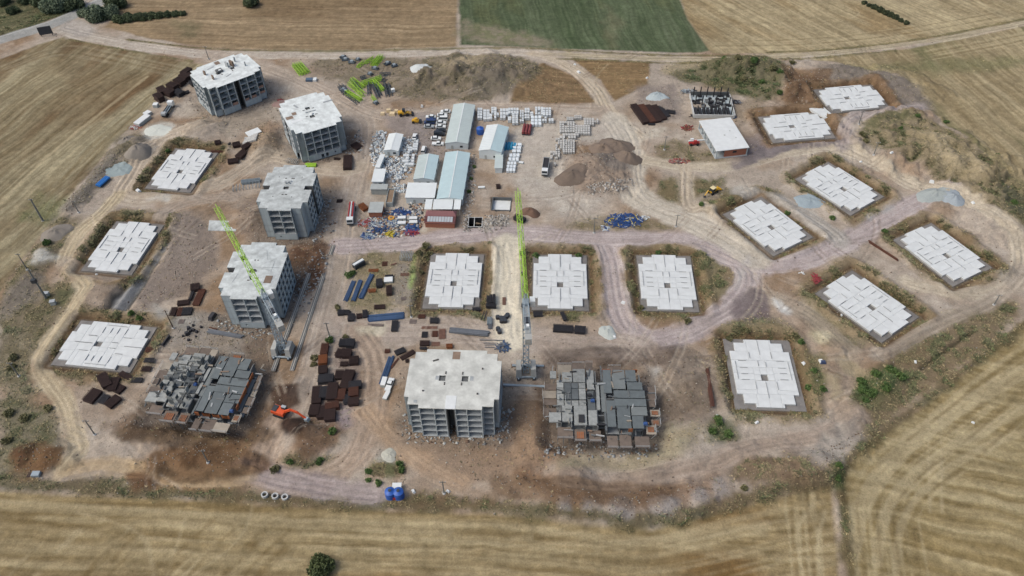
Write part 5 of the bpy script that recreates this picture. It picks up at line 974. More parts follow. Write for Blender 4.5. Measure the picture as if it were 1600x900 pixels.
# ------------------------------------------------------------------ vehicles
m_tyre = M('tyre', (40, 40, 42), .9, .1, 2); m_cw = M('car_white', (226, 228, 230), .3, .03, 1); m_cs = M('car_silver', (170, 174, 178), .3, .03, 1); m_cb = M('car_blue', (48, 66, 110), .3, .05, 1); m_ck = M('car_black', (50, 54, 62), .3, .05, 1); m_yel = M('machine_yellow', (214, 164, 44), .5, .1, 1); m_or = M('machine_orange', (214, 84, 40), .5, .1, 1); m_red = M('machine_red', (176, 52, 52), .5, .12, 1)
def wheels(t, xs, yw, r, w_=.25):
    for x in xs:
        for s in (-1, 1):
            b = MB(); b.tube((x, s*(yw-w_), r), (x, s*yw, r), r, m_tyre, n=12); b.obj('wheel', t)
def car_body(paint_, kind):
    root = bpy.data.objects.new('parked_car', None); COL.objects.link(root)
    b = MB(); L_ = 4.4; prof = [(-2.2, .35), (2.2, .35), (2.2, .75), (1.9, .9), (1.0, .98), (-1.9, 1.0), (-2.2, .9)]
    if kind == 'pickup': prof = [(-2.6, .4), (2.4, .4), (2.4, .9), (2.2, 1.05), (1.2, 1.1), (-.7, 1.1), (-.75, 1.05), (-2.6, 1.05)]
    if kind == 'van': prof = [(-2.4, .35), (2.4, .35), (2.4, .9), (2.1, 1.1), (1.5, 1.15), (-2.4, 1.15)]
    b.sidepoly(prof, -.88, .88, paint_); b.obj('body', root)
    cab = {'car': [(-1.75, .98), (.95, .96), (.35, 1.45), (-1.2, 1.47)], 'pickup': [(-.7, 1.1), (1.3, 1.08), (.7, 1.65), (-.5, 1.68)], 'van': [(-2.38, 1.15), (1.7, 1.13), (1.0, 1.95), (-2.3, 1.98)]}[kind]
    b = MB(); n_ = 4; z = .80; top = [cab[3], cab[2]]
    v = [(x, s*.84, zz) for s in (-1, 1) for x, zz in cab[:2]]+[(x, s*.66, zz) for s in (-1, 1) for x, zz in (cab[2], cab[3])]
    # 0,1 lower right; 2,3 lower left; 4,5 upper right (front, rear); 6,7 upper left
    b.add(v, [(0, 1, 4, 5), (3, 2, 7, 6), (1, 3, 6, 4), (2, 0, 5, 7)], m_glass); b.obj('window_band', root)
    b = MB(); f, r_ = cab[2], cab[3]; b.box(((f[0]+r_[0])/2, 0, (f[1]+r_[1])/2+.02), (f[0]-r_[0]+.06, 1.36, .06), paint_); b.obj('roof', root)
    wheels(root, (1.4, -1.35), .9, .33)
    for s in (-1, 1): b = MB(); b.box((2.2 if kind == 'car' else 2.4, s*.6, .7), (.06, .35, .16), m_pane); b.obj('headlight', root)
    return root
CARS = {}
def car(px, py, rot, paint_, kind, lab, group=None):
    k = (paint_.name, kind)
    if k not in CARS: CARS[k] = car_body(paint_, kind); o = CARS[k]
    else: o = copy_tree(CARS[k])
    o.location = P3(px, py, .02); o.rotation_euler = (0, 0, rot); tag(o, lab, 'car', group)
wl = 'white car in the row along the long grey cabin'; wg = 'cars in the row along the grey cabin'
for q, pm, kd, lb in (((1010, 195), m_cw, 'car', wl), ((970, 240), m_cw, 'car', wl), ((970, 290), m_cw, 'van', 'white van in the row along the long grey cabin'), ((955, 335), m_cw, 'car', wl), ((950, 382), m_cw, 'car', wl), ((950, 430), m_ck, 'car', 'black car in the row along the long grey cabin'), ((935, 478), m_ck, 'van', 'dark grey van in the row along the long grey cabin'), ((892, 530), m_cw, 'car', wl), ((918, 600), m_cw, 'pickup', 'white pickup at the end of the row along the grey cabin'),
        ((825, 262), m_cw, 'car', 'white car beside the blue cars in the short row'), ((825, 298), m_cb, 'car', 'blue car next to the white one in the short row'), ((812, 332), m_cb, 'van', 'dark blue van in the middle of the short row'), ((805, 382), m_cs, 'car', 'silver car at the end of the short row of cars')):
    car(*c2(q[0], q[1]+12), -.05+math.pi*(rng.random() < .4), pm, kd, lb, wg if lb == wl else None)
car(*c2(625, 522), 1.5, m_cw, 'car', 'white car parked nose in beside the small gabled cabin'); car(*c2(740, 692), 1.45, m_cw, 'van', 'white van parked behind the blue grey cabin'); car(609.5, 602.5, 1.35, m_cw, 'pickup', 'white pickup parked beside blue beams near the cream roof')
def truck(px, py, rot, lab, body, L_=9.0):
    t = thing('truck', lab, 'truck', P3(px, py, .02), rot); wheels(t, (L_/2-1.4, -L_/2+1.2, -L_/2+2.5), 1.25, .52, .4)
    b = MB(); b.box((0, 0, .95), (L_-.4, .9, .35), m_dsteel); b.obj('chassis', t)
    b = MB(); b.sidepoly([(L_/2-2.1, .9), (L_/2, .9), (L_/2, 1.9), (L_/2-.25, 3.0), (L_/2-2.1, 3.0)], -1.22, 1.22, m_cw); cb = b.obj('cab', t)
    b = MB(); b.add([(L_/2+.02, -1.1, 1.9), (L_/2+.02, 1.1, 1.9), (L_/2-.2, 1.05, 2.8), (L_/2-.2, -1.05, 2.8)], [(0, 1, 2, 3)], m_glass); b.obj('windscreen', cb); b = MB(); b.box((L_/2+.08, 0, 1.0), (.2, 2.4, .5), m_dsteel); b.obj('bumper', cb)
    bl = L_-2.6; cx = -L_/2+bl/2
    if body == 'tipper':
        b = MB(); b.cells([cx-bl/2, cx-bl/2+.1, cx+bl/2-.1, cx+bl/2], [-1.25, -1.15, 1.15, 1.25], lambda i, j: (i, j) != (1, 1), 1.25, 2.9, m_cs); b.obj('tipper_wall', t); b = MB(); b.box((cx, 0, 1.35), (bl-.1, 2.4, .1), m_black); b.obj('tipper_floor', t); b = MB(); b.box((cx, 0, 2.0), (bl-.25, 2.25, 1.1), m_black); b.obj('load', t)
    elif body == 'pump':
        b = MB(); b.box((cx, 0, 1.5), (bl, 2.4, .5), m_cs); b.obj('deck', t)
        for s in (-.75, 0, .75): b = MB(); b.box((cx+.3, s, 2.3+.2*(s == 0)), (bl+.8, .4, .45), m_red if s else m_cw); b.obj('boom_arm', t)
        b = MB(); b.box((cx-bl/2+.6, 0, 1.8), (1.3, 1.8, 1.1), m_red); b.obj('hopper', t)
    else:
        b = MB(); b.box((cx, 0, 1.35), (bl, 2.4, .2), m_dsteel); b.obj('deck', t)
        for k in range(4): b = MB(); b.tube((cx-bl/2+.2, -.85+.57*k, 1.75), (cx+bl/2-.2, -.85+.57*k, 1.75), .22, m_dsteel if k % 2 else m_steel); b.obj('pipe', t)
        b = MB(); b.box((cx-bl/2+.9, 0, 2.0), (1.6, 2.0, 1.0), m_cs); b.obj('tool_box', t)
truck(852.5, 266, heading((855, 249), (850, 279)), 'white cab tipper truck with a black load bed by the block pallets', 'tipper', 9.5)
truck(549.5, 338, heading((552, 317), (548, 353)), 'white cab concrete pump truck with red and white boom arms', 'pump', 11.5)
truck(263.5, 175, heading((256, 185), (270.5, 163)), 'white cab flatbed truck loaded with dark pipes beside black rebar heaps', 'pipes', 10.5)
# excavator
t = thing('excavator', 'orange crawler excavator digging dark soil beside the formwork block', 'excavator', P3(440, 647, .1), heading((438, 642), (487, 658)))
for s in (-1, 1): b = MB(); b.sidepoly([(-2.1, .3), (-1.8, 0), (1.8, 0), (2.1, .3), (2.1, .6), (1.8, .9), (-1.8, .9), (-2.1, .6)], s*1.3-.3, s*1.3+.3, m_tyre); b.obj('track', t)
b = MB(); b.box((-.4, 0, 1.6), (4.2, 2.7, 1.2), m_or); bd = b.obj('body', t); b = MB(); b.box((-1.7, 0, 2.3), (1.5, 2.2, .25), m_dsteel); b.obj('engine_grille', bd); b = MB(); b.box((-2.3, 0, 1.5), (.6, 2.7, 1.0), m_or); b.obj('counterweight', bd)
b = MB(); b.box((1.0, .85, 2.5), (1.6, .95, 1.5), m_dsteel); cb = b.obj('cab', t); b = MB(); b.box((1.0, .85, 3.27), (1.5, .9, .06), m_cs); b.obj('cab_roof', cb)
b = MB(); b.bar((1.2, -.2, 1.9), (4.4, -.2, 4.6), .55, m_or, .7); b.bar((4.4, -.2, 4.6), (6.6, -.2, 4.2), .5, m_or, .6); b.obj('boom', t); b = MB(); b.bar((6.4, -.2, 4.5), (9.2, -.2, 2.4), .45, m_or, .5); b.obj('dipper_arm', t)
b = MB(); b.sidepoly([(8.8, 2.6), (9.8, 2.7), (10.3, 1.7), (9.6, 1.0), (8.9, 1.5)], -.8, .4, m_steel); b.obj('bucket', t)
# backhoe loader
t = thing('backhoe_loader', 'yellow backhoe loader with a pale roof on the road verge', 'loader', P3(1114, 301, .05), heading((1098, 310), (1130, 291)))
wheels(t, (-1.2,), 1.1, .75, .45); wheels(t, (1.5,), 1.05, .5, .35)
b = MB(); b.sidepoly([(-1.6, .7), (2.4, .7), (2.4, 1.5), (.6, 1.7), (.4, 1.3), (-1.6, 1.3)], -.55, .55, m_yel); b.obj('body', t); b = MB(); b.box((-.5, 0, 2.0), (1.6, 1.5, 1.5), m_glass); cb = b.obj('cab', t); b = MB(); b.box((-.5, 0, 2.85), (1.9, 1.8, .2), M('cream_roof', (230, 214, 170), .5)); b.obj('cab_roof', cb)
b = MB(); b.sidepoly([(3.3, .2), (4.3, .25), (3.6, .8), (3.4, 1.1)], -1.15, 1.15, m_yel); b.obj('front_bucket', t)
for s in (-.8, .8): b = MB(); b.bar((1.0, s, 1.5), (3.4, s, .6), .25, m_yel); b.obj('loader_arm', t)
b = MB(); b.bar((-1.7, 0, 1.2), (-3.4, 0, 2.8), .35, m_yel); b.bar((-3.4, 0, 2.8), (-4.9, 0, 1.2), .3, m_yel); b.box((-5.0, 0, .8), (.7, .7, .7), m_dsteel); b.obj('backhoe_arm', t)
# roller, loader and red handler
t = thing('road_roller', 'small yellow road roller beside the short row of cars', 'roller', P3(651, 192, .02), -.05); b = MB(); b.tube((1.6, -.9, .65), (1.6, .9, .65), .65, m_dsteel, n=16); b.obj('drum', t); b = MB(); b.box((-.4, 0, 1.1), (3.0, 1.5, .9), m_yel); b.obj('body', t); b = MB(); b.box((-.2, 0, 2.2), (1.4, 1.4, .12), m_yel); b.obj('canopy', t); wheels(t, (-1.3,), .95, .6, .35)
t = thing('wheel_loader', 'yellow wheel loader beside cream sacks at the edge of the car park', 'loader', P3(632, 180.5, .02), .1); wheels(t, (1.3, -1.5), 1.2, .75, .5)
b = MB(); b.box((-1.4, 0, 1.5), (2.6, 1.8, 1.2), m_yel); b.box((1.0, 0, 1.2), (1.8, 1.2, .8), m_yel); b.obj('body', t); b = MB(); b.box((-.1, 0, 2.5), (1.3, 1.4, 1.4), m_glass); b.obj('cab', t); b = MB(); b.sidepoly([(3.0, .2), (4.2, .3), (3.6, .9), (3.2, 1.4)], -1.3, 1.3, m_dsteel); b.obj('bucket', t); b = MB(); b.bar((1.2, -.6, 1.6), (3.4, -.6, .8), .3, m_yel); b.bar((1.2, .6, 1.6), (3.4, .6, .8), .3, m_yel); b.obj('loader_arm', t)
m_cream = M('cream_sack', (222, 200, 164), .9, .15, 1)
for q, s in (((300, 200), 2.2), ((345, 235), 2.8), ((225, 235), 2.0), ((395, 205), 1.8)):
    b = MB(); b.box((0, 0, .6), (s, s*.8, 1.3), m_cream, taper=.8); tag(b.obj('material_sack', None, P3(*c2(*q)), rng.uniform(-.3, .3)), 'cream bulk sack beside the yellow wheel loader', 'sack', 'cream sacks by the loader')
t = thing('telehandler', 'red and white telescopic handler in front of the white roofed building', 'loader', P3(1084, 226, .02), .05); wheels(t, (1.4, -1.4), 1.1, .55, .4); b = MB(); b.box((0, 0, 1.0), (4.4, 1.4, .8), m_red); b.obj('body', t); b = MB(); b.bar((-2.4, .4, 1.8), (4.4, .4, 1.9), .45, m_cw); b.obj('boom', t); b = MB(); b.box((.3, -.6, 1.9), (1.4, .9, 1.2), m_red); b.obj('cab', t); b = MB(); b.box((-.8, .9, 2.3), (1.3, .8, .5), m_cw); b.obj('tank', t)
t = thing('steel_silo', 'maroon steel silo lying beside white block pallets', 'silo', P3(*c4(665, 440)), heading(c4(650, 490), c4(680, 345)));
for s in (-1.3, 0, 1.3): b = MB(); b.tube((-3.2, s, 1.2), (3.2, s, 1.2), .62, M('maroon', (126, 58, 60), .6, .15, 1)); b.obj('silo_tube', t)
b = MB(); b.box((0, 0, .4), (6.4, 3.6, .5), m_dsteel); b.obj('skid', t)
t = thing('water_tank', 'round blue water tank between the two gabled halls', 'tank', P3(750.5, 208)); m_blue = M('tank_blue', (44, 92, 176), .5, .1, 1)
b = MB(); b.tube((0, 0, 0), (0, 0, 2.6), 1.6, m_blue, n=20); b.tube((0, 0, 2.6), (0, 0, 3.1), 1.6, m_blue, .5, n=20); b.obj('vessel', t); b = MB(); b.tube((0, 0, 3.1), (0, 0, 3.3), .45, m_blue); b.obj('lid', t)
for q in ((611, 776), (624, 776.5)):
    t = thing('water_tank', 'blue ribbed water tank, one of a pair on gravel by the boundary bank', 'tank', P3(*q), group='pair of blue tanks'); b = MB()
    for k in range(4): b.tube((0, 0, .1+k*.65), (0, 0, .7+k*.65), 1.5-.06*(k % 2), m_blue, n=20)
    b.tube((0, 0, 2.7), (0, 0, 3.2), 1.45, m_blue, .5, n=20); b.obj('vessel', t); b = MB(); b.tube((0, 0, 3.2), (0, 0, 3.4), .45, m_dsteel); b.obj('lid', t)
b = MB(); b.box((0, 0, .8), (2.4, 1.8, 1.6), m_cw); b.box((0, 0, 1.63), (2.6, 2.0, .1), m_prw); tag(b.obj('pump_box', None, P3(621, 764)), 'white pump box behind the pair of blue tanks', 'box')
b = MB(); b.box((0, 0, .5), (.8, .7, 1.0), m_red); b.tube((.2, 0, 1), (.2, 0, 1.4), .12, m_dsteel); tag(b.obj('pump', None, P3(616.8, 781)), 'small red pump between the pair of blue tanks', 'pump')
for q in ((415, 776.5), (431, 778), (446, 779)):
    b = MB(); n_ = 20; v = []
    for z in (0, .9):
        for r_ in (.62, .95): v += [(r_*math.cos(2*math.pi*k/n_), r_*math.sin(2*math.pi*k/n_), z) for k in range(n_)]
    f = []
    for k in range(n_):
        k2 = (k+1) % n_; f += [(n_+k, n_+k2, 3*n_+k2, 3*n_+k), (k2, k, 2*n_+k, 2*n_+k2), (2*n_+k, 3*n_+k, 3*n_+k2, 2*n_+k2), (k, k2, n_+k2, n_+k)]
    b.add(v, f, m_found2); tag(b.obj('concrete_ring', None, P3(*q)), 'pale concrete manhole ring in a row of three on the bank', 'pipe ring', 'concrete rings on the bank')
# ------------------------------------------------------------------ stacks of rebar mats, bundles and beams
m_rust = M('rusty_steel', (92, 58, 46), .85, .3, 1.2); m_rustd = M('dark_rusty_steel', (58, 42, 40), .85, .3, 1.2); m_rusto = M('orange_rust', (134, 80, 48), .85, .25, 1.2); m_blk = M('black_steel', (50, 50, 56), .7, .25, 1.2); m_gmat = M('grey_mesh', (126, 114, 110), .85, .2, 1.5); m_bmat = M('brown_mesh', (128, 96, 84), .85, .2, 1.5)
m_bsteel = M('blue_steel', (58, 84, 120), .6, .18, 1); m_gsteel = M('grey_pipe', (104, 108, 116), .6, .2, 1)
def line(a, b_): 
    p, q = G(*a), G(*b_); c = ((p[0]+q[0])/2, (p[1]+q[1])/2); return c, math.hypot(q[0]-p[0], q[1]-p[1]), math.atan2(q[1]-p[1], q[0]-p[0])
def mat_stack(a, b_, w_, h, mat, lab, group=None, name='rebar_stack', cat='rebar'):
    c, L_, r = line(a, b_); L_ = max(L_, 1.0); b = MB(); n_ = max(4, min(14, int(w_/.28))); m_ = max(4, min(22, int(L_/.35))); rr = rng
    lay = max(1, int(h/.35)); hh = h/lay
    for k in range(lay): b.box((rr.uniform(-.15, .15), rr.uniform(-.12, .12), hh*(k+.5)), (L_-.3-rr.uniform(0, .3), w_-.2-rr.uniform(0, .2), hh*.72), mat, rr.uniform(-.02, .02))
    for i in range(n_): y = -w_/2+(i+.5)*w_/n_; b.bar((-L_/2+rr.uniform(0, .25), y, h+.03), (L_/2-rr.uniform(0, .25), y+rr.uniform(-.05, .05), h+.03), .09, mat)
    for i in range(m_): x = -L_/2+(i+.5)*L_/m_; b.bar((x, -w_/2, h+.1), (x+rr.uniform(-.05, .05), w_/2, h+.1), .07, mat)
    return tag(b.obj(name, None, (c[0], c[1], hz(*c)-.03), r), lab, cat, group)
def beams(a, b_, w_, n_, mat, lab, group=None, name='beam_bundle', cat='beams', sz=.28, lay=2):
    c, L_, r = line(a, b_); t = thing(name, lab, cat, (c[0], c[1], hz(*c)), r, group)
    for k in range(lay):
        for i in range(n_-k):
            b = MB(); dx = rng.uniform(-.4, .4); y = (i-(n_-k-1)/2)*w_/n_; b.bar((-L_/2+dx, y, sz*(k+.6)), (L_/2+dx, y+rng.uniform(-.1, .1), sz*(k+.6)), sz*.9, mat); b.obj('beam', t)
    return t
k6 = C(520, 455, 8); k7 = C(470, 520, 6); k5 = C(520, 370, 10); k9 = C(680, 450, 9); k3 = C(800, 420, 4); kl = C(220, 430, 8); kb = C(0, 420, 4); ku = C(0, 200, 4); kv = C(400, 200, 4); kn = C(200, 110, 8.18); km = C(400, 420, 4)
def many(f, lst, lab, grp, mats):
    cw = dict(r='rusty brown', d='dark brown', o='orange rusty', k='black', g='grey', b='pale brown')
    for q in lst:
        L_ = line(f(*q[0]), f(*q[1]))[1]; sz = 'long' if L_ > 1.9*q[2] else 'wide' if L_*q[2] > 11 else 'small' if L_*q[2] < 5.5 else 'square'
        l2 = lab
        for w0 in ('single ', 'dark rusty ', 'dark ', 'rusty ', 'black '):
            if l2.startswith(w0): l2 = l2[len(w0):]; break
        l2 = sz+' '+cw[q[4]]+' '+l2
        mat_stack(f(*q[0]), f(*q[1]), q[2], q[3], mats[q[4]], l2, grp and grp+', '+sz+' '+cw[q[4]])
MT = dict(r=m_rust, d=m_rustd, o=m_rusto, k=m_blk, g=m_gmat, b=m_bmat)
many(k7, [((415, 80), (395, 148), 2.71, 1.69, 'k'), ((480, 82), (460, 155), 2.94, 1.69, 'k'), ((385, 172), (348, 245), 2.26, 1.43, 'd'), ((445, 175), (425, 250), 3.39, 1.69, 'd'), ((505, 238), (498, 315), 3.16, 1.30, 'd'), ((370, 300), (450, 300), 2.0, .8, 'd'), ((238, 120), (218, 228), 2.49, 1.56, 'r'), ((217, 235), (212, 320), 2.94, 1.82, 'o'), ((215, 332), (213, 408), 2.94, 1.69, 'd'), ((208, 415), (200, 492), 2.71, 1.56, 'k'), ((278, 405), (266, 490), 2.94, 1.56, 'k'),
     ((378, 368), (360, 455), 2.82, 1.30, 'd'), ((475, 370), (410, 550), 3.28, 1.56, 'd'), ((165, 522), (148, 690), 3.05, 1.69, 'd'), ((235, 528), (222, 640), 3.05, 1.56, 'k'), ((315, 497), (292, 655), 3.39, 1.69, 'd'), ((385, 550), (370, 655), 3.16, 1.43, 'r'), ((515, 478), (515, 540), 4.07, 1.69, 'k'), ((502, 535), (500, 622), 3.16, 1.56, 'r'), ((432, 602), (440, 682), 2.49, 1.30, 'k'), ((502, 632), (498, 700), 3.39, 1.56, 'd'), ((145, 700), (122, 802), 3.16, 1.69, 'd'), ((215, 702), (200, 825), 3.16, 1.43, 'd'), ((300, 672), (302, 740), 4.29, 1.56, 'r'), ((285, 742), (275, 848), 3.39, 1.56, 'd')],
     'dark rusty rebar stack in the large yard beside the orange excavator', 'rebar stacks in the large yard', MT)
many(k6, [((512, 208), (662, 198), 2.1, .5, 'd'), ((60, 288), (150, 285), 2.2, 1.1, 'k'), ((130, 280), (222, 285), 2.0, 1.0, 'k'), ((188, 345), (282, 342), 3.0, 1.1, 'k'), ((300, 330), (380, 318), 2.0, .9, 'd'), ((405, 250), (412, 345), 1.8, 1.0, 'k'), ((785, 375), (772, 512), 2.3, .8, 'k'), ((1060, 335), (1165, 335), 1.8, .5, 'r'), ((1208, 380), (1330, 380), 2.3, .8, 'k'), ((1110, 550), (1192, 550), 2.8, .5, 'k'), ((1233, 540), (1316, 540), 2.7, .4, 'r'), ((1366, 475), (1366, 605), 2.4, .3, 'b'), ((1083, 658), (1215, 658), 2.1, .7, 'd'), ((1412, 700), (1502, 695), 1.7, .8, 'o'), ((1082, 722), (1178, 722), 1.2, .7, 'k'), ((648, 757), (725, 757), 1.7, .6, 'r'), ((775, 790), (905, 735), 2.2, .7, 'k'), ((845, 855), (1022, 755), 1.9, .5, 'd'), ((905, 885), (962, 880), 1.4, .6, 'd')],
     'dark rebar stack lying between the blue beams and the cream roofed shell', 'rebar stacks along the middle dirt road', MT)
many(k6, [((428, 416), (642, 416), 1.6, .12, 'g'), ((955, 380), (1050, 380), 2.2, .12, 'g'), ((1105, 458), (1312, 458), 1.3, .12, 'b'), ((1228, 660), (1342, 660), 1.8, .15, 'b'), ((850, 98), (970, 98), 1.6, .1, 'g')], 'thin flat mesh mat lying on the middle dirt road', 'flat mesh mats on the road', MT)
many(k5, [((768, 428), (862, 424), 2.2, .3, 'r'), ((555, 532), (722, 530), 1.6, .25, 'o'), ((905, 450), (1002, 418), .6, .2, 'b'), ((1055, 596), (1200, 596), 1.6, .2, 'b'), ((735, 690), (735, 810), 2.4, 1.4, 'k'), ((815, 640), (950, 630), 1.3, .8, 'k'), ((882, 785), (888, 930), 2.2, 1.2, 'd'), ((550, 856), (682, 850), 1.6, .6, 'o')], 'rusty steel stack in the weedy corner yard by the haul road', 'steel stacks in the weedy corner yard', MT)
many(k9, [((745, 130), (740, 255), 1.1, 1.1, 'k'), ((785, 130), (785, 255), 1.1, 1.2, 'k'), ((830, 130), (832, 255), 1.1, 1.1, 'k'), ((708, 290), (872, 292), 1.4, 1.2, 'k'), ((515, 290), (642, 290), 1.7, 1.0, 'k'), ((968, 135), (968, 248), 1.3, .2, 'b')], 'black steel stack beside a raft and the yellowish sandy strip', 'black stacks by the sandy strip', MT)
many(k3, [((255, 380), (385, 388), 3.0, 1.3, 'k'), ((388, 388), (460, 395), 3.0, 1.2, 'k'), ((310, 285), (335, 340), 1.4, .8, 'k'), ((130, 272), (195, 270), 1.3, .8, 'k'), ((130, 302), (195, 300), 1.3, .8, 'k')], 'black steel stack on the dirt beside the crane mast', 'black stacks by the crane mast', MT)
many(kl, [((690, 135), (690, 220), 3.2, 1.2, 'd'), ((782, 190), (690, 395), 2.5, .8, 'r'), ((662, 222), (618, 330), 1.3, 1.0, 'k'), ((460, 370), (622, 350), 2.2, .9, 'd'), ((432, 412), (388, 525), 2.2, .7, 'd'), ((508, 412), (478, 515), 1.8, .7, 'r'), ((602, 415), (570, 512), 3.4, .8, 'k')], 'dark rebar stack on the grey yard west of the notched shell', 'rebar stacks west of the rail crane shell', MT)
many(kb, [((640, 672), (682, 752), 3.2, 1.2, 'd'), ((735, 690), (700, 775), 3.0, 1.0, 'd'), ((775, 735), (725, 785), 2.6, .8, 'd'), ((620, 765), (548, 845), 4.0, 1.2, 'd'), ((680, 795), (635, 850), 2.6, 1.0, 'k'), ((750, 808), (672, 872), 3.2, 1.1, 'd'), ((752, 652), (822, 695), 2.0, .9, 'd')], 'dark rusty rebar stack on the slope below the western raft', 'rebar stacks below the western raft', MT)
many(kb, [((822, 703), (895, 703), 2.0, .3, 'k'), ((905, 582), (972, 582), 2.0, .25, 'k'), ((885, 634), (948, 632), 2.2, .3, 'd'), ((912, 512), (978, 512), 2.2, .4, 'r'), ((1115, 330), (1155, 330), 2.0, .1, 'g')], 'single flat mat on the path beside the western raft', 'flat mats beside the western raft', MT)
many(kn, [((365, 400), (450, 360), 5.2, 2.5, 'd'), ((400, 310), (500, 270), 5.4, 2.4, 'd'), ((490, 340), (570, 290), 5.2, 2.4, 'd'), ((540, 260), (620, 210), 5.4, 2.3, 'd'), ((610, 290), (700, 330), 3.6, 1.9, 'k'), ((630, 200), (710, 150), 5.4, 2.4, 'd'), ((700, 140), (790, 90), 5.4, 2.4, 'd'), ((720, 40), (790, 60), 5.6, 2.3, 'd'), ((790, 110), (850, 90), 4.6, 2.2, 'd'), ((800, 200), (880, 170), 3.6, 1.9, 'k'), ((720, 300), (790, 280), 2.0, .8, 'k')], 'black rebar heap along the field edge beside the far shell', 'rebar heaps along the field edge', MT)
many(ku, [((1345, 105), (1385, 100), 2.6, 1.0, 'd'), ((1455, 118), (1505, 108), 3.2, 1.2, 'd'), ((1312, 140), (1400, 140), 1.4, .6, 'r'), ((1425, 220), (1495, 210), 3.0, 1.1, 'd'), ((1490, 200), (1545, 150), 3.4, 1.2, 'd'), ((1525, 160), (1575, 128), 2.8, 1.2, 'd'), ((1428, 118), (1445, 102), .8, .5, 'k')], 'dark rebar stack on the slope beside the block pallets and weedy pit', 'rebar stacks by the weedy pit', MT)
many(kv, [((612, 110), (655, 140), 3.4, 1.0, 'd'), ((578, 185), (575, 268), 3.8, 1.4, 'd'), ((485, 192), (528, 196), 1.6, .4, 'd'), ((502, 458), (545, 456), 2.2, .3, 'd'), ((655, 485), (690, 520), 2.6, 1.1, 'o'), ((1498, 372), (1530, 370), 2.4, .9, 'd')], 'rusty steel stack standing alone near the camp roads', 'lone steel stacks near the camp', MT)
many(C(740, 270, 9), [((570, 640), (720, 700), 2.6, 1.6, 'k')], 'black heap of steel under the crane jib by the rubble', None, MT)
many(C(800, 0, 4), [((755, 665), (840, 780), 3.2, 1.4, 'd'), ((800, 665), (880, 775), 3.4, 1.2, 'r'), ((840, 665), (918, 770), 3.2, 1.1, 'd'), ((880, 665), (950, 755), 3.2, 1.0, 'd'), ((915, 668), (975, 735), 2.6, .8, 'k'), ((960, 700), (1020, 710), 2.2, .9, 'k'), ((845, 782), (895, 782), 1.2, .6, 'k')], 'dark steel sheet stack between the grey gravel cone and the dusty yard', 'steel stacks by the gravel cone', MT)
# blue and grey beams
BL = 'bundle of blue steel beams in the weedy corner yard'; 
for a, b_ in (((612, 80), (560, 202)), ((655, 75), (608, 202)), ((725, 40), (652, 190))): beams(km(*a), km(*b_), 1.8, 5, m_bsteel, BL, 'blue beams in the corner yard')
for k, yy in enumerate((-26, 0, 26)): beams(k6(445, 348+yy), k6(885, 308+yy), 1.2, 4, m_bsteel, 'row of long blue beams on the edge of the middle dirt road', 'blue beams by the road')
for k, dx in enumerate((-18, 12)): beams(k7(855+dx, 228), k7(762+dx, 485), 1.1, 3, m_bsteel, 'bundle of blue beams beside the white pickup', 'blue beams by the pickup')
beams(k7(915, 245), k7(845, 335), .6, 2, m_rust, 'thin rusty bars beside the bundle of blue beams', lay=1)
beams(k9(205, 600), k9(745, 650), 2.4, 7, m_gsteel, 'long grey pipes lying behind the cream roofed shell', name='pipe_bundle', cat='pipes', sz=.3)
for a, b_ in (((620, 735), (960, 742)), ((690, 776), (890, 775)), ((690, 806), (850, 798)), ((690, 836), (832, 840))): beams(k9(*a), k9(*b_), .35, 1, m_gsteel, 'single grey pipe lying behind the cream roofed shell', 'single grey pipes', 'pipe', 'pipe', .25, 1)
for a, b_ in (((690, 340), (655, 460)), ((726, 345), (690, 465))): beams(k9(*a), k9(*b_), .3, 1, m_blk, 'black rod lying at an angle near the black drums', 'black rods', 'steel_rod', 'rod', .25, 1)
beams(kl(842, 700), kl(1272, 772), 1.8, 6, m_gsteel, 'grey pipes lying in front of the notched shell', name='pipe_bundle', cat='pipes', sz=.3)
beams(kl(865, 655), kl(962, 676), .4, 1, m_rust, 'short brown beam in front of the notched shell', lay=1, sz=.35); beams(kl(362, 772), kl(272, 890), 1.0, 2, m_blk, 'dark steel beam beside the western raft path', sz=.45)
beams(k3(1215, 645), k3(1250, 880), 1.4, 4, m_rust, 'rusty bars leaning towards the eastern raft', sz=.25); beams((1357, 378), (1402, 407), .8, 2, m_rust, 'long rusty beam beside the diagonal eastern raft', sz=.4)
# grey formwork frames
m_frame = M('frame_steel', (140, 150, 158), .6, .2, 2)
def frames(a, b_, w_, n_, lab, name='frame_rack', h=1.1, mat=None):
    c, L_, r = line(a, b_); t = thing(name, lab, 'frames', (c[0], c[1], hz(*c)), r)
    for k in range(n_):
        b = MB(); x = -L_/2+(k+.5)*L_/n_
        for s in (-1, 1): b.bar((x, s*w_/2, 0), (x+.15, s*w_/2, h), .12, mat or m_frame); b.bar((x+.05, -w_/2, h*(.5+.5*s)), (x+.1, w_/2, h*(.5+.5*s)), .12, mat or m_frame)
        b.obj('frame', t)
frames(k5(1050, 320), k5(1260, 330), 3.6, 8, 'rack of grey steel frames by the dirt crossing', h=1.6); frames((362, 296), (408, 290), 3.2, 9, 'row of grey formwork frames beside the doubly notched shell', h=1.0)
for q, s in (((385, 287), 1), ((400, 285), 1)): mat_stack((q[0]-8, q[1]), (q[0]+8, q[1]-2), 2.4, 1.0, m_frame, 'grey panel stack behind the row of formwork frames', 'grey panel stacks', 'panel_stack', 'panels')
frames(kv(190, 205), kv(265, 215), 2.4, 7, 'pale steel frames behind the doubly notched shell', h=1.2, mat=m_rail)
b = MB(); [b.box((0, -.9+.6*k, .5), (4.6, .5, 1.0), m_lime) for k in range(4)]; b.box((0, 0, .2), (4.4, 2.2, .3), m_dsteel); tag(b.obj('frame_crate', None, P3(485.5, 259)), 'lime green crate of frames behind the doubly notched shell', 'crate')
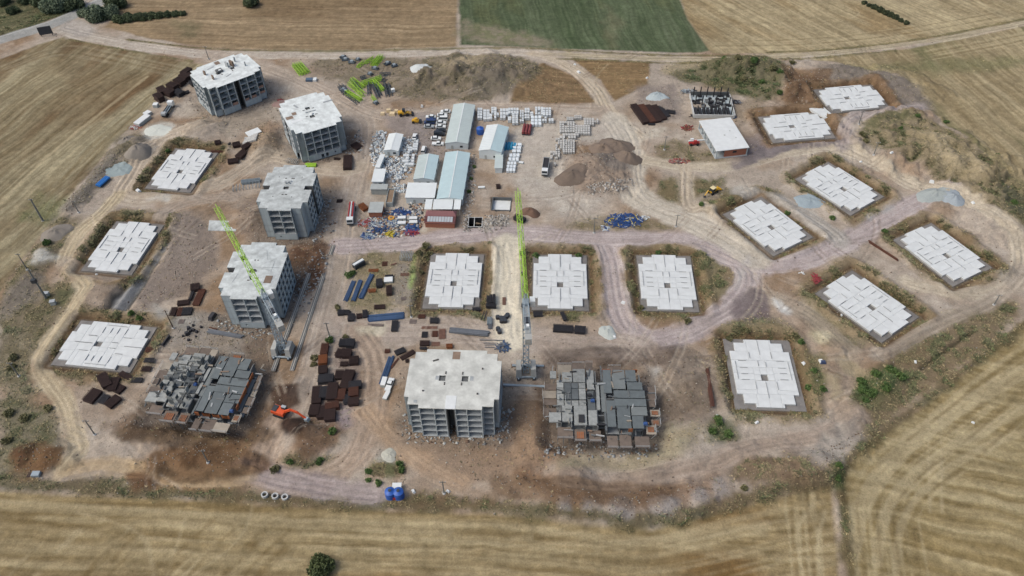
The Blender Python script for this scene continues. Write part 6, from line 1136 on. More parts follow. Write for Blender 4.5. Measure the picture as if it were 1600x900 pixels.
# white boxes and trailers
for a, b_, w_, h, lab in ((k7(795, 437), k7(770, 515), 1.6, 1.4, 'white topped crate beside the blue beams and pickup'), (k7(825, 557), k7(787, 632), 1.4, .8, 'white topped crate lying apart in front of the pickup'), (k5(335, 500), k5(488, 410), 2.1, 2.0, 'dark trailer with a white roof at the haul road corner'), (k5(805, 700), k5(940, 690), 2.4, 1.0, 'white sheeted bundle in the weedy corner yard'),
        (kn(120, 715), kn(270, 600), 3.2, 1.6, 'long white sheeted load beside the field edge'), (kn(225, 590), kn(290, 550), 2.6, 1.4, 'short white sheeted load beside the field edge'), (kn(335, 465), kn(392, 465), 2.2, 1.6, 'white cube crate near the flatbed truck'), (C(330, 150, 10)(570, 640), C(330, 150, 10)(770, 560), 4.0, .9, 'white block pack next to the grey pallet rows'), (C(740, 270, 9)(65, 212), C(740, 270, 9)(158, 208), 1.0, .6, 'small cream box in the empty yard by the basins'), (c4(565, 835), c4(622, 845), 1.2, .6, 'small cream crate near white sheeted packs')):
    c, L_, r = line(a, b_); t = thing('covered_load', lab, 'crate', (c[0], c[1], hz(*c)), r); b = MB(); b.box((0, 0, h*.45), (L_, w_, h*.9), m_dsteel if 'trailer' in lab else m_cont); b.obj('crate_side', t); b = MB(); b.box((0, 0, h*.95), (L_+.1, w_*(.5 if 'trailer' in lab else 1.02), h*.14), m_white, taper=.96); b.obj('crate_lid', t)
# lime crane sections and dark mast parts
def section(a, b_, mat, lab, grp, w_=1.5):
    c, L_, r = line(a, b_); b = MB(); lattice(b, L_, w_, 1.3, max(3, int(L_/1.4)), mat, .2, tri=True, d=.11); o = b.obj('crane_section', None, (c[0]-math.cos(r)*L_/2, c[1]-math.sin(r)*L_/2, hz(*c)+.15), r); return tag(o, lab, 'crane section', grp)
kc = C(440, 70, 8)
for i in range(4): section(kc(148+i*30, 258-i*8), kc(248+i*32, 392-i*12), m_lime, 'lime crane section in the neat row beside the dirt road', 'lime sections in a row', 1.6)
for a, b_ in (((1045, 240), (1158, 172)), ((1122, 262), (1222, 150)), ((1150, 268), (1248, 148)), ((1175, 268), (1275, 150)), ((950, 292), (1035, 225))): section(kc(*a), kc(*b_), m_lime, 'lime crane section in the pile near the far track', 'lime sections near the far track', 1.6)
for a, b_ in (((868, 440), (965, 560)), ((895, 432), (1042, 545)), ((838, 490), (945, 575)), ((1000, 492), (1250, 412)), ((1010, 515), (1260, 435)), ((1140, 468), (1265, 590)), ((1170, 462), (1288, 580)), ((800, 605), (985, 712)), ((830, 595), (1010, 705)), ((945, 585), (1025, 655)), ((960, 560), (1040, 620)), ((1135, 655), (1185, 720))): section(kc(*a), kc(*b_), m_lime, 'lime crane section in the crossed pile above the shell', 'lime sections in the crossed pile', 1.5)
m_mast = M('mast_grey', (70, 80, 90), .6, .25, 1)
for a, b_ in (((880, 450), (990, 560)), ((1090, 500), (1100, 640)), ((1140, 500), (1220, 680)), ((1180, 500), (1240, 650)), ((1290, 500), (1330, 660)), ((1340, 510), (1370, 650)), ((820, 640), (960, 740)), ((720, 520), (800, 640)), ((760, 510), (840, 600)), ((1230, 380), (1370, 378)), ((990, 430), (1060, 410)), ((1260, 470), (1310, 430))): section(kc(*a), kc(*b_), m_mast, 'dark grey mast section in the crossed pile above the shell', 'grey mast sections in the crossed pile', 1.7)
for x, y, s in ((770, 165, 3.2), (800, 195, 3.4), (880, 230, 3.2), (960, 195, 2.2), (1325, 245, 3.4), (1410, 270, 3.0), (1170, 305, 3.2), (1110, 375, 2.6), (770, 570, 3.4), (800, 590, 3), (1180, 735, 2.4)):
    b = MB(); [b.tube((-s/2, i*.7, .4+.5*(i == 0)), (s/2, i*.7, .4+.5*(i == 0)), .35, m_mast, n=8) for i in (-1, 0, 1)]; b.box((0, 0, .9), (s*.4, 1.6, .8), m_frame); tag(b.obj('crane_machinery', None, P3(*kc(x, y)), rng.uniform(-.8, .8)), 'grey crane machinery unit lying among the lime sections', 'machinery', 'crane machinery units')
b = MB(); b.box((0, 0, .5), (3.2, 2.2, 1.0), M('tarp_blue_grey', (84, 104, 128), .7, .15)); b.box((2.6, 0, .5), (1.6, 2.4, 1.0), m_white); tag(b.obj('tool_crate', None, P3(*kc(350, 448))), 'blue and white crate beside the neat row of lime sections', 'crate')
b = MB(); b.box((0, 0, .8), (1.6, 1.4, 1.6), m_cab); tag(b.obj('crane_cab', None, P3(*kc(1395, 590)), .4), 'white crane cab set down beside the crossed pile', 'cab')
for a in ((715, 140),): b = MB(); b.box((0, 0, .6), (1.2, .9, 1.2), m_white, taper=.6); tag(b.obj('white_sack', None, P3(*c2(*a))), 'small white sack at the edge of the car park', 'sack')

# ------------------------------------------------------------------ pallets of blocks
m_blkw = M('block_pack_white', (208, 212, 216), .6, .1, 1); m_blkg = M('block_pack_grey', (190, 188, 186), .8, .14, 1.2); m_pal = M('pallet_wood', (120, 104, 88), .9, .2, 2); m_tarp = M('white_tarp', (220, 226, 232), .6, .06, .8)
PK_ = {}
def pack(mat, w_, d_, h):
    k = (mat.name, round(w_, 1), round(d_, 1), h)
    if k not in PK_:
        b = MB(); b.box((0, 0, .07), (w_, d_, .14), m_pal); n_ = 3
        for i in range(n_): b.box((0, 0, .14+h*(i+.5)/n_), (w_-.05-.03*(i % 2), d_-.05-.03*(i % 2), h/n_-.02), mat)
        b.box((0, 0, .14+h), (w_*.92, d_*.92, .06), mat, taper=.8); PK_[k] = b.mesh('block_pallet')
    return PK_[k]
def pallets(f, x0, y0, x1, y1, nx, ny, mat, h, lab, grp, fill=1.0, skew=0.0):
    for j in range(ny):
        for i in range(nx):
            if rng.random() > fill: continue
            fx, fy = (i+.5)/nx, (j+.5)/ny; px, py = f(x0+(x1-x0)*fx+skew*(.5-fy), y0+(y1-y0)*fy)
            a = G(*f(x0, y0)); b_ = G(*f(x1, y1)); w_ = min(abs(b_[0]-a[0])/nx*.9, 2.4); d_ = min(abs(b_[1]-a[1])/ny*.82, 2.6)
            tag(link('block_pallet', pack(mat, w_, d_, h), None, P3(px, py+h*1.2), rng.uniform(-.06, .06)+.02), lab, 'pallet', grp)
WL, WG = 'white wrapped block pallet in the row behind the bright white hall', 'white pallets behind the hall'
ORD = 'first second third fourth fifth sixth seventh eighth ninth tenth eleventh twelfth thirteenth fourteenth fifteenth sixteenth seventeenth'.split()
for k_, q in enumerate(sorted(((48, 165, 112, 300, 2, 4), (120, 182, 202, 315, 2, 4), (220, 152, 290, 230, 2, 3), (198, 238, 235, 310, 1, 2), (255, 225, 320, 300, 2, 2), (328, 175, 440, 300, 3, 3), (432, 165, 565, 240, 4, 2), (425, 245, 475, 330, 1, 3), (478, 232, 560, 360, 2, 5), (575, 192, 630, 340, 2, 5), (635, 165, 702, 230, 2, 2), (635, 245, 702, 300, 2, 2), (705, 215, 750, 270, 1, 2), (765, 148, 870, 250, 3, 4), (862, 165, 970, 270, 3, 4), (855, 277, 915, 335, 2, 2), (935, 297, 1000, 340, 2, 1)), key=lambda q: q[0])):
    pallets(c4, *q, m_blkw, 1.3, 'white wrapped block pallet in the '+ORD[k_]+' cluster from the long grey cabin', 'white pallets, '+ORD[k_]+' cluster', .95)
pallets(c4, 712, 260, 850, 380, 3, 3, m_tarp, 1.2, 'white sheeted pallet next to the maroon silo', 'sheeted pallets by the silo')
GL, GG = 'pale grey block pallet in the field of blocks beside the soil heaps', 'grey block pallets'
for k_, q in enumerate(sorted(((1160, 278, 1250, 320, 4, 2, 1), (1255, 258, 1350, 300, 4, 2, 1), (1375, 292, 1505, 380, 4, 3, 1), (1070, 332, 1265, 470, 6, 5, .92), (1268, 380, 1455, 490, 6, 4, 1), (1075, 485, 1315, 545, 7, 2, .75), (1020, 540, 1135, 700, 4, 6, .65), (1112, 560, 1265, 725, 5, 7, 1), (955, 705, 1080, 805, 4, 4, .7), (1000, 845, 1030, 880, 1, 1, 1), (1505, 300, 1560, 350, 2, 2, .7)), key=lambda q: (q[0]-900)**2+(q[1]-800)**2)):
    pallets(c4, *q[:6], m_blkg, 1.1, 'pale grey block pallet in the '+ORD[k_]+' cluster counted from the tipper truck', 'grey block pallets, '+ORD[k_]+' cluster', q[6])
for q in ((485, 600, 598, 720, 2, 3), (440, 730, 572, 828, 3, 2), (412, 832, 530, 960, 3, 3)): pallets(c4, *q, m_tarp, 1.0, 'white sheeted pack on the verge beside the bright white hall', 'sheeted packs by the hall', 1, 20)
pallets(C(330, 150, 10), 520, 655, 745, 790, 6, 4, m_blkg, .9, 'grey block pallet in the small rows beside the second far shell', 'block pallets by the far shell', 1, 30)
b = MB(); m_turq = M('turquoise_sheet', (52, 138, 176), .6, .12, .8)
for k in range(4): b.box((-2.0+k*1.3, rng.uniform(-.3, .3), .6), (1.2, 5.0+rng.uniform(-.5, .5), 1.1+rng.uniform(0, .4)), m_turq, taper=.85)
tag(b.obj('sheeted_stack', None, P3(*c4(455, 640)), heading(c4(440, 690), c4(480, 540))-math.pi/2), 'turquoise sheeted stack beside the bright white hall', 'stack')
b = MB(); [b.tube((-3.0, i*.8, .5), (3.0, i*.8+.1, .6), .5, M('tarp_blue', (36, 112, 186), .6, .1)) for i in (-1, 0, 1)]; tag(b.obj('tarp_roll', None, P3(162, 286, .3), heading((153, 291), (171, 276))), 'bright blue tarpaulin roll on the bank by the western field', 'tarpaulin')
# grey-white packs in the camp lane
for q in ((605, 570, 665, 690), (540, 650, 590, 760), (480, 740, 550, 880), (555, 740, 620, 880)): pallets(c2, *q, 2, 4, m_blkw, 1.0, 'pale wrapped pack in the lane between the cabins', 'packs in the cabin lane', .8, 15)
# drums and sacks
for x, y in ((880, 428), (925, 440), (935, 480), (965, 440), (985, 480), (1000, 420), (1018, 398), (885, 590), (905, 632)):
    b = MB(); b.tube((0, 0, 0), (0, 0, 1.1), .75, m_blk, n=14); b.tube((0, 0, 1.1), (0, 0, 1.16), .66, m_dsteel, n=14); tag(b.obj('steel_drum', None, P3(*k9(x, y)), 0), 'black drum in the cluster behind the cream roofed shell', 'drum', 'black drums')
mat_stack(k9(725, 480), k9(810, 480), 3.2, .9, m_frame, 'grey panel stack next to the black drums', None, 'panel_stack', 'panels'); mat_stack(k9(735, 555), k9(800, 560), 1.8, .6, m_gsteel, 'low grey panel stack in front of the black drums', None, 'panel_stack', 'panels')
for x, y, s in ((585, 740, 1.6), (600, 670, 1.3), (625, 700, 1.1), (660, 690, 1.0), (700, 710, 1.0), (755, 650, .9), (530, 765, .8), (600, 815, .9), (690, 770, .7), (655, 630, .8)):
    b = MB(); b.box((0, 0, s*.4), (s, s*.9, s*.8), m_blk, taper=.7); tag(b.obj('dark_sack', None, P3(*kl(x, y)), rng.uniform(0, 3)), 'dark sack on the grey yard in front of the western formwork block', 'sack', 'dark sacks on the grey yard')
b = MB(); b.box((0, 0, .7), (3.4, 1.7, 1.4), m_blk, taper=.75); tag(b.obj('covered_machine', None, P3(*kl(900, 530)), 1.3), 'black covered machine beside the notched shell', 'machine')

LMK = [((710, 440), 'the raft next to the rebar yard'), ((876, 440), 'the raft beside the crane jib'), ((1043, 440), 'the raft inside the road loop'), ((1195, 580), 'the raft with wide grey borders'), ((1355, 475), 'the raft by the cream sand patch'), ((1475, 395), 'the raft by the long rusty beam'), ((1313, 290), 'the raft below the scrub bank'), ((1200, 350), 'the raft by the backhoe loader'), ((163, 540), 'the westernmost raft'), ((283, 265), 'the weedy pit'), ((190, 385), 'the drainage cut'),
       ((1180, 125), 'the half built frame'), ((1240, 110), 'the brown cut earth'), ((1430, 210), 'the eastern scrub bank'), ((1560, 290), 'the far end of the scrub bank'), ((1375, 605), 'the trench on the east bank'), ((1270, 600), 'the navy bundle'), ((600, 745), 'the pair of blue tanks'), ((460, 730), 'the purplish gravel track'), ((545, 430), 'the blue beams'), ((520, 535), 'the large rebar yard'), ((1125, 670), 'the rubble road'), ((1305, 745), 'the field corner ditch'), ((25, 600), 'the western grey pole'), ((30, 670), 'the orange soil heap'), ((735, 280), 'the long blue grey cabin'), ((1160, 769), 'the boundary gravel heaps'), ((520, 676), 'the orange excavator'), ((900, 108), 'the branch track'), ((1010, 122), 'the small brown plot'), ((490, 565), 'the crane rails'), ((217, 300), 'the ring of dirt road in the north west'), ((700, 768), 'the pole by the rutted track'), ((75, 385), 'the lime spill')]
def near(px, py): 
    x, y = G(px, py); return min(LMK, key=lambda l: (G(*l[0])[0]-x)**2+(G(*l[0])[1]-y)**2)[1]
# ------------------------------------------------------------------ heaps
def heap(px, py, r_, h, col, lab, st=1.0, ro=0.0, cat='heap', name='gravel_heap'):
    x, y = G(px, py); z = hz(x, y); n_, m_ = 30, 8; rr = random.Random(int(px*7+py)); ph = [rr.uniform(0, 6.28) for _ in range(4)]; v = [(0, 0, h)]; f = []
    for j in range(1, m_+1):
        for i in range(n_):
            a = 2*math.pi*i/n_; e = 1+.12*math.sin(2*a+ph[0])+.08*math.sin(3*a+ph[1])+.05*math.sin(5*a+ph[2]); q = j/m_; rad = r_*q*e
            zz = h*(1-q)**.9*(1+.16*math.sin(4*a+ph[3]+q*5)+.1*math.sin(9*a+q*11))+rr.uniform(-.13, .13)*h-.25*(j == m_); X, Y = rad*math.cos(a)*st, rad*math.sin(a)
            X, Y = X*math.cos(ro)-Y*math.sin(ro), X*math.sin(ro)+Y*math.cos(ro); v.append((X, Y, zz+(hz(x+X, y+Y)-z)*q))
    f += [(0, 1+i, 1+(i+1) % n_) for i in range(n_)]
    for j in range(m_-1): f += [(1+j*n_+i, 1+(j+1)*n_+i, 1+(j+1)*n_+(i+1) % n_, 1+j*n_+(i+1) % n_) for i in range(n_)]
    b = MB(); b.add(v, f, M('gravel_%d_%d_%d' % col, col, .95, .14, 2.5)); tag(b.obj(name, None, (x, y, z), 0, True), lab, cat)
BG = (150, 162, 170)
heap(1027, 153, 4.2, 2.2, (168, 178, 184), 'pale blue grey gravel cone beside dark steel sheets', 1.3); heap(1459, 307, 5.2, 1.9, (154, 160, 160), 'broad grey gravel heap at the road fork', 1.3); heap(1487, 315, 4.0, 1.8, (150, 158, 166), 'smaller blue grey gravel heap at the road fork', 1.2); heap(1265, 315, 4.5, 1.2, BG, 'blue grey gravel spill between two diagonal rafts', 1.4, -.5); heap(186, 266, 4.6, .9, (152, 164, 166), 'flat blue grey gravel patch beside the blue tarpaulin', 1.3)
heap(247, 204, 5.2, .7, (194, 196, 190), 'flat whitish sand patch beside the flatbed truck', 1.2); 
heap(949, 520, 3.2, .9, (186, 190, 186), 'whitish sand heap beside the road loop'); heap(893, 278, 5.0, 2.0, (114, 100, 90), 'dark soil heap in front of the tipper truck', 1.6, .3, name='soil_heap'); heap(942, 234, 5.4, 2.4, (126, 110, 98), 'grey brown soil heap next to the block field', 1.1, name='soil_heap'); heap(980, 250, 5.6, 2.4, (122, 107, 96), 'round grey soil heap beside the yard road', 1.0, 1.2, name='soil_heap'); heap(963, 228, 5.4, 2.4, (118, 104, 94), 'dark grey soil heap between two other heaps', 1.4, -.6, name='soil_heap')
heap(828, 334, 3.2, 1.4, (118, 92, 78), 'small brown soil heap beside the lime jib', 1.2, name='soil_heap'); heap(437, 162, 3.0, 1.2, (150, 124, 118), 'pinkish rubble heap beside the far shells', 1.2, name='rubble_heap'); heap(608, 712, 2.6, .6, (176, 174, 164), 'pale gravel spot above the green weeds'); heap(655, 108, 3.4, .8, (200, 204, 206), 'white lime heap on the soil bank', 1.4); heap(669, 110, 2.6, .7, (156, 160, 160), 'grey gravel heap beside the white lime heap', 1.3)
heap(218, 241, 4.5, 2.0, (136, 128, 120), 'long grey soil heap above the western pit', 1.5, .9, name='soil_heap'); heap(198, 221, 3.5, 1.6, (132, 124, 116), 'grey soil heap at the edge of the western field', 1.3, .9, name='soil_heap'); heap(346, 366-30, .01, .01, (120, 120, 120), 'tiny pebble on the concrete pad') if False else None
heap(88, 365, 4.5, 1.4, (134, 126, 118), 'grey soil heap beside the west track and utility pole', 1.5, .4, name='soil_heap'); heap(1128, 708-20, .01, .01, (1, 1, 1), '') if False else None

# ------------------------------------------------------------------ props, litter
m_prop = M('prop_blue', (42, 74, 128), .6, .15, 1); m_propr = M('prop_red', (150, 58, 66), .7, .15, 1); m_propy = M('prop_yellow', (190, 170, 60), .7, .15, 1)
def pile(px, py, rx, ry, n_, mats, lab, name='prop_pile', L_=2.6, h=.7, cat='props'):
    x, y = G(px, py); t = MB(); rr = random.Random(int(px+py*3))
    for _ in range(n_):
        a, q = rr.uniform(0, 6.28), rr.random()**.6; u, v = rx*q*math.cos(a), ry*q*math.sin(a); d = rr.uniform(0, 3.14); l = L_*rr.uniform(.5, 1.1)/2; z = h*(1-q)*rr.random()+.1
        t.bar((u-math.cos(d)*l, v-math.sin(d)*l, z), (u+math.cos(d)*l, v+math.sin(d)*l, z+rr.uniform(-.1, .3)), rr.uniform(.12, .3), rr.choice(mats))
    return tag(t.obj(name, None, (x, y, hz(x, y))), lab, cat)
pile(975, 345, 7.0, 4.0, 240, [m_prop]*9+[m_propy, m_cs], 'wide heap of blue steel props on the road island'); pile(945, 357, 1.8, 1.6, 26, [m_tarp, m_cs, m_prop], 'small white heap next to the blue steel props', L_=1.4); pile(1008, 341, 1.8, 1.2, 20, [m_tarp, m_found2], 'pale rubble beside the heap of blue props', 'rubble_pile', 1.0, cat='rubble')
pile(626, 333, 4.0, 2.6, 90, [m_prop], 'blue props piled behind white crates in the camp yard'); pile(592, 361, 3.6, 1.8, 80, [m_prop, m_prop, m_dsteel], 'blue props strewn at the haul road corner'); pile(577, 368, 3.4, 1.8, 60, [m_prop, m_frame], 'blue and grey props beside the pump truck'); pile(643, 358, 2.6, 2.2, 90, [m_prop], 'blue props stacked behind red ones'); pile(643, 364, 2.6, 1.3, 70, [m_propr, m_propr, m_prop], 'red props stacked in front of the dirt road'); pile(609, 366, 1.6, 1.4, 40, [m_propy], 'yellow props at the edge of the dirt road'); pile(569, 348, 2.6, 2.4, 60, [m_brick, m_propr, m_cs], 'reddish forms beside the pump truck', 'form_pile', cat='forms'); pile(588, 350, 3.2, 2.6, 70, [m_cs, m_tarp, m_rusto, m_frame], 'mixed pale and rusty forms in the camp yard', 'form_pile', cat='forms')
pile(617, 347, 2.4, 2.4, 50, [m_frame, m_prop, m_cs], 'grey and blue forms round an orange reel', 'form_pile', cat='forms'); pile(1274, 438, 1.6, 2.2, 24, [m_propr], 'red steel debris beside a diagonal raft', 'debris_pile', 2.0, cat='debris'); pile(1252, 420+8, .8, .6, 8, [m_cw], 'white debris beside the red steel debris', 'debris_pile', 1.0, cat='debris')
pile(1060, 252, 4.5, 1.6, 70, [m_propr, m_brick, m_rust, m_gmat], 'reddish scrap scattered in front of the telehandler', 'scrap_pile', 1.6, cat='scrap'); pile(1075, 200, 2.6, 2.2, 50, [m_propr, m_brick, m_rust], 'reddish scrap behind the telehandler', 'scrap_pile', 1.6, cat='scrap'); pile(1075, 143, 3.5, 1.8, 50, [m_gsteel, m_frame, m_cs, m_blk], 'steel scrap beside the half built frame', 'scrap_pile', 2.0, cat='scrap'); pile(1150, 160, 2.2, 1.8, 30, [m_blk, m_gsteel], 'dark scrap at the end of the half built frame', 'scrap_pile', 2.0, cat='scrap'); pile(1081, 181, 1.6, 1.2, 20, [m_blk], 'black scrap below the half built frame', 'scrap_pile', 1.4, cat='scrap'); pile(1144, 184, 1.8, 1.2, 24, [m_bsteel, m_blk], 'blue black scrap between the frame and white roof', 'scrap_pile', 1.6, cat='scrap'); pile(438, 157, 1.8, 1.4, 24, [m_brick, m_propr], 'pink debris on the pinkish rubble heap', 'scrap_pile', 1.2, cat='scrap'); pile(210, 200, 3.2, 1.6, 40, [m_brick, m_blkg, m_propr], 'pink and grey debris at the western field edge', 'scrap_pile', 1.4, cat='scrap')
pile(786, 543, 2.2, 2.0, 60, [m_bsteel, m_gsteel], 'blue grey steel heap behind the tower crane base', 'scrap_pile', 2.0, cat='scrap')
b = MB(); b.tube((0, 0, 0), (0, 0, .8), 1.2, M('reel_orange', (206, 150, 66), .8, .1), n=18); b.tube((0, 0, .8), (0, 0, .95), .5, m_ply, n=12); tag(b.obj('cable_reel', None, P3(611.5, 342)), 'orange cable reel lying in the camp yard', 'reel')
for q in ((628, 342), (628, 350), (646, 343), (646, 349)):
    b = MB(); b.box((0, 0, .5), (3.0, 1.5, 1.0), m_cont); b.box((0, 0, 1.03), (3.1, 1.6, .08), m_white); tag(b.obj('white_crate', None, P3(*q)), 'white lidded crate in the camp yard behind red and blue props', 'crate', 'white crates in the camp yard')
def litter(poly_list, n_, seed, cols, name, label, smax=.7):
    W_ = np.zeros((nyg, nxg), np.float32)
    for p in poly_list: s, d = sdist(p); W_[s] = np.maximum(W_[s], np.clip(.5-d/2, 0, 1)*(.3+N3[s]))
    x, y, z, c, r = scatter(W_, n_, seed); s = .15+(smax-.15)*r.rand(n_, 1, 3)**2; s[..., 2] *= .5
    cu_ = np.array([(i, j, k) for k in (-1, 1) for i, j in ((-1, -1), (1, -1), (1, 1), (-1, 1))], float)*s
    a = r.rand(n_)*6.28; ca, sa = np.cos(a)[:, None], np.sin(a)[:, None]
    V = np.stack([cu_[..., 0]*ca-cu_[..., 1]*sa+x[:, None], cu_[..., 0]*sa+cu_[..., 1]*ca+y[:, None], cu_[..., 2]+z[:, None]+s[..., 2]*.8], -1)
    F = np.array([(4, 5, 6), (4, 6, 7), (0, 1, 5), (0, 5, 4), (1, 2, 6), (1, 6, 5), (2, 3, 7), (2, 7, 6), (3, 0, 4), (3, 4, 7)])[None]+8*np.arange(n_)[:, None, None]
    cl = np.array([alb(q) for q in cols])[r.randint(0, len(cols), n_)]
    stuff_mesh(name, V, F, np.repeat(cl, 8, 0), label, 'litter', .8)
litter([[(588, 205), (606, 205), (600, 250), (640, 242), (645, 262), (628, 285), (606, 285), (602, 262), (585, 262), (578, 240)], [(625, 215), (650, 215), (650, 240), (625, 250)], [(615, 290), (634, 290), (630, 300), (618, 300)]], 1150, 21, ((206, 210, 214), (196, 202, 206), (180, 186, 190), (150, 162, 176), (190, 180, 172), (110, 110, 112), (216, 218, 220)), 'yard_litter', 'pale boards, sheets and scraps strewn between the cabins')
litter([[(576, 338), (600, 330), (660, 322), (662, 345), (655, 366), (575, 372), (568, 350)], [(640, 320), (664, 320), (662, 334), (640, 334)]], 650, 22, ((196, 196, 194), (160, 162, 164), (70, 90, 124), (150, 110, 84), (190, 184, 176), (86, 88, 92)), 'formwork_litter', 'small form parts strewn over the yard beside the canteen')
litter([[(750, 340), (790, 335), (798, 350), (770, 362), (745, 360)], [(722, 330), (735, 330), (735, 360), (722, 362)], [(735, 240), (742, 240), (738, 320), (728, 325)], [(915, 292), (990, 282), (985, 300), (920, 308)]], 620, 23, ((170, 164, 158), (146, 140, 134), (186, 182, 178), (116, 108, 100)), 'rubble_litter', 'broken concrete rubble beside the basins and soil heaps', .42)
litter([[(630, 640), (800, 640), (800, 692), (630, 692)], [(330, 500), (430, 505), (425, 530), (350, 525)], [(450, 440), (520, 380), (510, 420), (470, 500)], [(540, 240), (560, 205), (575, 245)], [(480, 320), (520, 310), (525, 360), (490, 375)], [(850, 690), (1030, 690), (1030, 715), (850, 715)]], 800, 24, ((150, 152, 154), (120, 120, 120), (180, 180, 178), (120, 96, 80)), 'shell_debris', 'concrete debris and offcuts round the feet of the shells', .5)
for x, y, s in ((1255, 570, .9), (1281, 569, 1.2), (483, 30+460, .5), (1430, 566, .7), (1520, 661, .6), (1160, 768, .8), (1345, 253, .7), (1388, 252, .9), (1455, 286, 1.3), (1518, 322, 1.1), (1011, 122, .8), (904, 113, 1.3), (898, 101, .8), (974, 474, 1.1), (960, 527, .9), (217, 300, 1.6), (150, 428, .6), (1316, 490, .6), (1062, 478, .5), (1120, 651, .9), (1182, 662, .8), (700, 768, .8), (646, 768, .9)):
    b = MB(); b.box((0, 0, .3), (s*1.6, s, .7*s), m_cw, rng.random()*3, .6); tag(b.obj('white_sack', None, P3(x, y)), 'small white sack left near '+near(x, y), 'sack', 'white sacks near '+near(x, y))
b = MB(); b.box((0, 0, .4), (2.0, 1.4, .9), M('navy_sheet', (58, 72, 104), .7), taper=.6); tag(b.obj('dark_bundle', None, P3(1284, 571)), 'navy bundle beside a white sack east of the raft', 'bundle')
b = MB(); b.bar((-2.0, 0, 1.9), (2.0, 0, 1.9), .12, m_dsteel, 2.6); [b.bar((s, .1, 0), (s, .1, 3.0), .2, m_dsteel) for s in (-1.6, 1.6)]; [b.bar((s, .1, 1.6), (s, 1.4, 0), .14, m_dsteel) for s in (-1.6, 1.6)]; tag(b.obj('hoarding_sign', None, P3(74, 56), .3), 'black hoarding board at the asphalt road junction', 'sign'); bpy.data.objects['hoarding_sign'].scale = (1.6, 1.6, 1.6)
b = MB(); b.box((0, 0, .5), (2.2, 1.6, 1.0), m_steel); b.box((-1.9, 0, .1), (1.6, 1.6, .2), m_rustd); tag(b.obj('culvert_hatch', None, P3(58, 743)), 'steel culvert hatch beside the orange soil heap', 'hatch')
t = thing('transformer_box', 'grey box at the foot of the western power pole', 'box', P3(74, 462)); b = MB(); b.box((0, 0, .7), (1.7, 1.2, 1.4), m_cont); b.obj('cabinet', t); b = MB(); b.box((0, 0, 1.45), (1.9, 1.4, .1), m_cs); b.obj('cabinet_roof', t)
b = MB(); b.box((0, 0, .8), (1.6, 1.3, 1.6), m_cont, .2); b.box((0, 0, 1.64), (1.8, 1.5, .1), m_cs, .2); tag(b.obj('meter_cabinet', None, P3(84, 475)), 'pale cabinet standing apart below the western power pole', 'box')

# ------------------------------------------------------------------ poles
m_pole = M('pole_grey', (120, 120, 118), .8, .15, 1); m_wood = M('pole_wood', (104, 88, 76), .9, .2, 1)
def pole(px, py, h, lab, mat=m_pole, arm=True, r_=.22):
    t = thing('utility_pole', lab, 'pole', P3(px, py, -.1)); b = MB(); b.tube((0, 0, 0), (0, 0, h), r_, mat, r_*.6, n=8); b.obj('shaft', t)
    if arm: b = MB(); b.box((0, 0, h-.5), (1.8, .14, .14), mat); [b.tube((s, 0, h-.45), (s, 0, h-.1), .09, m_cs, n=6) for s in (-.8, 0, .8)]; b.obj('cross_arm', t)
    b = MB(); b.tube((0, 0, -.1), (0, 0, .35), .55, m_found2, .45, n=10); b.obj('footing', t); return t
pole(67, 345, 11, 'tall grey pole in the green flush of the stubble field', r_=.4); pt = pole(72, 466, 14, 'tallest grey power pole with transformer on the western verge', r_=.42); b = MB(); b.box((0, -.6, 9.2), (1.6, 1.1, 1.5), m_dsteel); b.obj('transformer', pt)
for q, h, lab in (((30, 588), 7, 'grey pole in the scrub below the west verge'), ((148, 679), 7.5, 'grey pole beside the bend near the orange soil'), ((694, 771), 6.5, 'pole with white base beside the rutted track'), ((1364, 245), 6.4, 'pole at the foot of the scrub bank near two rafts'), ((1553, 476), 5, 'short pole beside the far eastern road bend'), ((1340, 199), 6.6, 'pole beside the white concrete ramp and track'), ((928, 364), 7.5, 'pole at the left end of the blue prop island'), ((1056, 354), 6, 'pole at the right end of the blue prop island'), ((1038, 234), 7, 'pole in the weedy island in front of the telehandler'), ((515, 526), 7, 'pole in weeds above the large rebar yard'), ((123, 332), 6, 'pole on the bank beside the blue tarpaulin road'), ((326, 92), 7, 'pole beside the access road behind the far shell'), ((643, 496), 6, 'pole between the blue beams and the foundation raft'), ((328, 728), 6.5, 'pole in the orange soil in front of the formwork block'), ((271, 513), 9, 'brown wooden pole beside the west rebar stacks'), ((858, 250+64), 0, None), ((586, 244), 7, 'pole at the haul road side of the small white cabins'), ((45, 425), 8, 'grey pole on the soil bank by the lime spill')):
    if lab: pole(*q, h, lab, m_wood if 'wooden' in lab else m_pole)

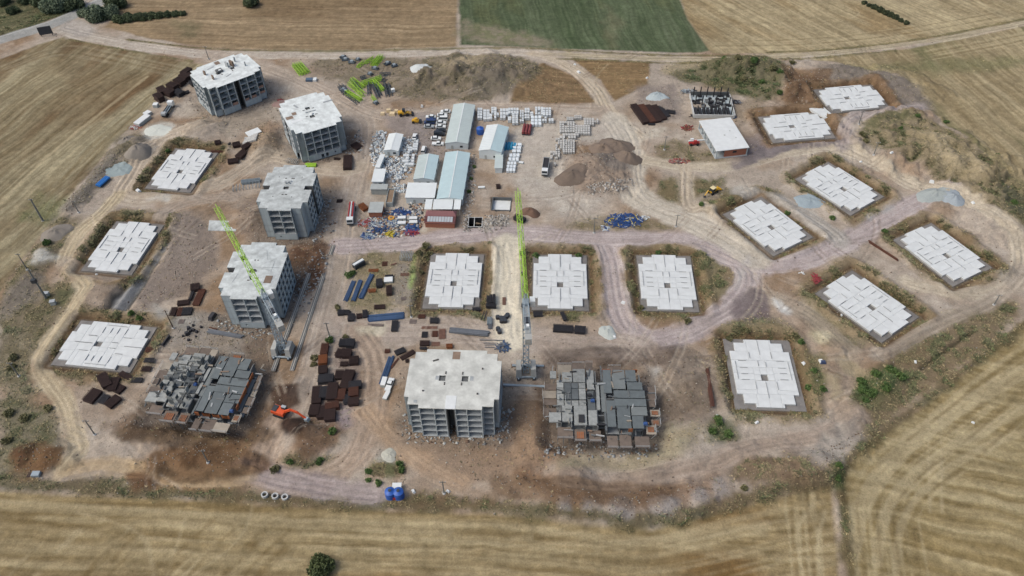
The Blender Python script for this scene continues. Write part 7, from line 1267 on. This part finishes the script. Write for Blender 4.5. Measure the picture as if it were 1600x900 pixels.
# ------------------------------------------------------------------ trees, hedges and bushes
def leafy(n_, blobs, seed, size, cols):
    r = np.random.RandomState(seed); bl = np.array(blobs); k = r.choice(len(bl), n_, p=bl[:, 3]**2/np.sum(bl[:, 3]**2)); d = r.normal(size=(n_, 3)); d /= np.linalg.norm(d, axis=1)[:, None]
    rad = r.rand(n_, 1)**.4; p = bl[k, :3]+d*rad*bl[k, 3:4]*np.array([1, 1, .85]); p[:, 2] = np.maximum(p[:, 2], .1)
    a = r.normal(size=(n_, 3)); a /= np.linalg.norm(a, axis=1)[:, None]; b_ = np.cross(a, r.normal(size=(n_, 3))); b_ /= np.linalg.norm(b_, axis=1)[:, None]; s = size*(.6+.8*r.rand(n_, 1))
    V = np.stack([p-a*s, p+b_*s*.6, p+a*s, p-b_*s*.6], 1); F = np.array([(0, 1, 2), (0, 2, 3)])[None]+4*np.arange(n_)[:, None, None]
    tint = r.rand(len(bl))[k]; c = np.array([alb(q) for q in cols]); cl = c[0]*(1-tint[:, None])+c[1]*tint[:, None]; cl *= (.75+.5*r.rand(n_, 1))
    return V.reshape(-1, 3), F.reshape(-1, 3), np.repeat(cl, 4, 0)
m_bark = M('bark', (92, 78, 66), .95, .2, 2)
def tree(px, py, r_, h, lab, seed, cols=((62, 78, 48), (88, 100, 62)), name='tree', cat='tree', group=None, n_=None, st=1.0, ro=0.0):
    rr = random.Random(seed); t = thing(name, lab, cat, P3(px, py), ro, group); b = MB(); hb = h*.45; b.tube((0, 0, -.2), (0, 0, hb), .06*h*.5+.05, m_bark, .03*h+.03, n=8)
    bl = []
    for i in range(10 if r_ > 1.5 else 6):
        a, q = rr.uniform(0, 6.28), rr.random()**.6; s = r_*rr.uniform(.34, .58); c = (math.cos(a)*q*(r_-s)*st, math.sin(a)*q*(r_-s), max(s*.7, h-s*1.1-q*(h*.45)*rr.random())); bl.append((*c, s)); b.tube((0, 0, hb*rr.uniform(.5, .95)), c, .03*h, m_bark, .02, n=6)
    b.obj('trunk', t); V, F, cl = leafy(n_ or int(300*r_**1.5+150), bl, seed, .16+.09*r_**.6, cols)
    me = bpy.data.meshes.new('crown'); me.from_pydata(V.tolist(), [], F.tolist()); at = me.color_attributes.new('surface', 'FLOAT_COLOR', 'POINT'); at.data.foreach_set('color', np.concatenate([cl, np.ones((len(cl), 1))], 1).astype(np.float32).ravel()); me.materials.append(vcm(.8)); link('crown', me, t); return t
OLV = ((76, 92, 72), (116, 128, 104)); DKG = ((62, 76, 54), (92, 104, 72))
for q in ((150, 29, 8.0, 8, 'big olive tree at the junction corner by the access road', OLV), (173, 26, 6.5, 6, 'olive tree joined to the hedge by the junction', OLV), (182, 11, 7.0, 8, 'dark tree behind the junction beside the asphalt road', DKG), (135, 24, 4.5, 4.5, 'small olive tree on the kerb of the asphalt road', OLV), (90, 12, 10, 9, 'broad pale green tree beyond the asphalt road', OLV), (115, 12, 7, 6, 'dark tree beside the broad pale green tree', DKG), (66, 8, 6, 6, 'dark tree at the edge of the far scrub', DKG), (22, 20, 4, 4, 'dark bush tree in the scrub beyond the road', DKG), (40, 4, 4.5, 5, 'dark round tree deep in the far scrub', DKG), (5, 6, 5, 5, 'dark tree among roofs in the far corner', DKG), (395, 10, 5.0, 6, 'lone round dark tree in the ploughed field', DKG), (502, 891, 4.4, 5, 'lone dark green tree in the golden stubble strip', ((58, 70, 40), (86, 96, 56)))):
    tree(*q[:5], int(q[0]*3+q[1]), q[5])
for i in range(9): tree(190+i*12, 33-i*1.2, 4.6-.26*i, 3.0-.1*i, 'low dark hedge shrub in the line beside the ploughed field', 300+i, DKG, 'hedge_shrub', 'shrub', 'hedge line by the ploughed field')
for i in range(9): tree(1350+i*8.2, 6+i*3.9, 2.6 if 1 < i < 7 else 1.8, 1.8, 'dark hedge shrub on the strip across the far tan field', 320+i, ((52, 62, 44), (76, 84, 56)), 'hedge_shrub', 'shrub', 'hedge strip in the far field')
BU = [(838, 398, 1.7, 1), (905, 399, 1.7, 1), (1029, 394, 1.5, 1), (666, 386, 1.8, 0), (655, 398, 1.6, 0), (671, 395, 1.4, 0), (658, 425, 1.3, 0), (206, 492, 1.6, 1), (219, 498, 1.4, 1), (1243, 528, 1.8, 0), (1250, 538, 1.4, 1), (262, 235, 1.5, 1), (1122, 660, 2.2, 1), (1112, 676, 1.6, 1), (1138, 680, 1.8, 1), (1345, 610, 2.4, 1), (1365, 590, 2.2, 1), (1390, 585, 2.2, 1), (1405, 595, 2.0, 1), (1360, 618, 2.2, 1), (1380, 612, 2.0, 1), (1352, 628, 1.6, 1), (1262, 608, 1.6, 1), (1270, 585, 1.4, 1), (1285, 612, 1.6, 1), (1218, 150, 2.0, 1), (1205, 118, 2.4, 0), (1175, 112, 2.4, 1), (1150, 108, 2.2, 0), (1190, 132, 2.2, 1), (1215, 125, 2.0, 1), (1160, 128, 1.8, 0), (1130, 102, 1.8, 1), (1238, 100, 2, 0), (1404, 212, 1.3, 1), (1430, 190, 1.4, 1), (1455, 222, 1.2, 0), (1478, 192, 1.4, 1), (1345, 218, 2.0, 0), (1352, 225, 1.6, 0), (1555, 250, 1.4, 1), (1580, 325, 1.6, 1), (430, 735, 1.8, 0), (455, 725, 1.4, 1), (500, 722, 1.6, 1), (577, 738, 1.5, 1), (628, 736, 1.4, 1), (625, 728, 1.5, 1), (592, 756, 1.4, 1), (575, 752, 1.2, 1), (545, 432, 1.8, 1), (552, 427, 1.5, 1), (528, 482, 1.6, 0), (516, 533, 1.8, 1), (540, 528, 1.3, 0), (1305, 740, 1.3, 1), (1306, 752, 1.3, 1), (75, 383, 2.0, 1), (520, 676, 1.7, 1), (1160, 769, 1.3, 0), (1230, 332, 1.4, 1), (1300, 342, 1.4, 1), (1095, 322, 1.6, 1), (1380, 365, 1.4, 1), (20, 560, 2.0, 0), (20, 575, 1.8, 0), (15, 648, 2.2, 0), (40, 655, 2.0, 0), (75, 640, 1.8, 0), (10, 690, 2.0, 0), (492, 560, 1.6, 0), (490, 570, 1.4, 0), (740, 262, 1.2, 1), (736, 280, 1.2, 1), (733, 300, 1.2, 1), (1165, 520, 1.6, 0), (1140, 528, 1.4, 0), (1075, 505, 1.6, 0), (1000, 480, 1.6, 0), (1010, 492, 1.4, 0), (1345, 600, 2.0, 1)]
for i, (x, y, r_, g) in enumerate(BU):
    tree(x, y, r_, r_*.9, ('fresh green bush beside ' if g else 'dry olive bush beside ')+near(x, y), 400+i, ((66, 92, 46), (92, 114, 60)) if g else ((96, 96, 64), (124, 118, 84)), 'bush', 'bush', ('green bushes beside ' if g else 'dry bushes beside ')+near(x, y), n_=int(150*r_**1.5+60))
